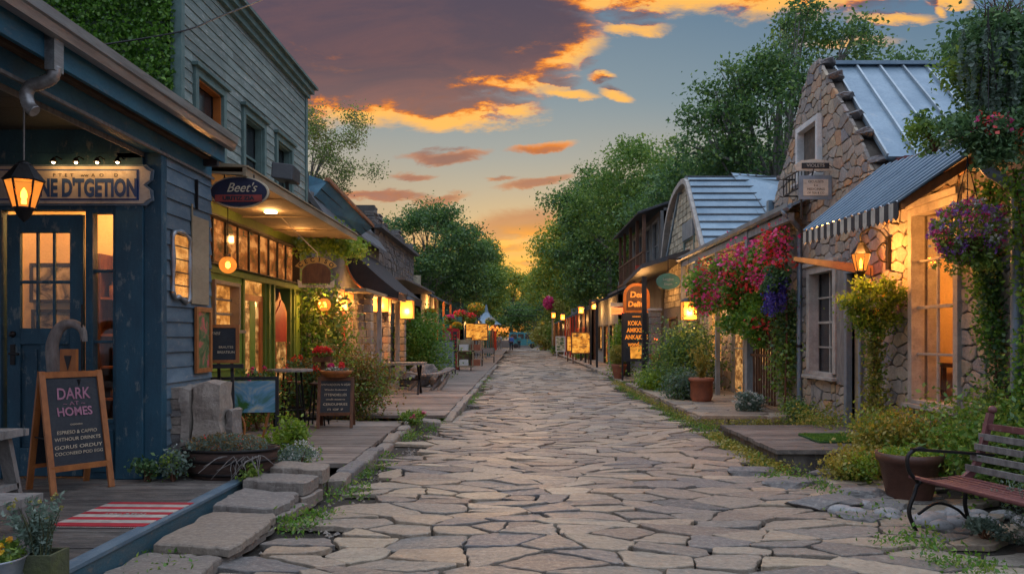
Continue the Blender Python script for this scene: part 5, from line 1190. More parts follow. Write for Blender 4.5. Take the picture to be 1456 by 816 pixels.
# lanterns of the cottage
def boxlamp(label, p, w, h, topz=None, energy=10, group=None, style='lampshade'):
    x, y, z = p; r = thing('box_lantern', label, 'lantern', p, 0, group); mb = MB(); a = w/2
    mb.box(x-a+.01, x+a-.01, y-a+.01, y+a-.01, z+.02, z+h-.02); mb.build('shade', M[style], r)
    mb = MB()
    for sx_ in (-1, 1):
        for sy_ in (-1, 1): mb.box(x+sx_*a-.008, x+sx_*a+.008, y+sy_*a-.008, y+sy_*a+.008, z, z+h)
    for zz in (z, z+h-.015, z+h*.5): mb.box(x-a-.004, x+a+.004, y-a-.004, y+a+.004, zz, zz+.012) if zz != z+h*.5 else None
    mb.lathe((x, y, z+h), [(a*1.3, 0), (a*.5, h*.18), (.01, h*.22)], 4); mb.build('frame', M['iron'], r)
    if topz: mb = MB(); mb.tube([(x, y, z+h), (x, y, topz)], .006, 6); mb.build('rod', M['iron'], r)
    lamp((x, y-a-.1, z+h*.4), energy, r=.06, parent=r); return r
boxlamp('small glowing box lantern left of the pale post of the stone cottage', (-4.0+.1, 17.0, 2.15), .2, .26, 2.6, 12)
boxlamp('tall glowing box lantern hanging under the black awning end', (-3.02, 20.4, 2.05), .34, .5, 2.75, 18)
boxlamp('wide glowing box lantern hanging in the middle of the black awning', (-3.55, 19.6, 2.2), .42, .42, 2.6, 12)
# hedge, table and stone seats
shrub('tall_hedge', 'tall narrow bright green hedge bush before the pale boarded shop', (-3.6, 27.2, .1), (.55, .9, 2.3), 12000, .1, 'ivy', 'mid', cl=40, stem=True)
r = thing('trestle_table', 'dark plank table on crossed legs outside the stone cottage', 'table', (-3.1, 19.6, .14)); mb = MB(); mb.box(-3.75, -2.45, 19.3, 20.0, .88, .94); mb.build('table_top', M['greywood'], r)
for x in (-3.6, -2.6):
    mb = MB(); mb.bar((x, 19.35, .14), (x, 19.95, .88), .06, .04); mb.bar((x, 19.95, .14), (x, 19.35, .88), .06, .04); mb.build('leg', M['iron'], r)
mb = MB(); mb.bar((-3.6, 19.65, .5), (-2.6, 19.65, .5), .04, .04); mb.build('stretcher', M['iron'], r)
r = thing('rustic_bench', 'curved weathered plank bench on driftwood legs by the dark plank table', 'bench', (-2.5, 21.2, .14)); mb = MB()
pts = [Vector((-3.1, 20.8, .62)), Vector((-2.6, 20.9, .56)), Vector((-2.2, 21.1, .6)), Vector((-1.95, 21.3, .72))]; sp_ = smooth(pts, 4)
for a, b in zip(sp_, sp_[1:]): mb.bar(a, b, .4, .05)
mb.build('seat', M['greywood'], r)
for x, y in ((-2.9, 20.9), (-2.3, 21.1), (-2.1, 21.0)): mb = MB(); mb.tube([(x-.15, y-.1, .14), (x, y, .35), (x+.1, y+.1, .58)], [.05, .06, .05], 6); mb.build('leg', M['greywood'], r)
for i, (x, y, s_, l_) in enumerate(((-3.25, 21.6, .34, 'round pale boulder behind the dark plank table'), (-2.8, 22.3, .42, 'largest boulder by the driftwood legged bench'), (-2.4, 22.0, .28, 'small boulder behind the driftwood legged bench'))):
    mb = MB(); mb.rock((x, y, .14+s_*.8), 1, (s_, s_*.9, s_), seed=30+i, sub=3); T(mb.build('boulder', M['ledge'], loc=(x, y, .14)), l_, 'boulder')
# further boards and market things
sandwich('sandwich_board', 'large grey sandwich board with a round drawing beside the boardwalk', (-3.15, 30.2, .14), R(14), 1.0, 1.32, 'black', 'chalkgrey', [('A  SHOP  C', .12, 1.1, 'chalk', 0), ('-------------', .1, .95, 'chalk', 0), ('oo oo oo oo', .06, .83, 'chalk', 0), ('CSS', .4, .52, 'chalk', 0)], .7, .05, .2)
r = thing('red_cabinet', 'bright red upright display cabinet behind the grey sandwich board', 'cabinet', (-3.1, 34, .14)); mb = MB(); mb.box(-3.45, -2.75, 33.8, 34.3, .14, 1.95); mb.build('body', M['brightred'], r)
mb = MB(); mb.box(-3.35, -3.1, 33.78, 33.8, 1.0, 1.8); mb.build('panel', M['pink'], r); mb = MB(); mb.box(-3.0, -2.84, 33.78, 33.8, .9, 1.8)
mb.build('dark_panel', M['chalk'], r); mb = MB()
for i in range(5): mb.box(-2.97, -2.87, 33.765, 33.78, 1.0+.15*i, 1.08+.15*i)
mb.build('mark', M['brightred'], r)
r = thing('display_cart', 'wooden display cart stacked with goods beside the red cabinet', 'cart', (-2.4, 33, .14)); mb = MB(); mb.box(-2.75, -2.05, 32.7, 33.2, .3, .36); mb.box(-2.75, -2.05, 32.7, 33.2, .95, 1.0); mb.box(-2.75, -2.7, 32.7, 33.2, .36, 1.5); mb.box(-2.1, -2.05, 32.7, 33.2, .36, 1.4); mb.box(-2.7, -2.1, 33.15, 33.2, .36, 1.45); mb.build('body', M['soffit'], r)
for i in range(4): mb = MB(); x = -2.65+.5*(i % 2); z = .36+.64*(i//2); mb.box(x, x+.38, 32.75, 33.1, z, z+.25); mb.build('tray', M['terra'] if i % 2 else M['white'], r)
for x in (-2.65, -2.15): mb = MB(); mb.lathe((0, 0, 0), [(.1, -.02), (.1, .02)], 14); mb.v = [Vector((x+v.z, 32.75+v.x, .24+v.y)) for v in mb.v]; mb.build('wheel', M['iron'], r)
for i, (x, y, c, l_) in enumerate(((-2.5, 38, 'zinc', 'low iron bench frame beyond the display cart'), (-2.1, 43, 'iron', 'black iron bench near the green market stall'))):
    r = thing('iron_bench', l_, 'bench', (x, y, .14)); mb = MB(); mb.box(x-.6, x+.6, y-.2, y+.2, .45, .49); mb.build('seat', M['greywood'], r)
    for q in (-.55, .55): mb = MB(); mb.bar((x+q, y-.18, .14), (x+q, y-.18, .45), .04, .04); mb.bar((x+q, y+.18, .14), (x+q, y+.22, .95), .04, .04); mb.build('leg', M['iron'], r)
    mb = MB(); mb.box(x-.6, x+.6, y+.2, y+.23, .65, .95) if i else mb.box(x-.6, x+.6, y+.2, y+.23, .8, .9); mb.build('backrest', M['greywood'], r)
blue_ = mat('blue_fabric', (.04, .12, .3), .8)
r = thing('teal_sign', 'small teal board sign standing above the red cabinet', 'sign', (-3.2, 35.5, .14)); mb = MB(); mb.box(-3.65, -2.75, 35.5, 35.56, 2.15, 2.5); mb.build('board', M['teal'], r); mb = MB(); mb.box(-3.23, -3.17, 35.57, 35.63, .14, 2.4); mb.build('post', M['iron'], r)
for i, (px, py, w_, h_, Y, l_) in enumerate(((682, 472, .42, .62, 46, 'larger lit orange panel sign on the left stalls'), (668, 470, .2, .55, 46, 'narrow lit orange panel beside the larger one'))):
    q = P(px, py, Y-3); r = thing('lit_sign', l_, 'sign', q); mb = MB(); mb.box(q.x-w_-.04, q.x+w_+.04, q.y, q.y+.08, q.z-h_*.7-.04, q.z+h_*.7+.04); mb.build('case', M['black'], r); mb = MB(); mb.box(q.x-w_, q.x+w_, q.y-.01, q.y-.002, q.z-h_*.7, q.z+h_*.7); mb.build('panel', M['yellowpic'], r)
    mb = MB(); mb.tube([(q.x, q.y+.04, q.z+h_*.7), (q.x, q.y+.04, 3.2)], .015, 5); mb.build('hanger', M['iron'], r)
for i, (px, py, Y, fc, s_) in enumerate(((655, 447, 36, 'fred', .35), (640, 452, 35, 'fpink', .25), (677, 437, 40, 'fyel', .45), (668, 450, 38, 'fred', .3), (650, 462, 34, 'fyel', .2), (697, 455, 48, 'fwhite', .3), (575, 458, 27, 'fred', .2), (612, 443, 30, 'fyel', .22))):
    q = P(px, py, Y); sk = ['bright red', 'small pink', 'large orange yellow', 'mixed red', 'tiny yellow', 'white', 'small dark red', 'small orange'][i]
    r = thing('hanging_basket', f'{sk} flower basket hanging {"over the red cabinet" if i in (0,1,4) else "under the eaves of the left stalls" if i<6 else "near the tall hedge bush"}', 'flower basket', q, 0, 'flower baskets over the left stalls')
    mb = MB(); mb.lathe((q.x, q.y, q.z-s_*.9), [(s_*.2, 0), (s_*.5, s_*.3), (s_*.6, s_*.5)], 12); mb.build('basket', M['brownwood'], r)
    leafmesh('flowers', [(ell(q, (s_, s_, s_*.6), 260), .12, .8, .4, 0, 0), (ell(q-Vector((0, 0, .1)), (s_*1.1, s_*1.1, s_*.8), 320), .13, .6, .4, .3, 1)], [G[fc], G['mid']], r)
    mb = MB(); mb.tube([(q.x, q.y, q.z+s_*.3), (q.x, q.y, q.z+s_*.4+.7)], .01, 5); mb.build('rod', M['iron'], r)
r = thing('parasol', 'pale blue pointed parasol rising over the left stalls', 'parasol', (-2.3, 50, .14)); mb = MB(); mb.lathe((-2.3, 50, 2.35), [(1.0, 0), (.55, .3), (.15, .8), (.04, 1.3)], 8, smooth=False); mb.build('canopy', M['roofblue'], r); mb = MB(); mb.tube([(-2.3, 50, .14), (-2.3, 50, 2.5)], .03); mb.build('pole', M['greywood'], r)
r = thing('string_lights', 'string of round warm bulbs along the far left stalls', 'string lights', P(692, 462, 46))
for i in range(26):
    f = i/25; a = P(692, 462, 46); b = P(722, 468, 70); q = a.lerp(b, f)+Vector((0, 0, -.25*math.sin(f*math.pi*5)**2)); mb = MB(); mb.ball(q, .075, n=6); mb.build('bulb', M['lampshade'], r)
mb = MB(); mb.tube([P(692, 461, 46), P(722, 467, 70)], .012, 4); mb.build('wire', M['black'], r)
r = thing('teal_van', 'small teal van parked across the far end of the street', 'van', (0, 104, 0)); mb = MB()
vp = [(-1.9, .4), (1.7, .4), (1.8, 1.0), (1.5, 1.9), (1.3, 2.15), (-1.8, 2.15), (-1.95, 1.9)]
mb.prism([(.2+a, 103.2, z) for a, z in vp], (0, 1.7, 0)); mb.build('body', mat('van_teal', (.05, .25, .30), .35), r, bevel=.05)
for x in (-1.0, 1.2): mb = MB(); mb.lathe((0, 0, 0), [(.2, -.1), (.34, -.08), (.34, .08), (.2, .1)], 18); mb.v = [Vector((.2+x+v.x, 103.2+v.z, .34+v.y)) for v in mb.v]; mb.build('wheel', M['black'], r)
for x in (-1.6, -.7, .25): mb = MB(); mb.box(.2+x, .2+x+.75, 103.17, 103.2, 1.25, 1.9); mb.build('window', M['darkglass'], r)
for i in range(3):
    z = 5.6-i*.7; mb = MB(); a = (-9, 98, z+.6); b = (9, 98, z+.4); pp = [Vector(a).lerp(Vector(b), t/10)-Vector((0, 0, .5*math.sin(t/10*math.pi))) for t in range(11)]; mb.tube(pp, .025, 4)
    T(mb.build('overhead_wire', M['black'], loc=a), f'{["highest", "middle", "lowest"][i]} overhead wire crossing the far end of the street', 'wire', 'overhead wires at the far end')
# ---------- stone gable house ----------
RX = 5.0; RP = right(RX)
H1 = thing('stone_house', 'tall rough stone house with a steep metal roof, striped awning and lamplit front', 'house', (RX, 12, .05))
win = (8.85, 9.80, .80, 3.12); w2 = (12.3, 13.3, 1.0, 2.66); dr_ = (11.35, 11.75, .15, 2.55); wup = (12.9, 13.75, 4.35, 5.2)
ops = [win, w2, dr_]
mb = MB(); solid(mb, RP, 6.2, 15.35, -.05, 3.9, ops, -.25, -.015)
mb.hexa([(RX+.015, 10.9, 3.9), (RX+.25, 10.9, 3.9), (RX+.25, 15.35, 3.9), (RX+.015, 15.35, 3.9), (RX+.015, 12.9, 6.05), (RX+.25, 12.9, 6.05), (RX+.25, 13.4, 6.05), (RX+.015, 13.4, 6.05)])
mb.box(RX+.02, 9.5, 15.15, 15.35, -.05, 3.9); mb.box(RX+.26, 9.5, 6.0, 6.2, -.05, 3.6); mb.build('wall_core', M['mortar'], H1)
mb = MB(); doms = [rdom(q) for q in rects(6.2, 15.35, -.02, 3.9, [(a-.02, b+.02, c-.02, d+.02) for a, b, c, d in ops])]
stonewall(mb, RP, doms, .30, .16, .008, .026, 21, .06, .008, ch=.011)
gable = [(10.95, 3.9), (15.35, 3.9), (15.25, 4.3), (14.6, 4.9), (13.45, 6.25), (12.95, 6.25), (12.2, 5.3), (11.5, 4.6)]
stonewall(mb, RP, [[(10.95, 3.9), (12.85, 3.9), (12.85, 6.1), (12.1, 5.3), (11.4, 4.55)], [(13.8, 3.9), (15.35, 3.9), (15.2, 4.35), (14.55, 5.0), (13.8, 5.85)], [(12.85, 3.9), (13.8, 3.9), (13.8, 4.3), (12.85, 4.3)], [(12.85, 5.25), (13.8, 5.25), (13.8, 5.85), (13.4, 6.25), (12.95, 6.25), (12.85, 6.1)]], .25, .155, .008, .03, 25, .06, .012, ch=.012)
mb.build('wall', M['stonewall'], H1)
mb = MB()
for i, (y, z) in enumerate(((11.15, 4.15), (11.5, 4.62), (11.85, 5.0), (12.2, 5.4), (12.55, 5.82), (12.95, 6.2), (13.35, 6.28), (13.75, 5.98), (14.15, 5.55), (14.55, 5.1), (14.95, 4.68), (15.25, 4.25))):
    mb = MB(); mb.rock((RX+.11, y, z-.02), 1, (.17, .25, .10), seed=50+i); mb.build('coping_stone', M['greystone'], H1)
# metal roof: ridge runs away from the street
mb = MB(); seamroof(mb, (5.12, 10.85, 4.12), (7.6, 10.85, 4.12), (7.6, 13.15, 6.2), (5.28, 13.15, 6.2), 6, .045, .05, 0, 1, .03); seamroof(mb, (5.2, 15.5, 4.12), (9, 15.5, 4.12), (9, 13.2, 6.19), (5.2, 13.2, 6.19), 8)
mb.bar((5.22, 13.16, 6.22), (7.65, 13.16, 6.22), .22, .06, 0); mb.build('metal_roof', [M['roofblue'], M['roofseam']], H1)
mb = MB(); mb.box(5.3, 7.6, 10.7, 10.83, 3.95, 4.1); mb.box(5.25, 7.6, 10.83, 10.9, 3.6, 4.1); mb.build('eave_board', M['maroon'], H1)
window(H1, RP, *win, 2, 4, 'trimstone', 'glass', .09, .05, .03, back=-.035, head=.08); 
window(H1, RP, w2[0], w2[1], w2[2], w2[3], 2, 4, 'trimstone', 'darkglass', .12, .05, .03, back=-.12, head=.06)
mb = MB(); mb.pb(RP, w2[0]-.42, w2[0]-.14, w2[2]-.15, w2[3]+.15, .0, .05); mb.build('shutter', M['greywood'], H1)
window(H1, RP, *wup, 2, 3, 'white', 'darkglass', .09, .09, .03, back=-.06)
mb = MB(); mb.pb(RP, dr_[0], dr_[1], dr_[2], dr_[3], -.12, -.06); mb.build('door', M['soffit'], H1); mb = MB(); mb.pb(RP, dr_[0]-.1, dr_[0], .1, dr_[3], -.05, .07); mb.pb(RP, dr_[1], dr_[1]+.1, .1, dr_[3], -.05, .07); mb.pb(RP, dr_[0]-.1, dr_[1]+.1, dr_[3], dr_[3]+.1, -.05, .075); mb.build('door_frame', M['pipe'], H1)
mb = MB(); mb.pb(RP, win[1]-.012, win[1]-.001, win[2], win[3], -.262, -.135); mb.pb(RP, win[0]+.001, win[0]+.012, win[2], win[3], -.262, -.135); mb.pb(RP, w2[1]-.012, w2[1]-.001, w2[2], w2[3], -.1, -.02); mb.build('window_reveal', M['trimstone'], H1)
# lit room behind the big window
mb = MB(); mb.box(5.25, 7.4, 10.4, 10.45, .3, 3.4); mb.box(5.25, 7.4, 8.2, 8.25, .3, 3.4); mb.box(7.4, 7.45, 8.2, 10.45, .3, 3.4); mb.box(5.25, 7.4, 8.25, 10.4, 3.35, 3.4); mb.build('room_walls', M['plaster'], H1)
mb = MB(); mb.box(5.25, 7.4, 8.25, 10.4, .3, .35); mb.build('room_floor', M['brownwood'], H1); lamp((6.1, 9.3, 2.7), 30, (1, .40, .09), .12, parent=H1)
r = thing('table_lamp', 'table lamp with a glowing conical shade inside the tall right window', 'lamp', (5.75, 9.9, 1.4)); mb = MB(); mb.lathe((5.75, 9.9, 1.62), [(.15, 0), (.08, .2)], 16, cap=False); mb.build('shade', M['lampshade'], r); mb = MB(); mb.lathe((5.75, 9.9, 1.25), [(.06, 0), (.03, .05), (.05, .2), (.01, .3), (.01, .45)], 12); mb.build('base', M['terra'], r)
mb = MB(); mb.box(5.5, 6.3, 9.6, 10.3, 1.2, 1.25)
for x, y in ((5.55, 9.65), (6.2, 9.65), (5.55, 10.2), (6.2, 10.2)): mb.box(x, x+.05, y, y+.05, .35, 1.2)
T(mb.build('side_table', M['brownwood'], loc=(5.9, 9.95, .35)), 'brown side table under the glowing lamp inside the tall window', 'table')
mb = MB(); mb.box(7.2, 7.38, 8.6, 9.4, .35, 2.6)
for i in range(5): mb.box(7.15, 7.2, 8.6, 9.4, .5+.5*i, .55+.5*i)
T(mb.build('bookcase', M['brownwood'], loc=(7.3, 9, .35)), 'tall dark bookcase at the back of the lamplit room', 'bookcase')
# striped awning with corrugated metal top
A0, A1 = 8.0, 10.7
r = H1; mb = MB(); corrug(mb, (3.9, A0, 2.98), (3.9, A1, 3.04), (5.02, A1, 3.95), (5.02, A0, 3.75), 15, .03)
for i in range(16):
    f = i/15; a_ = Vector((3.9, A0, 2.98)).lerp(Vector((3.9, A1, 3.04)), f); b_ = Vector((5.02, A0, 3.75)).lerp(Vector((5.02, A1, 3.95)), f); mb.bar(a_+Vector((-.005, 0, .022)), b_+Vector((-.005, 0, .022)), .035, .02, 1)  # darker bars paint in the groove shading of the corrugation
mb.build('awning_roof', [M['awnmetal'], M['roofblue']], r)
mb = MB(); k = 26
for i in range(k):
    a, b = A0+(A1-A0)*i/k, A0+(A1-A0)*(i+1)/k; z = 2.99+.05*i/k; cpts = [(3.89, a, z), (3.89, b, z), (3.89, b, z-.15), (3.89, (a+b)/2, z-.19), (3.89, a, z-.15)]; mb.prism(cpts, (.008, 0, 0), i % 2)
mb.build('awning_valance', [M['chalk'], M['signboard']], r)
mb = MB()
for y in (A0+.1, (A0+A1)/2, A1-.1): mb.bar((3.93, y, 2.95), (5.0, y, 3.62), .06, .09)
mb.box(3.92, 3.97, A0, A1, 2.92, 2.97); mb.box(4.95, 5.0, 6.3, A1, 3.5, 3.62); mb.build('awning_rafter', M['orangewood'], r)
mb = MB(); seamroof(mb, (4.7, 5.9, 3.55), (4.7, 8.0, 3.55), (8.5, 8.0, 4.6), (8.5, 5.9, 4.6), 3); mb.hexa([(4.72, 8, 3.5), (8.5, 8, 3.5), (8.5, 10.8, 3.6), (5.0, 10.8, 3.6), (4.72, 8, 3.56), (8.5, 8, 4.6), (8.5, 10.8, 4.4), (5.0, 10.8, 3.75)]); mb.build('lean_to_roof', [M['awnmetal'], M['roofseam']], H1)
# downspouts
def spout(label, pts, rad=.04, brackets=()):
    r = thing('downspout', label, 'pipe', pts[-1]); mb = MB(); sp_ = smooth([Vector(p) for p in pts], 6); mb.tube(sp_, rad, 12); mb.build('pipe', M['pipe'], r); b = MB()
    for z in brackets: x, y = pts[-1][0], pts[-1][1]; b.lathe((x, y, z), [(rad+.012, 0), (rad+.012, .05)], 12)
    if brackets: b.build('bracket', M['iron'], r)
spout('thick blue grey downspout with an elbow at the right edge before the purple basket', [(4.55, 7.7, 3.42), (4.62, 7.68, 3.25), (4.76, 7.62, 3.12), (4.86, 7.6, 2.95), (4.86, 7.6, 1.9), (4.86, 7.6, .1)], .055, (2.6, 1.0))
spout('slim blue grey downspout between the porch cottage and the stone house', [(4.55, 13.5, 3.8), (4.6, 13.45, 3.7), (4.85, 13.6, 3.52), (4.93, 13.75, 3.35), (4.93, 13.75, 2.2), (4.93, 13.75, .1)], .045, (2.9, 1.4))
spout('thin blue drainpipe beside the pale door under the striped awning', [(4.93, 11.25, 3.3), (4.92, 11.25, 2.4), (4.92, 11.25, 1.2), (4.92, 11.25, .05)], .025, (2.2,))
# wall lantern
r = hanging_lantern('wall_lantern', 'black iron lantern with bright candle bulbs on a scrolled bracket under the striped awning', (4.58, 10.45, 2.36), None, .52, .12, 14)
mb = MB(); mb.tube(smooth([Vector((4.58, 10.45, 2.88)), Vector((4.58, 10.45, 2.98)), Vector((4.72, 10.45, 3.06)), Vector((4.86, 10.45, 3.0)), Vector((4.96, 10.45, 2.86))], 5), .012, 6); mb.tube(smooth([Vector((4.96, 10.45, 2.6)), Vector((4.86, 10.45, 2.62)), Vector((4.8, 10.45, 2.75)), Vector((4.88, 10.45, 2.86)), Vector((4.95, 10.45, 2.8))], 5), .01, 6); mb.box(4.93, 4.965, 10.41, 10.49, 2.5, 2.95); mb.build('bracket', M['iron'], r)
lamp((4.5, 10.25, 2.72), 26, (1, .40, .09), .05, parent=r); lamp((4.45, 8.9, 3.05), 9, (1, .40, .09), .08, parent=H1)
mb = MB(); mb.hexa([(4.05, 11.5, 2.72), (4.95, 10.9, 2.45), (4.95, 10.95, 2.45), (4.05, 11.55, 2.72), (4.05, 11.5, 2.78), (4.95, 10.9, 2.6), (4.95, 10.95, 2.6), (4.05, 11.55, 2.78)])
mb.build('wooden_arm', mat('yellow_wood_arm', (.42, .27, .1), .6), H1)
# hanging signs on the gable house
r = thing('bracket_sign', 'small framed sign board hanging from a scrolled bracket on the stone gable', 'sign', (4.6, 12.4, 3.5)); Y = 12.4; q = P(1159, 267, Y); x, z = q.x, q.z
mb = MB(); mb.box(x-.26, x+.26, Y-.02, Y+.02, z-.19, z+.19); mb.build('frame', M['pipe'], r); mb = MB(); mb.box(x-.20, x+.20, Y-.03, Y-.021, z-.13, z+.13); mb.build('board', M['signboard'], r)
for i, (t_, s_) in enumerate((('OCULISTS', .055), ('& A', .04), ('MEDICINALS', .05), ('OF TEA & CO', .045))): text('lettering', t_, s_, (x, Y-.032, z+.09-.06*i), (1, 0, 0), (0, -1, 0), M['black'], r, .001)
mb = MB(); mb.tube(smooth([Vector((x-.05, Y, z+.19)), Vector((x+.0, Y, z+.34)), Vector((x+.16, Y, z+.38)), Vector((x+.3, Y, z+.28)), Vector((x+.33, Y, z+.1))], 5), .014, 6); mb.bar((x+.33, Y, z+.3), (RX, Y, z+.3), .03, .03); mb.bar((x-.22, Y, z-.19), (x-.22, Y, z-.5), .04, .02); mb.build('bracket', M['iron'], r)
r = thing('bracket_sign', 'pale scroll topped name board just above the framed bracket sign', 'sign', (x, Y, z+.4)); q = P(1159, 237, Y); z2 = q.z
mb = MB(); mb.prism([(x-.30, Y-.01, z2-.07), (x+.30, Y-.01, z2-.07), (x+.33, Y-.01, z2+.02), (x+.24, Y-.01, z2+.09), (x, Y-.01, z2+.12), (x-.24, Y-.01, z2+.09), (x-.33, Y-.01, z2+.02)], (0, .03, 0)); mb.build('board', M['signboard'], r)
mb = MB(); mb.box(x-.22, x+.22, Y-.02, Y-.011, z2-.035, z2+.055); mb.build('panel', M['black'], r); text('lettering', 'VIOLETS', .07, (x, Y-.022, z2+.01), (1, 0, 0), (0, -1, 0), M['signboard'], r, .001, sx=1.1)
mb = MB(); mb.bar((x+.3, Y+.02, z2), (RX+.02, Y+.02, z2), .03, .03); mb.build('arm', M['iron'], r)
r = thing('iron_balcony', 'little scrolled iron balcony rail under the upper gable window', 'railing', (4.9, 13.2, 4.2)); mb = MB()
for z in (4.12, 4.42): mb.tube([(4.98, 12.75, z), (4.72, 12.75, z), (4.72, 13.95, z), (4.98, 13.95, z)], .014, 5)
for i in range(9): mb.tube([(4.72, 12.75+.15*i, 4.12), (4.72, 12.75+.15*i, 4.42)], .008, 5)
mb.build('rail', M['iron'], r)
# hanging plants
def basket(label, c, rad, leafn, gl, fm, fn, top, drop=0, fsize=.04, name='hanging_basket', squash=.9, loc=None, extra=()):
    r = thing(name, label, 'flower basket', c, 0); c = Vector(c); mb = MB(); mb.lathe((c.x, c.y, c.z-rad*.75), [(rad*.15, 0), (rad*.5, rad*.2), (rad*.62, rad*.5)], 16); mb.build('basket', M['brownwood'], r)
    sets = [(ell(c, (rad, rad, rad*squash), leafn, .55), .05, .5, .3, .2, 0)]
    if extra: sets.append((clumps(extra, .16, 330), .05, .5, .3, .2, 0))
    if drop: sets.append((np.concatenate([lineleaf(c+Vector((U(-.7, .7)*rad, U(-.7, .7)*rad, -rad*.4)), c+Vector((U(-.9, .9)*rad, U(-.8, .8)*rad, -rad-U(0, drop))), 40, .02) for i in range(26)]), .05, .5, .2, .6, 0))
    leafmesh('foliage', sets, [G[gl]], r)
    if fm:
        f = ell(c, (rad*1.03, rad*1.03, rad*squash*1.03), fn, .97); k = len(f)//len(fm)
        leafmesh('flowers', [(np.concatenate([p_+rng.normal(size=(9, 3))*fsize*.4 for p_ in f[i*k:(i+1)*k]]), fsize*.75, .9, .5, 0, i) for i in range(len(fm))], [G[m_] for m_ in fm], r)
    m = MB()
    for a in (0, 2.1, 4.2): m.tube([(c.x+rad*.55*math.cos(a), c.y+rad*.55*math.sin(a), c.z), (c.x, c.y, top-.1)], .005, 4)
    m.tube([(c.x, c.y, top-.1), (c.x, c.y, top)], .007, 5); m.build('chain', M['iron'], r); return r
basket('round hanging basket packed with purple and magenta flowers by the right window', (4.32, 7.5, 2.62), .33, 1800, 'mid', ['fpurple', 'fpurple', 'fpink', 'fwhite'], 330, 3.4, .1, .035)
basket('yellow green leafy basket hanging on the stone wall under the wall lantern', (4.6, 10.2, 2.02), .31, 3000, 'lime', ['fwhite', 'fyel'], 70, 2.5, .15, .03, extra=[(4.3, 10.15, 2.05), (4.84, 10.05, 2.12), (4.42, 10.1, 1.82), (4.72, 10.05, 2.28), (4.45, 10.15, 2.27), (4.78, 10.1, 1.82)])
vine('yellow_vine', 'yellow green vine hanging down the stone wall below the leafy basket', [[(4.72, 10.35, 1.75), (4.78, 10.4, 1.0), (4.75, 10.4, .15)], [(4.7, 10.3, 1.6), (4.72, 10.4, .8), (4.7, 10.3, .2)]], 2000, .055, 'yellow', .065, 'mid')
vine('wall_vine', 'green vine climbing the stone wall beside the thick right downspout', [[(4.85, 7.9, .3), (4.9, 8.0, 1.6), (4.85, 8.1, 2.7)], [(4.8, 7.6, .4), (4.85, 7.3, 1.8), (4.7, 7.4, 3.2)], [(4.85, 8.0, 1.5), (4.88, 8.15, 2.3), (4.85, 8.0, 3.2)]], 6500, .05, 'ivy', .075, 'dark')
# big hanging greenery, upper right
c = P(1405, 190, 6.7); r = basket('heavy hanging basket of trailing greenery with a few red flowers at the upper right', tuple(c), .22, 900, 'dark', ['fred', 'fpink'], 14, c.z+1.1, .12, .05, squash=.7, extra=[(c.x+dx, c.y+U(-.1, .1), c.z+dz) for dx, dz in ((-.24, .02), (.26, .03), (-.12, .12), (.14, .14), (0, -.12), (-.18, -.08), (.2, -.1), (.33, .12))])
ca, cb_ = P(1400, 85, 7.0), P(1445, 40, 7.3)
r = thing('trailing_succulents', 'tall mass of trailing green strands hanging above the red flowered basket', 'plant', tuple(P(1410, 60, 6.9)))
st_ = [(clumps([P(1405+U(-18, 70), 100+U(-60, 70), 7.1+U(-.2, .4)) for i in range(40)], .22, 330), .06, .5, .3, .4, 0), (clumps([P(1388+U(-22, 40), 130+U(-50, 60), 7.1+U(-.2, .3)) for i in range(14)], .2, 180), .055, .5, .3, .4, 1)]
leafmesh('foliage', st_, [G['dark'], G['mid']], r)
sd = MB(); strands = []
for i in range(22):
    a = P(1368+i*4+U(-4, 4), 50+U(-15, 25), 6.8+U(-.12, .12)); L = U(.45, .95); n_ = int(L/.035)
    for j in range(n_): strands.append(a+Vector((.012*math.sin(j*.6+i), 0, -j*.035)))
strands = np.array(strands); leafmesh('strands', [(strands+rng.normal(size=strands.shape)*.004, .05, .9, .2, 0, 0), (strands+rng.normal(size=strands.shape)*.005, .045, .9, .6, 0, 0), (strands+rng.normal(size=strands.shape)*.005, .045, .9, -.6, 0, 0)], [G['grey']], r)
mb = MB()
for i in range(60):
    a = P(1420+U(-30, 40), 60, 7.1); e = P(1380+U(0, 100), U(-40, 30), 7.1+U(-.3, .3)); mb.tube([a, (a+e)/2+Vector((U(-.05, .05), 0, .05)), e], [.008, .005, .002], 4)
mb.build('twigs', M['brownwood'], r)
mb = MB(); a = P(1395, 60, 7.0); b = P(1480, 60, 7.0); mb.bar((a.x, 7.0, 4.35), (5.4, 7.0, 4.35), .04, .04); mb.bar((5.3, 7.0, 3.4), (5.3, 7.0, 6), .08, .08); mb.tube([(a.x, 7.0, 4.35), (a.x, 7.0, 3.7)], .008); mb.build('bracket', M['iron'], r)
shrub('leafy_branch', 'loose leafy branches reaching over the metal roof beside the trailing strands', tuple(P(1330, 215, 7.6)), (.26, .2, .45), 900, .06, 'mid', 'dark', cl=9, stem=True)
# ---------- right foreground ----------
r = thing('flower_pot', 'brown tapering flower pot filled with bright green clover beside the bench', 'pot', (3.78, 7.55, .02)); mb = MB(); mb.lathe((3.78, 7.55, .02), [(.2, 0), (.205, .02), (.275, .36), (.30, .37), (.31, .45), (.285, .45), (.27, .40)], 28); mb.build('body', M['brownpot'], r); mb = MB(); mb.lathe((3.78, 7.55, .39), [(.27, 0), (.25, .01)], 20); mb.build('soil', M['soil'], r)
leafmesh('foliage', [(ell((3.78, 7.55, .45), (.29, .29, .06), 1800, .2), .035, .8, .8, 0, 0)], [G['lime']], r)
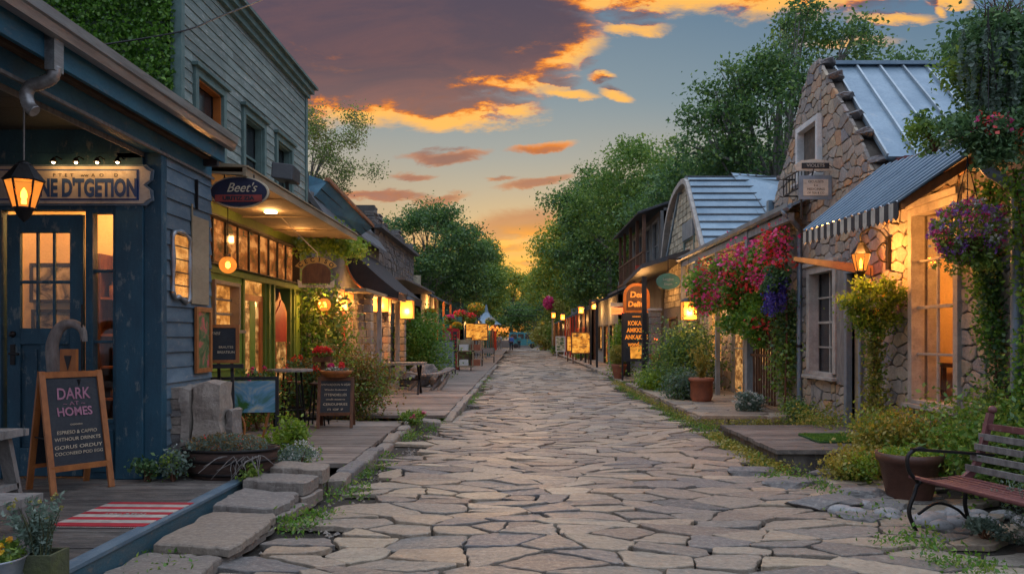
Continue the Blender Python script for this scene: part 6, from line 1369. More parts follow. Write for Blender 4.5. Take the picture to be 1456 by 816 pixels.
# bench
bx = Vector((3.22, 6.35, 0)); ld = Vector((.24, -.97, 0)).normalized(); bd_ = Vector((.97, .24, 0)).normalized(); Zv = Vector((0, 0, 1))
r = thing('garden_bench', 'old maroon slatted garden bench with curved black iron ends', 'bench', bx+Vector((0, 0, 0)))
bp = lambda l, b, z: bx+ld*l+bd_*b+Zv*z
for l in (0, 1.45):
    mb = MB(); mb.tube(smooth([bp(l, .02, 0), bp(l, -.05, .16), bp(l, .0, .3), bp(l, .06, .40), bp(l, .3, .41), bp(l, .52, .38)], 5), .017, 8)
    mb.tube(smooth([bp(l, .56, 0), bp(l, .5, .2), bp(l, .52, .38)], 4), .017, 8); mb.tube(smooth([bp(l, .04, .14), bp(l, .22, .22), bp(l, .42, .16), bp(l, .54, .05)], 5), .012, 6); mb.build('leg', M['iron'], r)
    mb = MB(); mb.tube(smooth([bp(l, .04, .40), bp(l, -.05, .5), bp(l, -.06, .62), bp(l, .04, .68), bp(l, .12, .66)], 5), .016, 8); mb.bar(bp(l, -.02, .675), bp(l, .78, .60), .05, .022); mb.build('armrest', M['iron'] if l == 0 else M['iron'], r)
    mb = MB(); pts_ = smooth([bp(l, .48, .40), bp(l, .6, .50), bp(l, .68, .68), bp(l, .76, .95)], 5)
    for a, b in zip(pts_, pts_[1:]): mb.bar(a, b, .06, .035, up=ld)
    mb.ball(bp(l, .78, .98), .035, 0, 10); mb.build('back_post', M['maroon'], r)
for i in range(8):
    b = .02+.065*i; z = .42+.012*math.sin(i/7*math.pi)*-1+.02*(i < 1); mb = MB(); a_, e_ = bp(-.06, b, z), bp(1.52, b, z); mb.bar(a_, e_, .05, .022); mb.build('seat_slat', M['maroon'], r, bevel=.004)
for i in range(5):
    z = .50+.085*i; b = .575+.042*i+(.01 if i else 0); mb = MB(); mb.bar(bp(-.04, b-.03, z), bp(1.5, b-.03, z), .018, .055); mb.build('back_slat', M['greywood'] if i < 4 else M['maroon'], r, bevel=.004)
# shrubs on the right
shrub('golden_shrub', 'spreading golden green shrub at the corner of the stone house', (4.45, 9.0, .0), (.65, .75, .75), 9000, .055, 'yellow', 'mid', cl=30)
shrub('green_shrub', 'large feathery green shrub below the tall lamplit window', (4.75, 7.55, .0), (.62, .9, 1.15), 13000, .06, 'mid', 'ivy', cl=34)
shrub('dark_shrub', 'dark green shrub behind the garden bench at the right edge', (4.9, 6.2, .0), (.5, .7, 1.2), 7000, .06, 'dark', 'mid', cl=22)
shrub('yellow_ground_cover', 'low yellow green ground cover spilling over stones before the deck', (3.75, 8.6, .0), (.45, .5, .3), 4200, .05, 'yellow', 'lime', cl=14, stem=False)
shrub('yellow_ground_cover', 'low golden creeper along the wall foot behind the green mat', (4.75, 11.9, .0), (.3, 1.2, .3), 3200, .05, 'yellow', 'mid', cl=16, stem=False)
shrub('wall_weed', 'dark green weed at the foot of the slim downspout', (4.75, 13.3, .0), (.25, .4, .5), 1600, .055, 'mid', 'dark', cl=9)
pts = np.concatenate([lineleaf((4.0+U(-.25, .3), 5.75+U(-.3, .25), .02), (4.0+U(-.45, .4), 5.7+U(-.4, .3), .2+U(0, .32)), 55, .012) for i in range(110)])
r = thing('lavender_bush', 'spiky silver green lavender bush under the garden bench', 'shrub', (4.0, 5.8, 0)); leafmesh('foliage', [(pts, .035, .25, .1, -.7, 0)], [G['grey']], r)
shrub('small_sage', 'small grey green sage plant at the front foot of the bench', (3.62, 6.05, 0), (.18, .15, .22), 900, .04, 'grey', None, cl=8)
for i in range(34):
    a = rng.uniform(0, 1); x = 2.95+U(-.1, 1.35); y = 6.45+U(-.1, .5)+(.35 if x < 3.2 else 0); s_ = U(.05, .12); mb = MB(); mb.ball((x, y, s_*.3), s_, n=12, sq=(1.25, .95, .62)); mb.v = [v+Vector((noise.noise(v*9)*.012, noise.noise(v*9+Vector((5, 0, 0)))*.012, noise.noise(v*7)*.012)) for v in mb.v]
    o = mb.build('river_stone', M['pebble'], loc=(x, y, 0)); T(o, 'smooth grey river stone in the loose heap between the bench and the flower pot', 'stone', 'river stones by the bench')
big = [((2.85, 8.2), .3, 'low mossy rock before the corner of the entrance deck'), ((3.3, 7.6), .28, 'flat grey rock just left of the brown flower pot'), ((2.8, 7.2), .3, 'broad flat rock at the edge of the street by the pot'), ((3.35, 7.05), .24, 'rounded rock in front of the brown flower pot'), ((2.95, 6.7), .2, 'small rock left of the river stone heap'), ((2.7, 9.0), .24, 'rough rock beside the entrance deck side'), ((3.5, 8.9), .2, 'rock under the front edge of the entrance deck')]
for i, ((x, y), s_, l_) in enumerate(big):
    mb = MB(); mb.rock((x, y, s_*.12), 1, (s_*1.3, s_*.9, s_*.38), seed=200+i, rough=.12, sub=3); T(mb.build('edge_rock', M['ledge'], loc=(x, y, 0)), l_, 'stone', 'rocks along the right edge of the street')
mb = MB(); mb.box(3.75, 4.7, 9.75, 10.5, .256, .275); r = thing('green_mat', 'dark green turf mat on the grey entrance deck', 'mat', (4.2, 10.1, .255)); mb.build('base', M['matgreen'], r)
g_ = np.stack([rng.uniform(3.75, 4.7, 5000), rng.uniform(9.75, 10.5, 5000), np.full(5000, .285)], 1); leafmesh('pile', [(g_, .03, .3, 0, -2, 0)], [G['ivy']], r)
g_ = np.concatenate([np.stack([rng.normal(3.0, .1, 2600), rng.uniform(9.0, 12, 2600), rng.uniform(.0, .13, 2600)], 1), np.stack([rng.uniform(3.1, 5, 1200), rng.normal(13.45, .07, 1200), rng.uniform(.0, .16, 1200)], 1), np.stack([rng.normal(3.1, .08, 2200), rng.uniform(13.6, 26, 2200), rng.uniform(0, .14, 2200)], 1)])
o = leafmesh('moss_patch', [(g_, .045, .6, .6, 0, 0)], [G['yellow']]); o['kind'] = 'stuff'
# ---------- porch cottage with flowers ----------
PP = right(5.35); H2 = thing('porch_cottage', 'low stone cottage behind a deep porch hung with bright flowers', 'house', (5.35, 19, .2))
ops = [(14.6, 15.5, .2, 2.4), (16.4, 17.6, .95, 2.3), (18.6, 19.6, .2, 2.4), (20.6, 22, .95, 2.3)]
mb = MB(); solid(mb, PP, 13.9+1.5, 23.8, .05, 3.9, [o for o in ops[1:]], -.3, -.02); stonewall(mb, PP, [rdom(q) for q in rects(15.4, 23.8, .14, 3.6, ops[1:])], .38, .24, .012, .03, 31, .12); mb.build('wall', M['stonewall'], H2)
window(H2, PP, *ops[1], 2, 2, 'trimstone', 'litdim'); window(H2, PP, *ops[2], 1, 2, 'greyplank', 'litdim', sill=False); window(H2, PP, *ops[3], 2, 2, 'trimstone', 'lit')
mb = MB(); mb.hexa([(4.6, 13.3, 3.82), (4.6, 22.6, 3.82), (5.4, 22.6, 4.15), (5.4, 13.3, 4.15), (4.6, 13.3, 3.87), (4.6, 22.6, 3.87), (5.4, 22.6, 4.2), (5.4, 13.3, 4.2)]); mb.box(4.56, 4.6, 13.3, 22.6, 3.76, 3.86); mb.box(4.9, 9, 15.36, 15.5, 3.4, 4.3)
seamroof(mb, (5.2, 15.4, 4.15), (5.2, 22.6, 4.15), (8.5, 22.6, 5.0), (8.5, 15.4, 5.0), 8); mb.build('porch_roof', [M['roofblue'], M['roofseam']], H2)
mb = MB(); mb.prism([(4.52+a, 13.2, 3.78+b) for a, b in [(0, .1), (0, .02), (.04, -.02), (.09, .02), (.09, .1), (.08, .1), (.07, .03), (.04, 0), (.015, .03), (.012, .1)]], (0, 9.5, 0)); mb.build('gutter', M['pipe'], H2)
for i, (y, w_) in enumerate(((15.9, .16), (18.5, .10), (20.6, .1), (22.4, .12))): mb = MB(); mb.box(4.66-w_/2+.02, 4.66+w_/2+.02, y-w_/2, y+w_/2, .2, 3.78); mb.build('post', M['greyplank'], H2)
mb = MB(); mb.box(4.62, 4.72, 13.4, 22.5, 3.6, 3.74); mb.build('beam', M['greyplank'], H2)
mb = MB()
for i in range(9): y = 14.35+.16*i; mb.box(4.68, 4.71, y, y+.035, .3, 2.3)
for z in (.35, 1.2, 2.25): mb.box(4.665, 4.68, 14.3, 15.8, z, z+.05)
mb.build('gate', M['brownwood'], H2); lamp((4.95, 17.2, 2.9), 10, r=.08, parent=H2); lamp((4.9, 21.0, 2.9), 24, r=.08, parent=H2)
cs = [P(px, py, Y) for px, py, Y in ((1100, 355, 14.2), (1080, 365, 14.8), (1065, 385, 15.3), (1045, 385, 15.8), (1030, 400, 16.3), (1015, 405, 17), (1000, 410, 17.6), (1050, 410, 15.8), (1075, 400, 15.2), (1070, 430, 15.4), (1050, 435, 16), (1028, 428, 16.8), (1005, 430, 17.5), (1085, 420, 14.8), (1090, 385, 14.6), (1060, 455, 15.4), (1040, 460, 16), (1085, 450, 15), (1095, 440, 14.7), (1075, 470, 15.2), (1088, 485, 15.0), (1030, 380, 16.3), (1010, 395, 17.3), (992, 400, 18), (1105, 345, 14.0), (1060, 372, 15.5))]
r = thing('bougainvillea', 'cascading green climber thick with pink and red flowers along the porch roof', 'flowering climber', (4.65, 16, 3.0)); pts = clumps(cs, .27, 620)
leafmesh('foliage', [(pts[::2], .08, .65, .4, .2, 0), (pts[1::2], .08, .65, .4, .2, 1)], [G['ivy'], G['lime']], r)
fc = [P(px, py, Y-.25) for px, py, Y in ((1082, 352, 14.3), (1100, 348, 14.1), (1107, 358, 13.9), (1095, 372, 14.1), (1082, 385, 14.5), (1072, 378, 14.9), (1060, 372, 15.3), (1048, 378, 15.6), (1036, 376, 16), (1042, 392, 15.8), (1030, 398, 16.1), (1018, 394, 16.7), (1006, 392, 17.2), (998, 400, 17.6), (990, 412, 18), (1003, 420, 17.5), (1016, 414, 16.9), (1050, 405, 15.6), (1028, 418, 16.3), (1040, 424, 16), (1015, 428, 17), (988, 428, 18), (1000, 436, 17.6), (1072, 402, 15), (1088, 400, 14.5), (1096, 412, 14.3), (1060, 355, 15.3), (1112, 372, 13.9), (1050, 362, 15.6), (1098, 334, 13.9), (1110, 338, 13.8), (1005, 380, 17.3), (1073, 390, 14.8), (1080, 460, 14.9), (1024, 382, 16.6))]
fp = np.concatenate([np.array(q)+rng.normal(size=(48, 3))*np.array([.13, .14, .11]) for q in fc[::2]]); fr_ = np.concatenate([np.array(q)+rng.normal(size=(48, 3))*np.array([.12, .14, .10]) for q in fc[1::2]])
leafmesh('flowers', [(fp, .072, .95, .5, 0, 0), (fr_, .068, .95, .5, 0, 1)], [G['fpink'], G['fred']], r)
mb = MB(); mb.tube(smooth([Vector((4.75, 15.5, .2)), Vector((4.7, 15.4, 1.5)), Vector((4.62, 15.5, 2.6)), Vector((4.6, 16.5, 3.4)), Vector((4.6, 18, 3.5))], 4), .03, 6); mb.build('stem', M['brownwood'], r)
r = thing('wisteria', 'violet blue flower clusters hanging beside the slim downspout', 'flowering climber', (4.72, 13.8, 2.2)); wp = [P(1100+U(-12, 16), 390+U(-8, 30), 13.7+U(-.2, .2)) for i in range(26)]
leafmesh('flowers', [(np.concatenate([lineleaf(a, a+Vector((0, 0, -U(.25, .5))), 60, .035) for a in wp]), .05, .7, .3, .8, 0)], [G['fblue']], r); leafmesh('foliage', [(np.concatenate([ell(a+Vector((0, 0, .05)), (.12, .12, .1), 60) for a in wp]), .07, .6, .4, .2, 0)], [G['dark']], r)
mb = MB(); mb.tube([(4.72, 13.9, .2), (4.76, 13.9, 1.4), (4.72, 13.8, 2.9), (4.7, 13.8, 3.5)], .02, 6); mb.build('stem', M['brownwood'], r)
vine('lattice_vine', 'dark leafed vine hanging below the violet flowers by the brown gate', [[(4.78, 13.95, 2.3), (4.8, 14.0, 1.6), (4.8, 13.9, .9)], [(4.8, 14.2, 2.2), (4.82, 14.2, 1.4), (4.8, 14.2, .5)]], 2600, .07, 'mid', .14, 'dark')
r = thing('clay_pot', 'red clay pot of spiky yellow leaved plant on the porch step', 'pot', (3.9, 16.8, .2)); mb = MB(); mb.lathe((3.9, 16.8, .2), [(.2, 0), (.24, .1), (.24, .42), (.27, .43), (.27, .5), (.22, .5)], 20); mb.build('body', M['terra'], r)
leafmesh('foliage', [(np.concatenate([lineleaf((3.9, 16.8, .7), (3.9+U(-.3, .3), 16.8+U(-.2, .2), 1.1+U(0, .35)), 26, .012) for i in range(26)]), .09, .3, .2, -1, 0)], [G['yellow']], r)
shrub('blue_grey_shrub', 'blue grey shrub left of the red clay pot', (3.55, 17.4, .15), (.4, .5, .75), 5000, .06, 'grey', 'dark', cl=20)
shrub('white_flowering_shrub', 'small white flowering shrub at the base of the thick porch post', (4.25, 14.5, .2), (.3, .22, .36), 2200, .05, 'grey', None, ('fwhite', 60), fsize=.04)
shrub('dark_climbing_shrub', 'tall dark green shrub on the far end of the porch', (4.3, 20.3, .15), (.45, 1.4, 1.9), 9000, .09, 'dark', 'mid', cl=34)
shrub('flowering_shrub', 'yellow green shrub with red flowers beside the grey stone post', (3.55, 20.6, .15), (.4, 1.0, .55), 5000, .07, 'lime', 'mid', ('fred', 8), cl=20, fsize=.07)
boxlamp('glowing square lantern on the porch post beside the pink flowers', (4.4, 20.4, 2.02), .36, .5, 3.75, 22, style='lampshade')
r = thing('hanging_oval_sign', 'plain teal oval sign hanging from the porch roof', 'sign', (4.15, 22, 2.9)); mb = MB(); q = P(950, 400, 22); mb.prism([(q.x+.34*math.cos(t*.2094), 21.98, q.z+.23*math.sin(t*.2094)) for t in range(30)], (0, .05, 0)); mb.build('board', M['teal'], r); mb = MB(); mb.tube([(q.x, 22, q.z+.22), (q.x, 22, 3.8)], .012); mb.bar((q.x, 22, 3.8), (4.7, 22, 3.8), .04, .04)
mb.build('hanger', M['iron'], r)
for i in range(3): text('lettering', ['Loggne', 'Etum'][i], .11, (q.x, 21.975, q.z+.06-.14*i), (1, 0, 0), (0, -1, 0), M['pipe'], r, .002) if i < 2 else None
# ---------- bell gable cottage ----------
BP = right(5.3); H3 = thing('bell_gable_house', 'cream shingled cottage with a curved bell shaped gable and blue grey metal roof', 'house', (5.3, 25.2, .1))
gp = [(28.9, 2.6), (28.8, 3.4), (28.3, 4.5), (27.5, 5.6), (26.5, 6.25), (25.3, 6.5), (24.3, 6.45), (23.6, 5.8), (22.9, 5.05), (22.2, 4.3), (21.6, 3.65), (21.6, 2.6)]
mb = MB(); mb.prism([BP.p(u, z, -.02) for u, z in gp], -BP.n*.3, 0); mb.box(5.32, 9, 23.8, 28.8, .1, 2.6); mb.build('wall', M['mortar'], H3)
mb = MB(); rs = random.Random(9); z = 2.62
def gspan(z):
    us = []
    for (a, za), (b, zb) in zip(gp, gp[1:]+gp[:1]):
        if (za-z)*(zb-z) < 0: us.append(a+(b-a)*(z-za)/(zb-za))
    return (min(us)+.25, max(us)-.25) if len(us) >= 2 else None
while z < 6.4:
    sp_ = gspan(z+.1)
    if sp_:
        u = sp_[0]
        while u < sp_[1]:
            w_ = rs.uniform(.22, .4); e_ = min(u+w_, sp_[1]); mb.pb(BP, u, e_-.03, z, z+.18, .0, .03+rs.uniform(0, .03)); u = e_
    z += .205
mb.build('shingles', M['shingle'], H3)
mb = MB(); cv = smooth([BP.p(u, z, .1) for u, z in gp[1:-1]], 4)
for a, b in zip(cv, cv[1:]): mb.bar(a, b, .16, .22, up=(1, 0, 0))
mb.build('bargeboard', M['trimstone'], H3)
mb = MB(); cvr = smooth([Vector((0, u, z)) for u, z in gp[5:-1]], 3); L_ = len(cvr)
for i in range(L_-1):
    a, b = cvr[i], cvr[i+1]; n_ = Vector((0, -(a.z-b.z), (a.y-b.y))).normalized()
    mb.hexa([(5.2, b.y, b.z+.05), (12, b.y, b.z+.05), (12, a.y, a.z+.05), (5.2, a.y, a.z+.05), (5.2, b.y, b.z+.15), (12, b.y, b.z+.15), (12, a.y, a.z+.15), (5.2, a.y, a.z+.15)], 0)
    mb.bar((5.2, a.y-.01, a.z+.16), (12, a.y-.01, a.z+.16), .05, .04, 1)
mb.hexa([(5.2, 28.7, 3.6), (12, 28.7, 3.6), (12, 25.4, 6.65), (5.2, 25.4, 6.65), (5.2, 28.8, 3.7), (12, 28.8, 3.7), (12, 25.4, 6.75), (5.2, 25.4, 6.75)]); mb.build('roof', [M['roofblue'], M['slate']], H3)
mb = MB(); seamroof(mb, (7.3, 21.9, 4.1), (10.5, 21.2, 4.9), (10.3, 24.6, 6.5), (6.6, 24.4, 6.75), 14, .03, .04, 0, 1, .02); mb.build('rear_roof', [M['roofblue'], M['slate']], H3)
window(H3, BP, 23.6, 24.9, 3.0, 4.6, 2, 3, 'greentrim', 'darkglass', .12, .06, .04); mb = MB(); mb.pb(BP, 23.5, 25.0, 4.65, 5.2, .05, .12); mb.build('shutter_box', M['pipe'], H3)
ops = [(24.4, 25.4, .15, 2.3), (26.4, 27.6, .8, 2.2)]; mb = MB(); solid(mb, BP, 23.8, 28.9, .1, 2.62, ops, -.29, 0); mb.build('lower_wall', M['greystone'], H3)
window(H3, BP, *ops[0], 1, 2, 'oranged', 'litdim', sill=False); window(H3, BP, *ops[1], 2, 2, 'brownwood', 'lit')
# ---------- dark timber house ----------
TP = right(5.2); H4 = thing('dark_timber_house', 'dark two storey timber house with dormers over a black awning roof', 'house', (5.2, 32, .1))
ops = [(30, 31, .2, 2.3), (32.2, 34, .8, 2.3), (29.4, 30.6, 4.2, 6.0), (31.2, 32.4, 4.2, 6.0), (33.2, 34.4, 4.2, 6.0), (35, 35.8, 4.2, 6)]
mb = MB(); solid(mb, TP, 28.9, 36.5, .1, 6.3, ops, -.3, -.01)
u = 28.9
while u < 36.5:
    for q in rects(u, min(u+.24, 36.5), 3.3, 6.3, ops): mb.pb(TP, q[0], q[1]-.012, q[2], q[3], -.009, .02)
    u += .24
mb.box(5.3, 10, 28.9, 29.05, .1, 6.4); mb.build('wall', M['corr'], H4)
for i, o_ in enumerate(ops): window(H4, TP, *o_, 1 if i == 0 else 2, 2, 'redd' if i < 2 else 'greyplank', ('litdim', 'lit', 'darkglass', 'darkglass', 'darkglass', 'darkglass')[i], .1, sill=i > 0)
for i, y in enumerate((29.2, 30.9, 32.8, 34.7, 36.2)): mb = MB(); mb.box(4.55, 4.67, y-.06, y+.06, 3.9, 6.2); mb.build('balcony_post', M['brownwood'], H4)
mb = MB(); mb.box(4.5, 5.2, 28.9, 36.5, 3.85, 3.95); mb.box(4.55, 4.6, 28.9, 36.5, 4.75, 4.82)
for i in range(26): mb.box(4.56, 4.59, 29+.29*i, 29.05+.29*i, 3.95, 4.75)
mb.build('balcony', M['brownwood'], H4)
mb = MB(); seamroof(mb, (4.3, 28.8, 6.2), (4.3, 36.6, 6.2), (7.5, 36.6, 7.3), (7.5, 28.8, 7.3), 9); mb.hexa([(4.1, 27.9, 3.5), (4.1, 37, 3.5), (5.4, 37, 4.1), (5.4, 27.9, 4.1), (4.1, 27.9, 3.62), (4.1, 37, 3.62), (5.4, 37, 4.25), (5.4, 27.9, 4.25)]); mb.build('roof', [M['darkroof'], M['slate']], H4)
mb = MB(); mb.box(4.35, 4.7, 29.5, 29.7, 3.95, 4.3); mb.build('lean_support', M['redd'], H4)
# dark awning roof with posts near
r = thing('dark_awning_roof', 'sagging dark felt awning roof on black posts before the timber house', 'awning', (4.4, 26, 3.6)); mb = MB(); mb.hexa([(3.75, 24.2, 3.72), (3.75, 28.6, 3.45), (5.3, 28.6, 3.9), (5.3, 24.2, 4.2), (3.75, 24.2, 3.86), (3.75, 28.6, 3.6), (5.3, 28.6, 4.05), (5.3, 24.2, 4.35)]); mb.build('roof', M['darkroof'], r)
for y in (24.6, 28.3): mb = MB(); mb.box(3.82, 3.96, y-.07, y+.07, .12, 3.5); mb.build('post', M['black'], r)
lamp((4.4, 26.8, 3.2), 18, r=.1, parent=r); lamp((4.2, 25.0, 2.9), 12, r=.1, parent=r)
# orange arch sign with menu below
r = thing('arched_sign', 'orange arched sign with carved letters above an orange lettered menu board', 'sign', (3.98, 26.2, .12)); Y = 26.2; q = P(905, 425, Y); x = q.x
am = mat('orange_arch_frame', (.55, .17, .02), .5)
arcp = lambda w_, z0, z1: [(x-w_, Y, z0), (x+w_, Y, z0)]+[(x+w_*math.cos(R(a)), Y, z1-w_+w_*math.sin(R(a))) for a in range(0, 181, 12)]
mb = MB(); mb.prism(arcp(.45, 2.40, 3.40), (0, .08, 0)); mb.build('arch', am, r); mb = MB(); mb.prism([(a, b-.012, c) for a, b, c in arcp(.34, 2.48, 3.30)], (0, .03, 0)); mb.build('arch_panel', M['brownwood'], r)
text('lettering', 'Der', .28, (x, Y-.015, 3.0), (1, 0, 0), (0, -1, 0), M['orangelit'], r, .006, bold=.008, shear=.1); text('lettering', 'Delits', .25, (x, Y-.015, 2.68), (1, 0, 0), (0, -1, 0), M['orangelit'], r, .006, bold=.008, shear=.1)
mb = MB(); mb.box(x-.44, x+.44, Y, Y+.06, .75, 2.38); mb.build('menu_board', M['chalk'], r)
for i, t_ in enumerate(('~~~~', 'KOKAN', 'AMKKSN', 'ANKAKOS', 'wonders')): text('lettering', t_, .21 if i else .15, (x, Y-.004, 2.27-.235*i), (1, 0, 0), (0, -1, 0), M['orangelit'], r, .004, bold=.006, sx=.78)
mb = MB(); mb.prism([(x-.2, Y-.02, .85), (x+.15, Y-.02, .85), (x+.2, Y-.02, 1.25), (x-.22, Y-.02, 1.25)], (0, .015, 0)); mb.build('plaque', M['yellowlit'], r); mb = MB(); mb.box(x-.5, x-.44, Y, Y+.06, .1, 2.4); mb.box(x+.44, x+.5, Y, Y+.06, .1, 2.4); mb.build('post', M['black'], r)
lamp((x, Y-.7, 3.3), 7, r=.05, parent=r)
r = thing('stone_post', 'grey stone post with a small basket beside the orange arched sign', 'post', (4.05, 24.2, .12)); mb = MB(); z = .12; q = P(931, 460, 24.2)
while z < 2.3: hh = U(.2, .34); mb.box(q.x-.17+U(-.01, .01), q.x+.17+U(-.01, .01), 24.05, 24.35, z, z+hh-.015); z += hh
mb.build('shaft', M['greystone'], r, bevel=.015); mb = MB(); mb.box(q.x-.2, q.x+.2, 24.0, 24.4, z-.02, z+.05); mb.build('cap', M['trimstone'], r); mb = MB(); mb.lathe((q.x-.02, 23.95, .8), [(.1, 0), (.18, .12), (.22, .24)], 14); mb.build('basket', M['orangewood'], r)
mb = MB(); mb.ball((q.x, 24.02, 1.5), .05); mb.build('light', M['neon'], r)
r = thing('neon_sign', 'glowing red orange name strip beneath the dark eaves right of the green creeper post', 'sign', (3.95, 27.5, 2.5)); q = P(878, 442, 28.5); mb = MB(); mb.box(q.x-.24, q.x+.24, 28.5, 28.55, q.z-.12, q.z+.12); mb.build('strip', M['neon'], r)
text('lettering', 'Kawai', .15, (q.x, 28.49, q.z), (1, 0, 0), (0, -1, 0), M['yellowlit'], r, .003); mb = MB(); mb.box(q.x-.25, q.x+.25, 28.5, 28.55, q.z+.16, q.z+.3); mb.build('upper_board', M['cream'], r); mb = MB(); mb.tube([(q.x, 28.52, q.z+.3), (q.x, 28.52, 3.5)], .01); mb.build('hanger', M['iron'], r)
vine('creeper_post', 'bushy green creeper climbing the black post at the pavement corner', [[(3.75, 28.9, .15), (3.8, 28.8, 1.0), (3.8, 28.8, 1.9)], [(3.6, 28.8, .2), (3.65, 28.7, 1.7)]], 3800, .10, 'lime', .2, 'mid')
r = thing('flower_pot', 'orange clay pot with a bushy yellow green plant under the black awning', 'pot', (3.9, 27, .12)); q = P(880, 515, 27.2); mb = MB(); mb.lathe((q.x, 27.2, .12), [(.16, 0), (.26, .42), (.28, .5), (.24, .5)], 16); mb.build('body', M['terra'], r); leafmesh('foliage', [(ell((q.x, 27.2, .95), (.36, .3, .36), 1500, .4), .08, .5, .4, -.2, 0)], [G['yellow']], r)
# low sheds further along the right
shed('dark post shed with a wavy roof and red lit front beyond the timber house', 37, 47, 4.6, 3.6, 'greyplank', 'darkroof', 'black', 1.0, side=1)
shed('brown boarded stall with amber lit windows on the right pavement', 48.5, 60, 4.2, 3.3, 'brownwood', 'slate', 'redd', .8, side=1)
shed('grey plank stall near the far right end', 61.5, 78, 3.9, 3.2, 'greyplank', 'roofblue', 'brownwood', .7, side=1)
shed('low pale store at the very end of the right side', 82, 104, 4.2, 3.2, 'shingle', 'slate', 'brownwood', .6, side=1)
def easelpic(label, px, py0, py1, w_, Y, mt, fr='brownwood'):
    a = P(px, py0, Y); b = P(px, py1, Y); r = thing('picture_board', label, 'picture', (a.x, Y, .12)); mb = MB(); w_ /= 2
    for q in [(a.x-w_-.06, a.x-w_, b.z, a.z), (a.x+w_, a.x+w_+.06, b.z, a.z), (a.x-w_, a.x+w_, b.z, b.z+.06), (a.x-w_, a.x+w_, a.z-.06, a.z)]: mb.box(q[0], q[1], Y, Y+.05, q[2], q[3])
    mb.build('frame', M[fr], r); mb = MB(); mb.box(a.x-w_, a.x+w_, Y+.01, Y+.03, b.z+.06, a.z-.06); mb.build('canvas', mt, r)
    for s_ in (-1, 1): mb = MB(); mb.bar((a.x+s_*w_*.9, Y+.03, .12), (a.x+s_*w_*.9, Y+.03, b.z+.01), .07, .05); mb.build('leg', M[fr], r)
pm = art('garden_painting', (.04, .12, .05), (.35, .35, .2), (.7, .65, .5), 5)
easelpic('large glowing golden picture in a red brown frame standing on the right pavement', 826, 472, 503, .95, 42, M['yellowpic'])
easelpic('smaller golden lit picture left of the large glowing one', 811, 477, 500, .35, 45, M['yellowpic'])
easelpic('pale garden painting propped at the pavement edge', 797, 478, 500, .55, 52, pm, 'white')
r = thing('flower_pillar', 'pale pole topped with a ball of pink flowers at the far right', 'flower pole', (3.0, 66, .1)); q = P(786, 436, 66); mb = MB(); mb.tube([(q.x, 66, 0), (q.x, 66, q.z)], .09, 8); mb.build('pole', M['soffit'], r)
leafmesh('flowers', [(ell(q+Vector((-.35, -.3, .3)), (.5, .5, .6), 700), .16, .9, .4, 0, 0), (ell(q+Vector((.3, 0, -.1)), (.8, .8, .8), 900), .2, .6, .4, .2, 1)], [G['fpink'], G['yellow']], r)
shrub('flowering_shrub', 'tall yellow flowered shrub at the far end of the right pavement', (2.6, 84, 0), (1.6, 1.5, 3.0), 3600, .28, 'yellow', 'mid', ('fyel', 12), cl=20, fsize=.3)
shrub('pavement_shrub', 'green shrub at the foot of the pink flowered pole', (3.0, 64, 0), (.7, .8, .9), 1400, .16, 'mid', 'dark', cl=10)
shrub('pavement_shrub', 'low green shrub between the golden pictures and the pale painting', (3.75, 48.5, .1), (.4, .8, .6), 1200, .12, 'mid', cl=9)
mb = MB(); mb.box(2.6, 4.6, 95, 95.4, 0, 1.1); mb2 = MB(); mb2.box(-4, 7, 108.5, 108.9, 0, 1.0); T(mb2.build('glare_block_wall', M['greystone'], loc=(1, 108.5, 0)), 'low grey stone wall closing the street behind the teal van', 'wall'); T(mb.build('brick_wall', M['terra'], loc=(3.6, 95, 0)), 'low reddish brick wall across the far right end of the street', 'wall')  # wall behind the van is added to block the bright gap under it
for i, (px, py, Y) in enumerate(((787, 452, 60), (800, 455, 55), (826, 446, 46), (845, 440, 41))):
    q = P(px, py, Y); boxlamp(['farthest small orange lantern under the right hand stall roofs', 'second farthest orange lantern under the right hand stall roofs', 'orange lantern above the large glowing golden picture', 'nearest orange lantern on the dark post shed'][i], tuple(q), .3, .42, q.z+.9, 8)
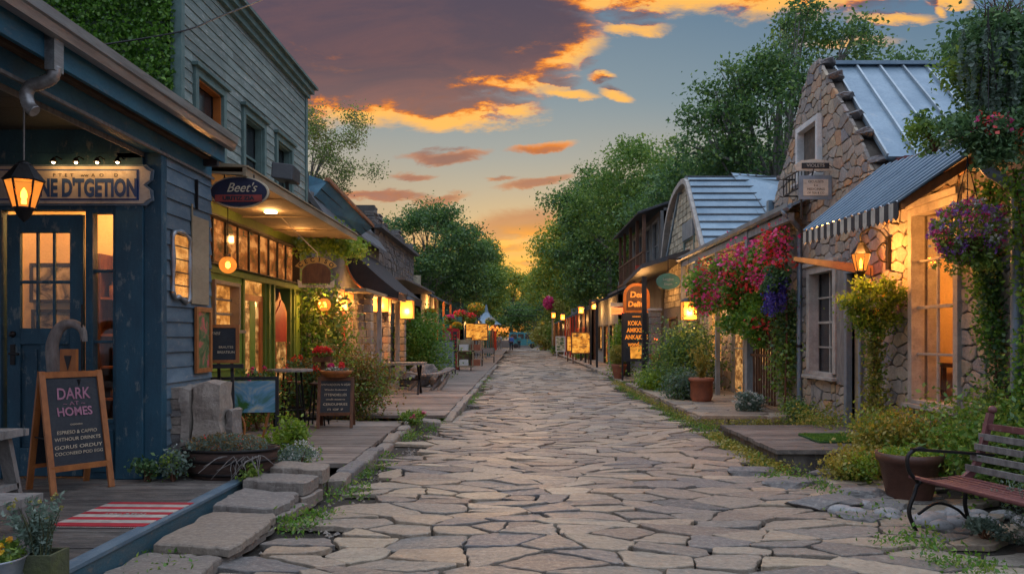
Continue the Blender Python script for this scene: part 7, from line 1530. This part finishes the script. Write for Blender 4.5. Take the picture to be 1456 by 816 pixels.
# ---------- trees ----------
def tree(label, loc, h, crowns, nclump, per, leaf, g1, g2=None, tr=.2, clr=1.0, group=None, name='tree', lean=(0, 0), seed=0, droop=0, limbs=14):
    """crowns: (dx, dy, z, rx, ry, rz) relative to the foot"""
    x, y, z0 = loc; r = thing(name, label, 'tree', loc, 0, group); tot = sum(c[3]*c[4]*c[5] for c in crowns); cs = []
    for c in crowns:
        k = max(3, int(nclump*c[3]*c[4]*c[5]/tot)); cs.append(ell((x+c[0], y+c[1], z0+c[2]), c[3:6], k, .62))
    cs = np.concatenate(cs); pts = clumps(cs, clr*.9, int(per*.8)); k = int(len(pts)*.4) if g2 else 0; rng.shuffle(pts)
    sets = [(pts[k:], leaf, .55, .35, droop, 0)]; ms = [G[g1]]
    if g2: sets.append((pts[:k], leaf, .55, .35, droop, 1)); ms.append(G[g2])
    leafmesh('crown', sets, ms, r)
    mb = MB(); top = z0+crowns[0][2]; cx, cy = x+crowns[0][0], y+crowns[0][1]
    tp = [Vector((x+(cx-x)*t+.12*math.sin(t*7+seed), y+(cy-y)*t, z0+(top-z0)*t)) for t in [0, .2, .4, .6, .8, 1]]
    mb.tube(tp, [tr*1.35, tr, tr*.85, tr*.65, tr*.45, tr*.25], 9)
    sel = cs[rng.choice(len(cs), min(limbs, len(cs)), replace=False)]
    for q in sel:
        t = U(.35, .8); i = int(t*5); a = tp[i].lerp(tp[i+1], t*5-i); e = Vector(q); m_ = (a+e)/2+Vector((U(-.3, .3), U(-.3, .3), U(-.2, .5)))
        mb.tube([a, m_, e], [tr*.35, tr*.22, tr*.06], 6)
        for w_ in range(3): mb.tube([m_.lerp(e, .4), e+Vector((U(-.7, .7), U(-.7, .7), U(-.4, .6)))*clr], [tr*.12, tr*.03], 4)
    mb.build('trunk', M['greywood'], r); return r
tree('tall dark spreading tree rising behind the stone house roof', (9.6, 29, 0), 14, [(0, 0, 9.4, 2.6, 2.4, 2.6), (-1.2, 0, 11.0, 1.6, 1.6, 1.0), (2.3, 0, 12.2, 1.7, 1.6, 1.1), (.6, 0, 13.0, 1.7, 1.4, 1.0), (3.6, 0, 10.7, 1.2, 1.2, .8), (-2.6, 0, 9.0, 1.4, 1.5, 1.4)], 150, 190, .17, 'dark', 'oak', .28, .72, seed=1, limbs=34)
tree('bushy dark tree between the bell gable house and the stone house', (8.6, 38, 0), 11, [(0, 0, 8.2, 3.2, 3, 2.9), (2.8, -3, 7.6, 2.8, 2.5, 3.2)], 130, 230, .2, 'dark', 'oak', .25, .95, seed=2)
tree('broad oak filling the gap behind the dark timber house', (7.6, 46, 0), 14, [(0, 0, 10.2, 3.6, 3.4, 3.6), (-2.4, 0, 9.0, 2.4, 2.4, 2.4), (1.5, 0, 6.5, 3, 3, 3)], 160, 230, .21, 'oak', 'mid', .3, 1.0, seed=3)
tree('tall oak whose crown hangs over the right pavement', (6.2, 56, 0), 14.5, [(0, 0, 10.6, 3.4, 3.4, 3.6), (-2.4, 0, 9.4, 2.4, 2.4, 2.6), (0, 0, 6.5, 3.4, 3, 2.6)], 150, 220, .24, 'oak', 'dark', .3, 1.1, seed=4)
tree('rounded green tree further along the right side', (6.0, 70, 0), 14, [(0, 0, 9.6, 3.6, 3.6, 4.2), (-2.2, 0, 8.4, 2.6, 2.5, 3.2), (.5, 0, 5, 4, 3, 3)], 140, 210, .28, 'mid', 'gold', .3, 1.2, seed=5)
tree('farthest green tree leaning in from the right side', (5.6, 86, 0), 13, [(0, 0, 8.8, 4.2, 3.6, 4.2), (-2.6, 0, 6.2, 2.6, 2.5, 3)], 120, 200, .32, 'mid', 'gold', .3, 1.3, seed=6)
tree('tall oak standing well behind the low right hand stalls', (11, 60, 0), 15, [(0, 0, 11, 4.6, 4, 4.2), (0, 0, 6.5, 4.5, 4, 3.5)], 130, 210, .27, 'dark', 'oak', .35, 1.3, seed=7)
tree('dark tree top showing over the ridge of the stone house', (10.6, 19.5, 0), 9, [(0, 0, 8.0, 1.6, 1.4, .85), (1.5, 0, 7.6, 1.4, 1.2, .9), (-1.2, 0, 7.5, .9, .9, .5)], 60, 170, .12, 'dark', 'oak', .2, .45, seed=8)
tree('dark shrubby tree behind the metal roof at the right edge', (12, 15, 0), 8, [(0, 0, 6.0, 2.4, 2, 2.2)], 60, 220, .12, 'dark', 'oak', .2, .6, seed=9)
tree('pale feathery tree rising behind the grey green two storey shop', (-6.9, 22.5, 0), 9, [(0, 0, 6.9, 1.5, 1.5, 1.2), (1.5, 0, 7.7, 1.0, 1.0, .55), (1.7, 0, 6.6, 1.0, 1, .55), (.8, 0, 5.9, 1.2, 1, .45), (-1.5, 0, 7.6, 1.4, 1.3, 1.0)], 105, 300, .075, 'pale', 'mid', .16, .42, seed=10, limbs=22)
tree('dense dark round tree behind the pale boarded shop', (-5.4, 44, 0), 9.5, [(0, 0, 6.2, 3.4, 3, 2.8), (1.6, 0, 5.6, 2.2, 2.2, 2.2)], 150, 260, .17, 'dark', 'oak', .25, .8, seed=11)
tree('round green tree leaning over the left market stalls', (-4.6, 58, 0), 9.5, [(0, 0, 6.4, 3.4, 3, 3.0), (1.2, -2, 5.0, 2.4, 2, 2.0)], 130, 240, .2, 'oak', 'mid', .25, .75, seed=12)
tree('green tree near the far end of the left stalls', (-5.2, 76, 0), 10, [(0, 0, 6.6, 4, 3.4, 3.6)], 110, 220, .28, 'mid', 'gold', .25, 1.1, seed=13)
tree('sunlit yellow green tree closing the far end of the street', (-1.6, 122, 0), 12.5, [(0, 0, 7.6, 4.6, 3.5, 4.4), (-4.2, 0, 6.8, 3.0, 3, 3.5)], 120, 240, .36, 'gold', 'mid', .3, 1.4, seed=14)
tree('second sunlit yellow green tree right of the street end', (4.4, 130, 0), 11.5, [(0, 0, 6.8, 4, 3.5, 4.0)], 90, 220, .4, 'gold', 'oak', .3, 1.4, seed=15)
tree('dark low tree behind the teal van', (1.6, 112, 0), 7, [(0, 0, 4.2, 3.6, 2, 2.6), (-4.5, 0, 3.8, 3.2, 2, 2.6)], 110, 220, .26, 'oak', 'dark', .25, 1.1, seed=16)
tree('dark low tree right of the teal van', (7.4, 112, 0), 8, [(0, 0, 5, 3.6, 2, 3.6)], 80, 220, .28, 'dark', 'oak', .25, 1.1, seed=17)
tree('dark low tree left of the teal van', (-8.5, 112, 0), 8, [(0, 0, 5, 4, 2, 3.6)], 80, 220, .28, 'dark', 'oak', .25, 1.1, seed=18)
# ---------- people ----------
skin = mat('skin', (.35, .2, .14), .6, isl=0, bump=.05); hairm = mat('dark_hair', (.03, .02, .015), .7, isl=0)
def person(label, loc, rz, top, legs, stride=.22, arm=.18, h=1.72):
    r = thing('person', label, 'person', loc, rz); s = h/1.75
    J = {'pel': (0, 0, .95), 'wa': (0, 0, 1.12), 'ch': (0, 0, 1.36), 'ne': (0, 0, 1.5), 'hb': (0, -.01, 1.58), 'ht': (0, -.01, 1.72)}
    E = [('pel', 'wa'), ('wa', 'ch'), ('ch', 'ne'), ('ne', 'hb'), ('hb', 'ht')]
    for sd_, st in (('l', 1), ('r', -1)):
        J.update({sd_+'h': (st*.1, 0, .9), sd_+'k': (st*.11, st*stride*.45-.03, .5), sd_+'a': (st*.11, st*stride, .09), sd_+'t': (st*.12, st*stride-.16, .04), sd_+'s': (st*.19, 0, 1.42), sd_+'e': (st*.24, -st*arm*.4, 1.14), sd_+'w': (st*.25, -st*arm-.05, .9), sd_+'f': (st*.25, -st*arm-.09, .8)})
        E += [('pel', sd_+'h'), (sd_+'h', sd_+'k'), (sd_+'k', sd_+'a'), (sd_+'a', sd_+'t'), ('ch', sd_+'s'), (sd_+'s', sd_+'e'), (sd_+'e', sd_+'w'), (sd_+'w', sd_+'f')]
    rad = {'pel': .15, 'wa': .13, 'ch': .16, 'ne': .055, 'hb': .085, 'ht': .08, 'h': .09, 'k': .06, 'a': .042, 't': .035, 's': .065, 'e': .045, 'w': .032, 'f': .035}
    def skinobj(name, keys, grow, mt):
        ks = [k for k in J if k in keys]; ix = {k: i for i, k in enumerate(ks)}
        me = bpy.data.meshes.new(name); me.from_pydata([tuple(c*s for c in J[k]) for k in ks], [(ix[a], ix[b]) for a, b in E if a in ix and b in ix], [])
        o = bpy.data.objects.new(name, me); COL.objects.link(o); o.parent = r; me.materials.append(mt)
        m = o.modifiers.new('skin', 'SKIN'); d = me.skin_vertices[0].data
        for k in ks: q = (rad.get(k) or rad[k[1:]])*s+grow; d[ix[k]].radius = (q, q*.8 if k in ('pel', 'wa', 'ch') else q)
        d[ix['pel' if 'pel' in ix else ks[0]]].use_root = True
        m2 = o.modifiers.new('sub', 'SUBSURF'); m2.levels = 1; m2.render_levels = 1; return o
    skinobj('body', set(J), 0, skin); skinobj('jacket', {'pel', 'wa', 'ch', 'ls', 'rs', 'le', 're', 'lw', 'rw'}, .022, mat('jacket_cloth', top, .8)); skinobj('trousers', {'pel', 'lh', 'rh', 'lk', 'rk', 'la', 'ra'}, .018, mat('trouser_cloth', legs, .85))
    mb = MB(); mb.ball((0, .015*s, 1.70*s), .105*s, n=10, sq=(.95, 1, .9)); mb.build('hair', hairm, r, True)
    mb = MB(); mb.ball((-.035*s, -.1*s, 1.66*s), .012*s, n=6); mb.build('eye', M['black'], r, True); mb = MB(); mb.ball((.035*s, -.1*s, 1.66*s), .012*s, n=6); mb.build('eye', M['black'], r, True)
    return r
person('person in a bright blue jacket and dark trousers walking away along the street', (-1.15, 84, .02), R(175), (.05, .14, .5), (.02, .02, .03))
person('person in a teal jacket and dark trousers further along the street', (-.35, 97, .02), R(185), (.04, .2, .22), (.02, .02, .03))
person('person in pale blue clothes standing by the left stalls', (-2.35, 82, .1), R(150), (.2, .3, .42), (.2, .27, .36), .06, .04)
person('person in denim blue standing behind the one in pale blue', (-2.95, 86, .1), R(120), (.1, .17, .28), (.1, .15, .25), .05, .04)
person('person in a dark red top sitting back among the left stalls', (-3.2, 80, .1), R(100), (.35, .03, .05), (.04, .03, .04), .05, .04, 1.62)
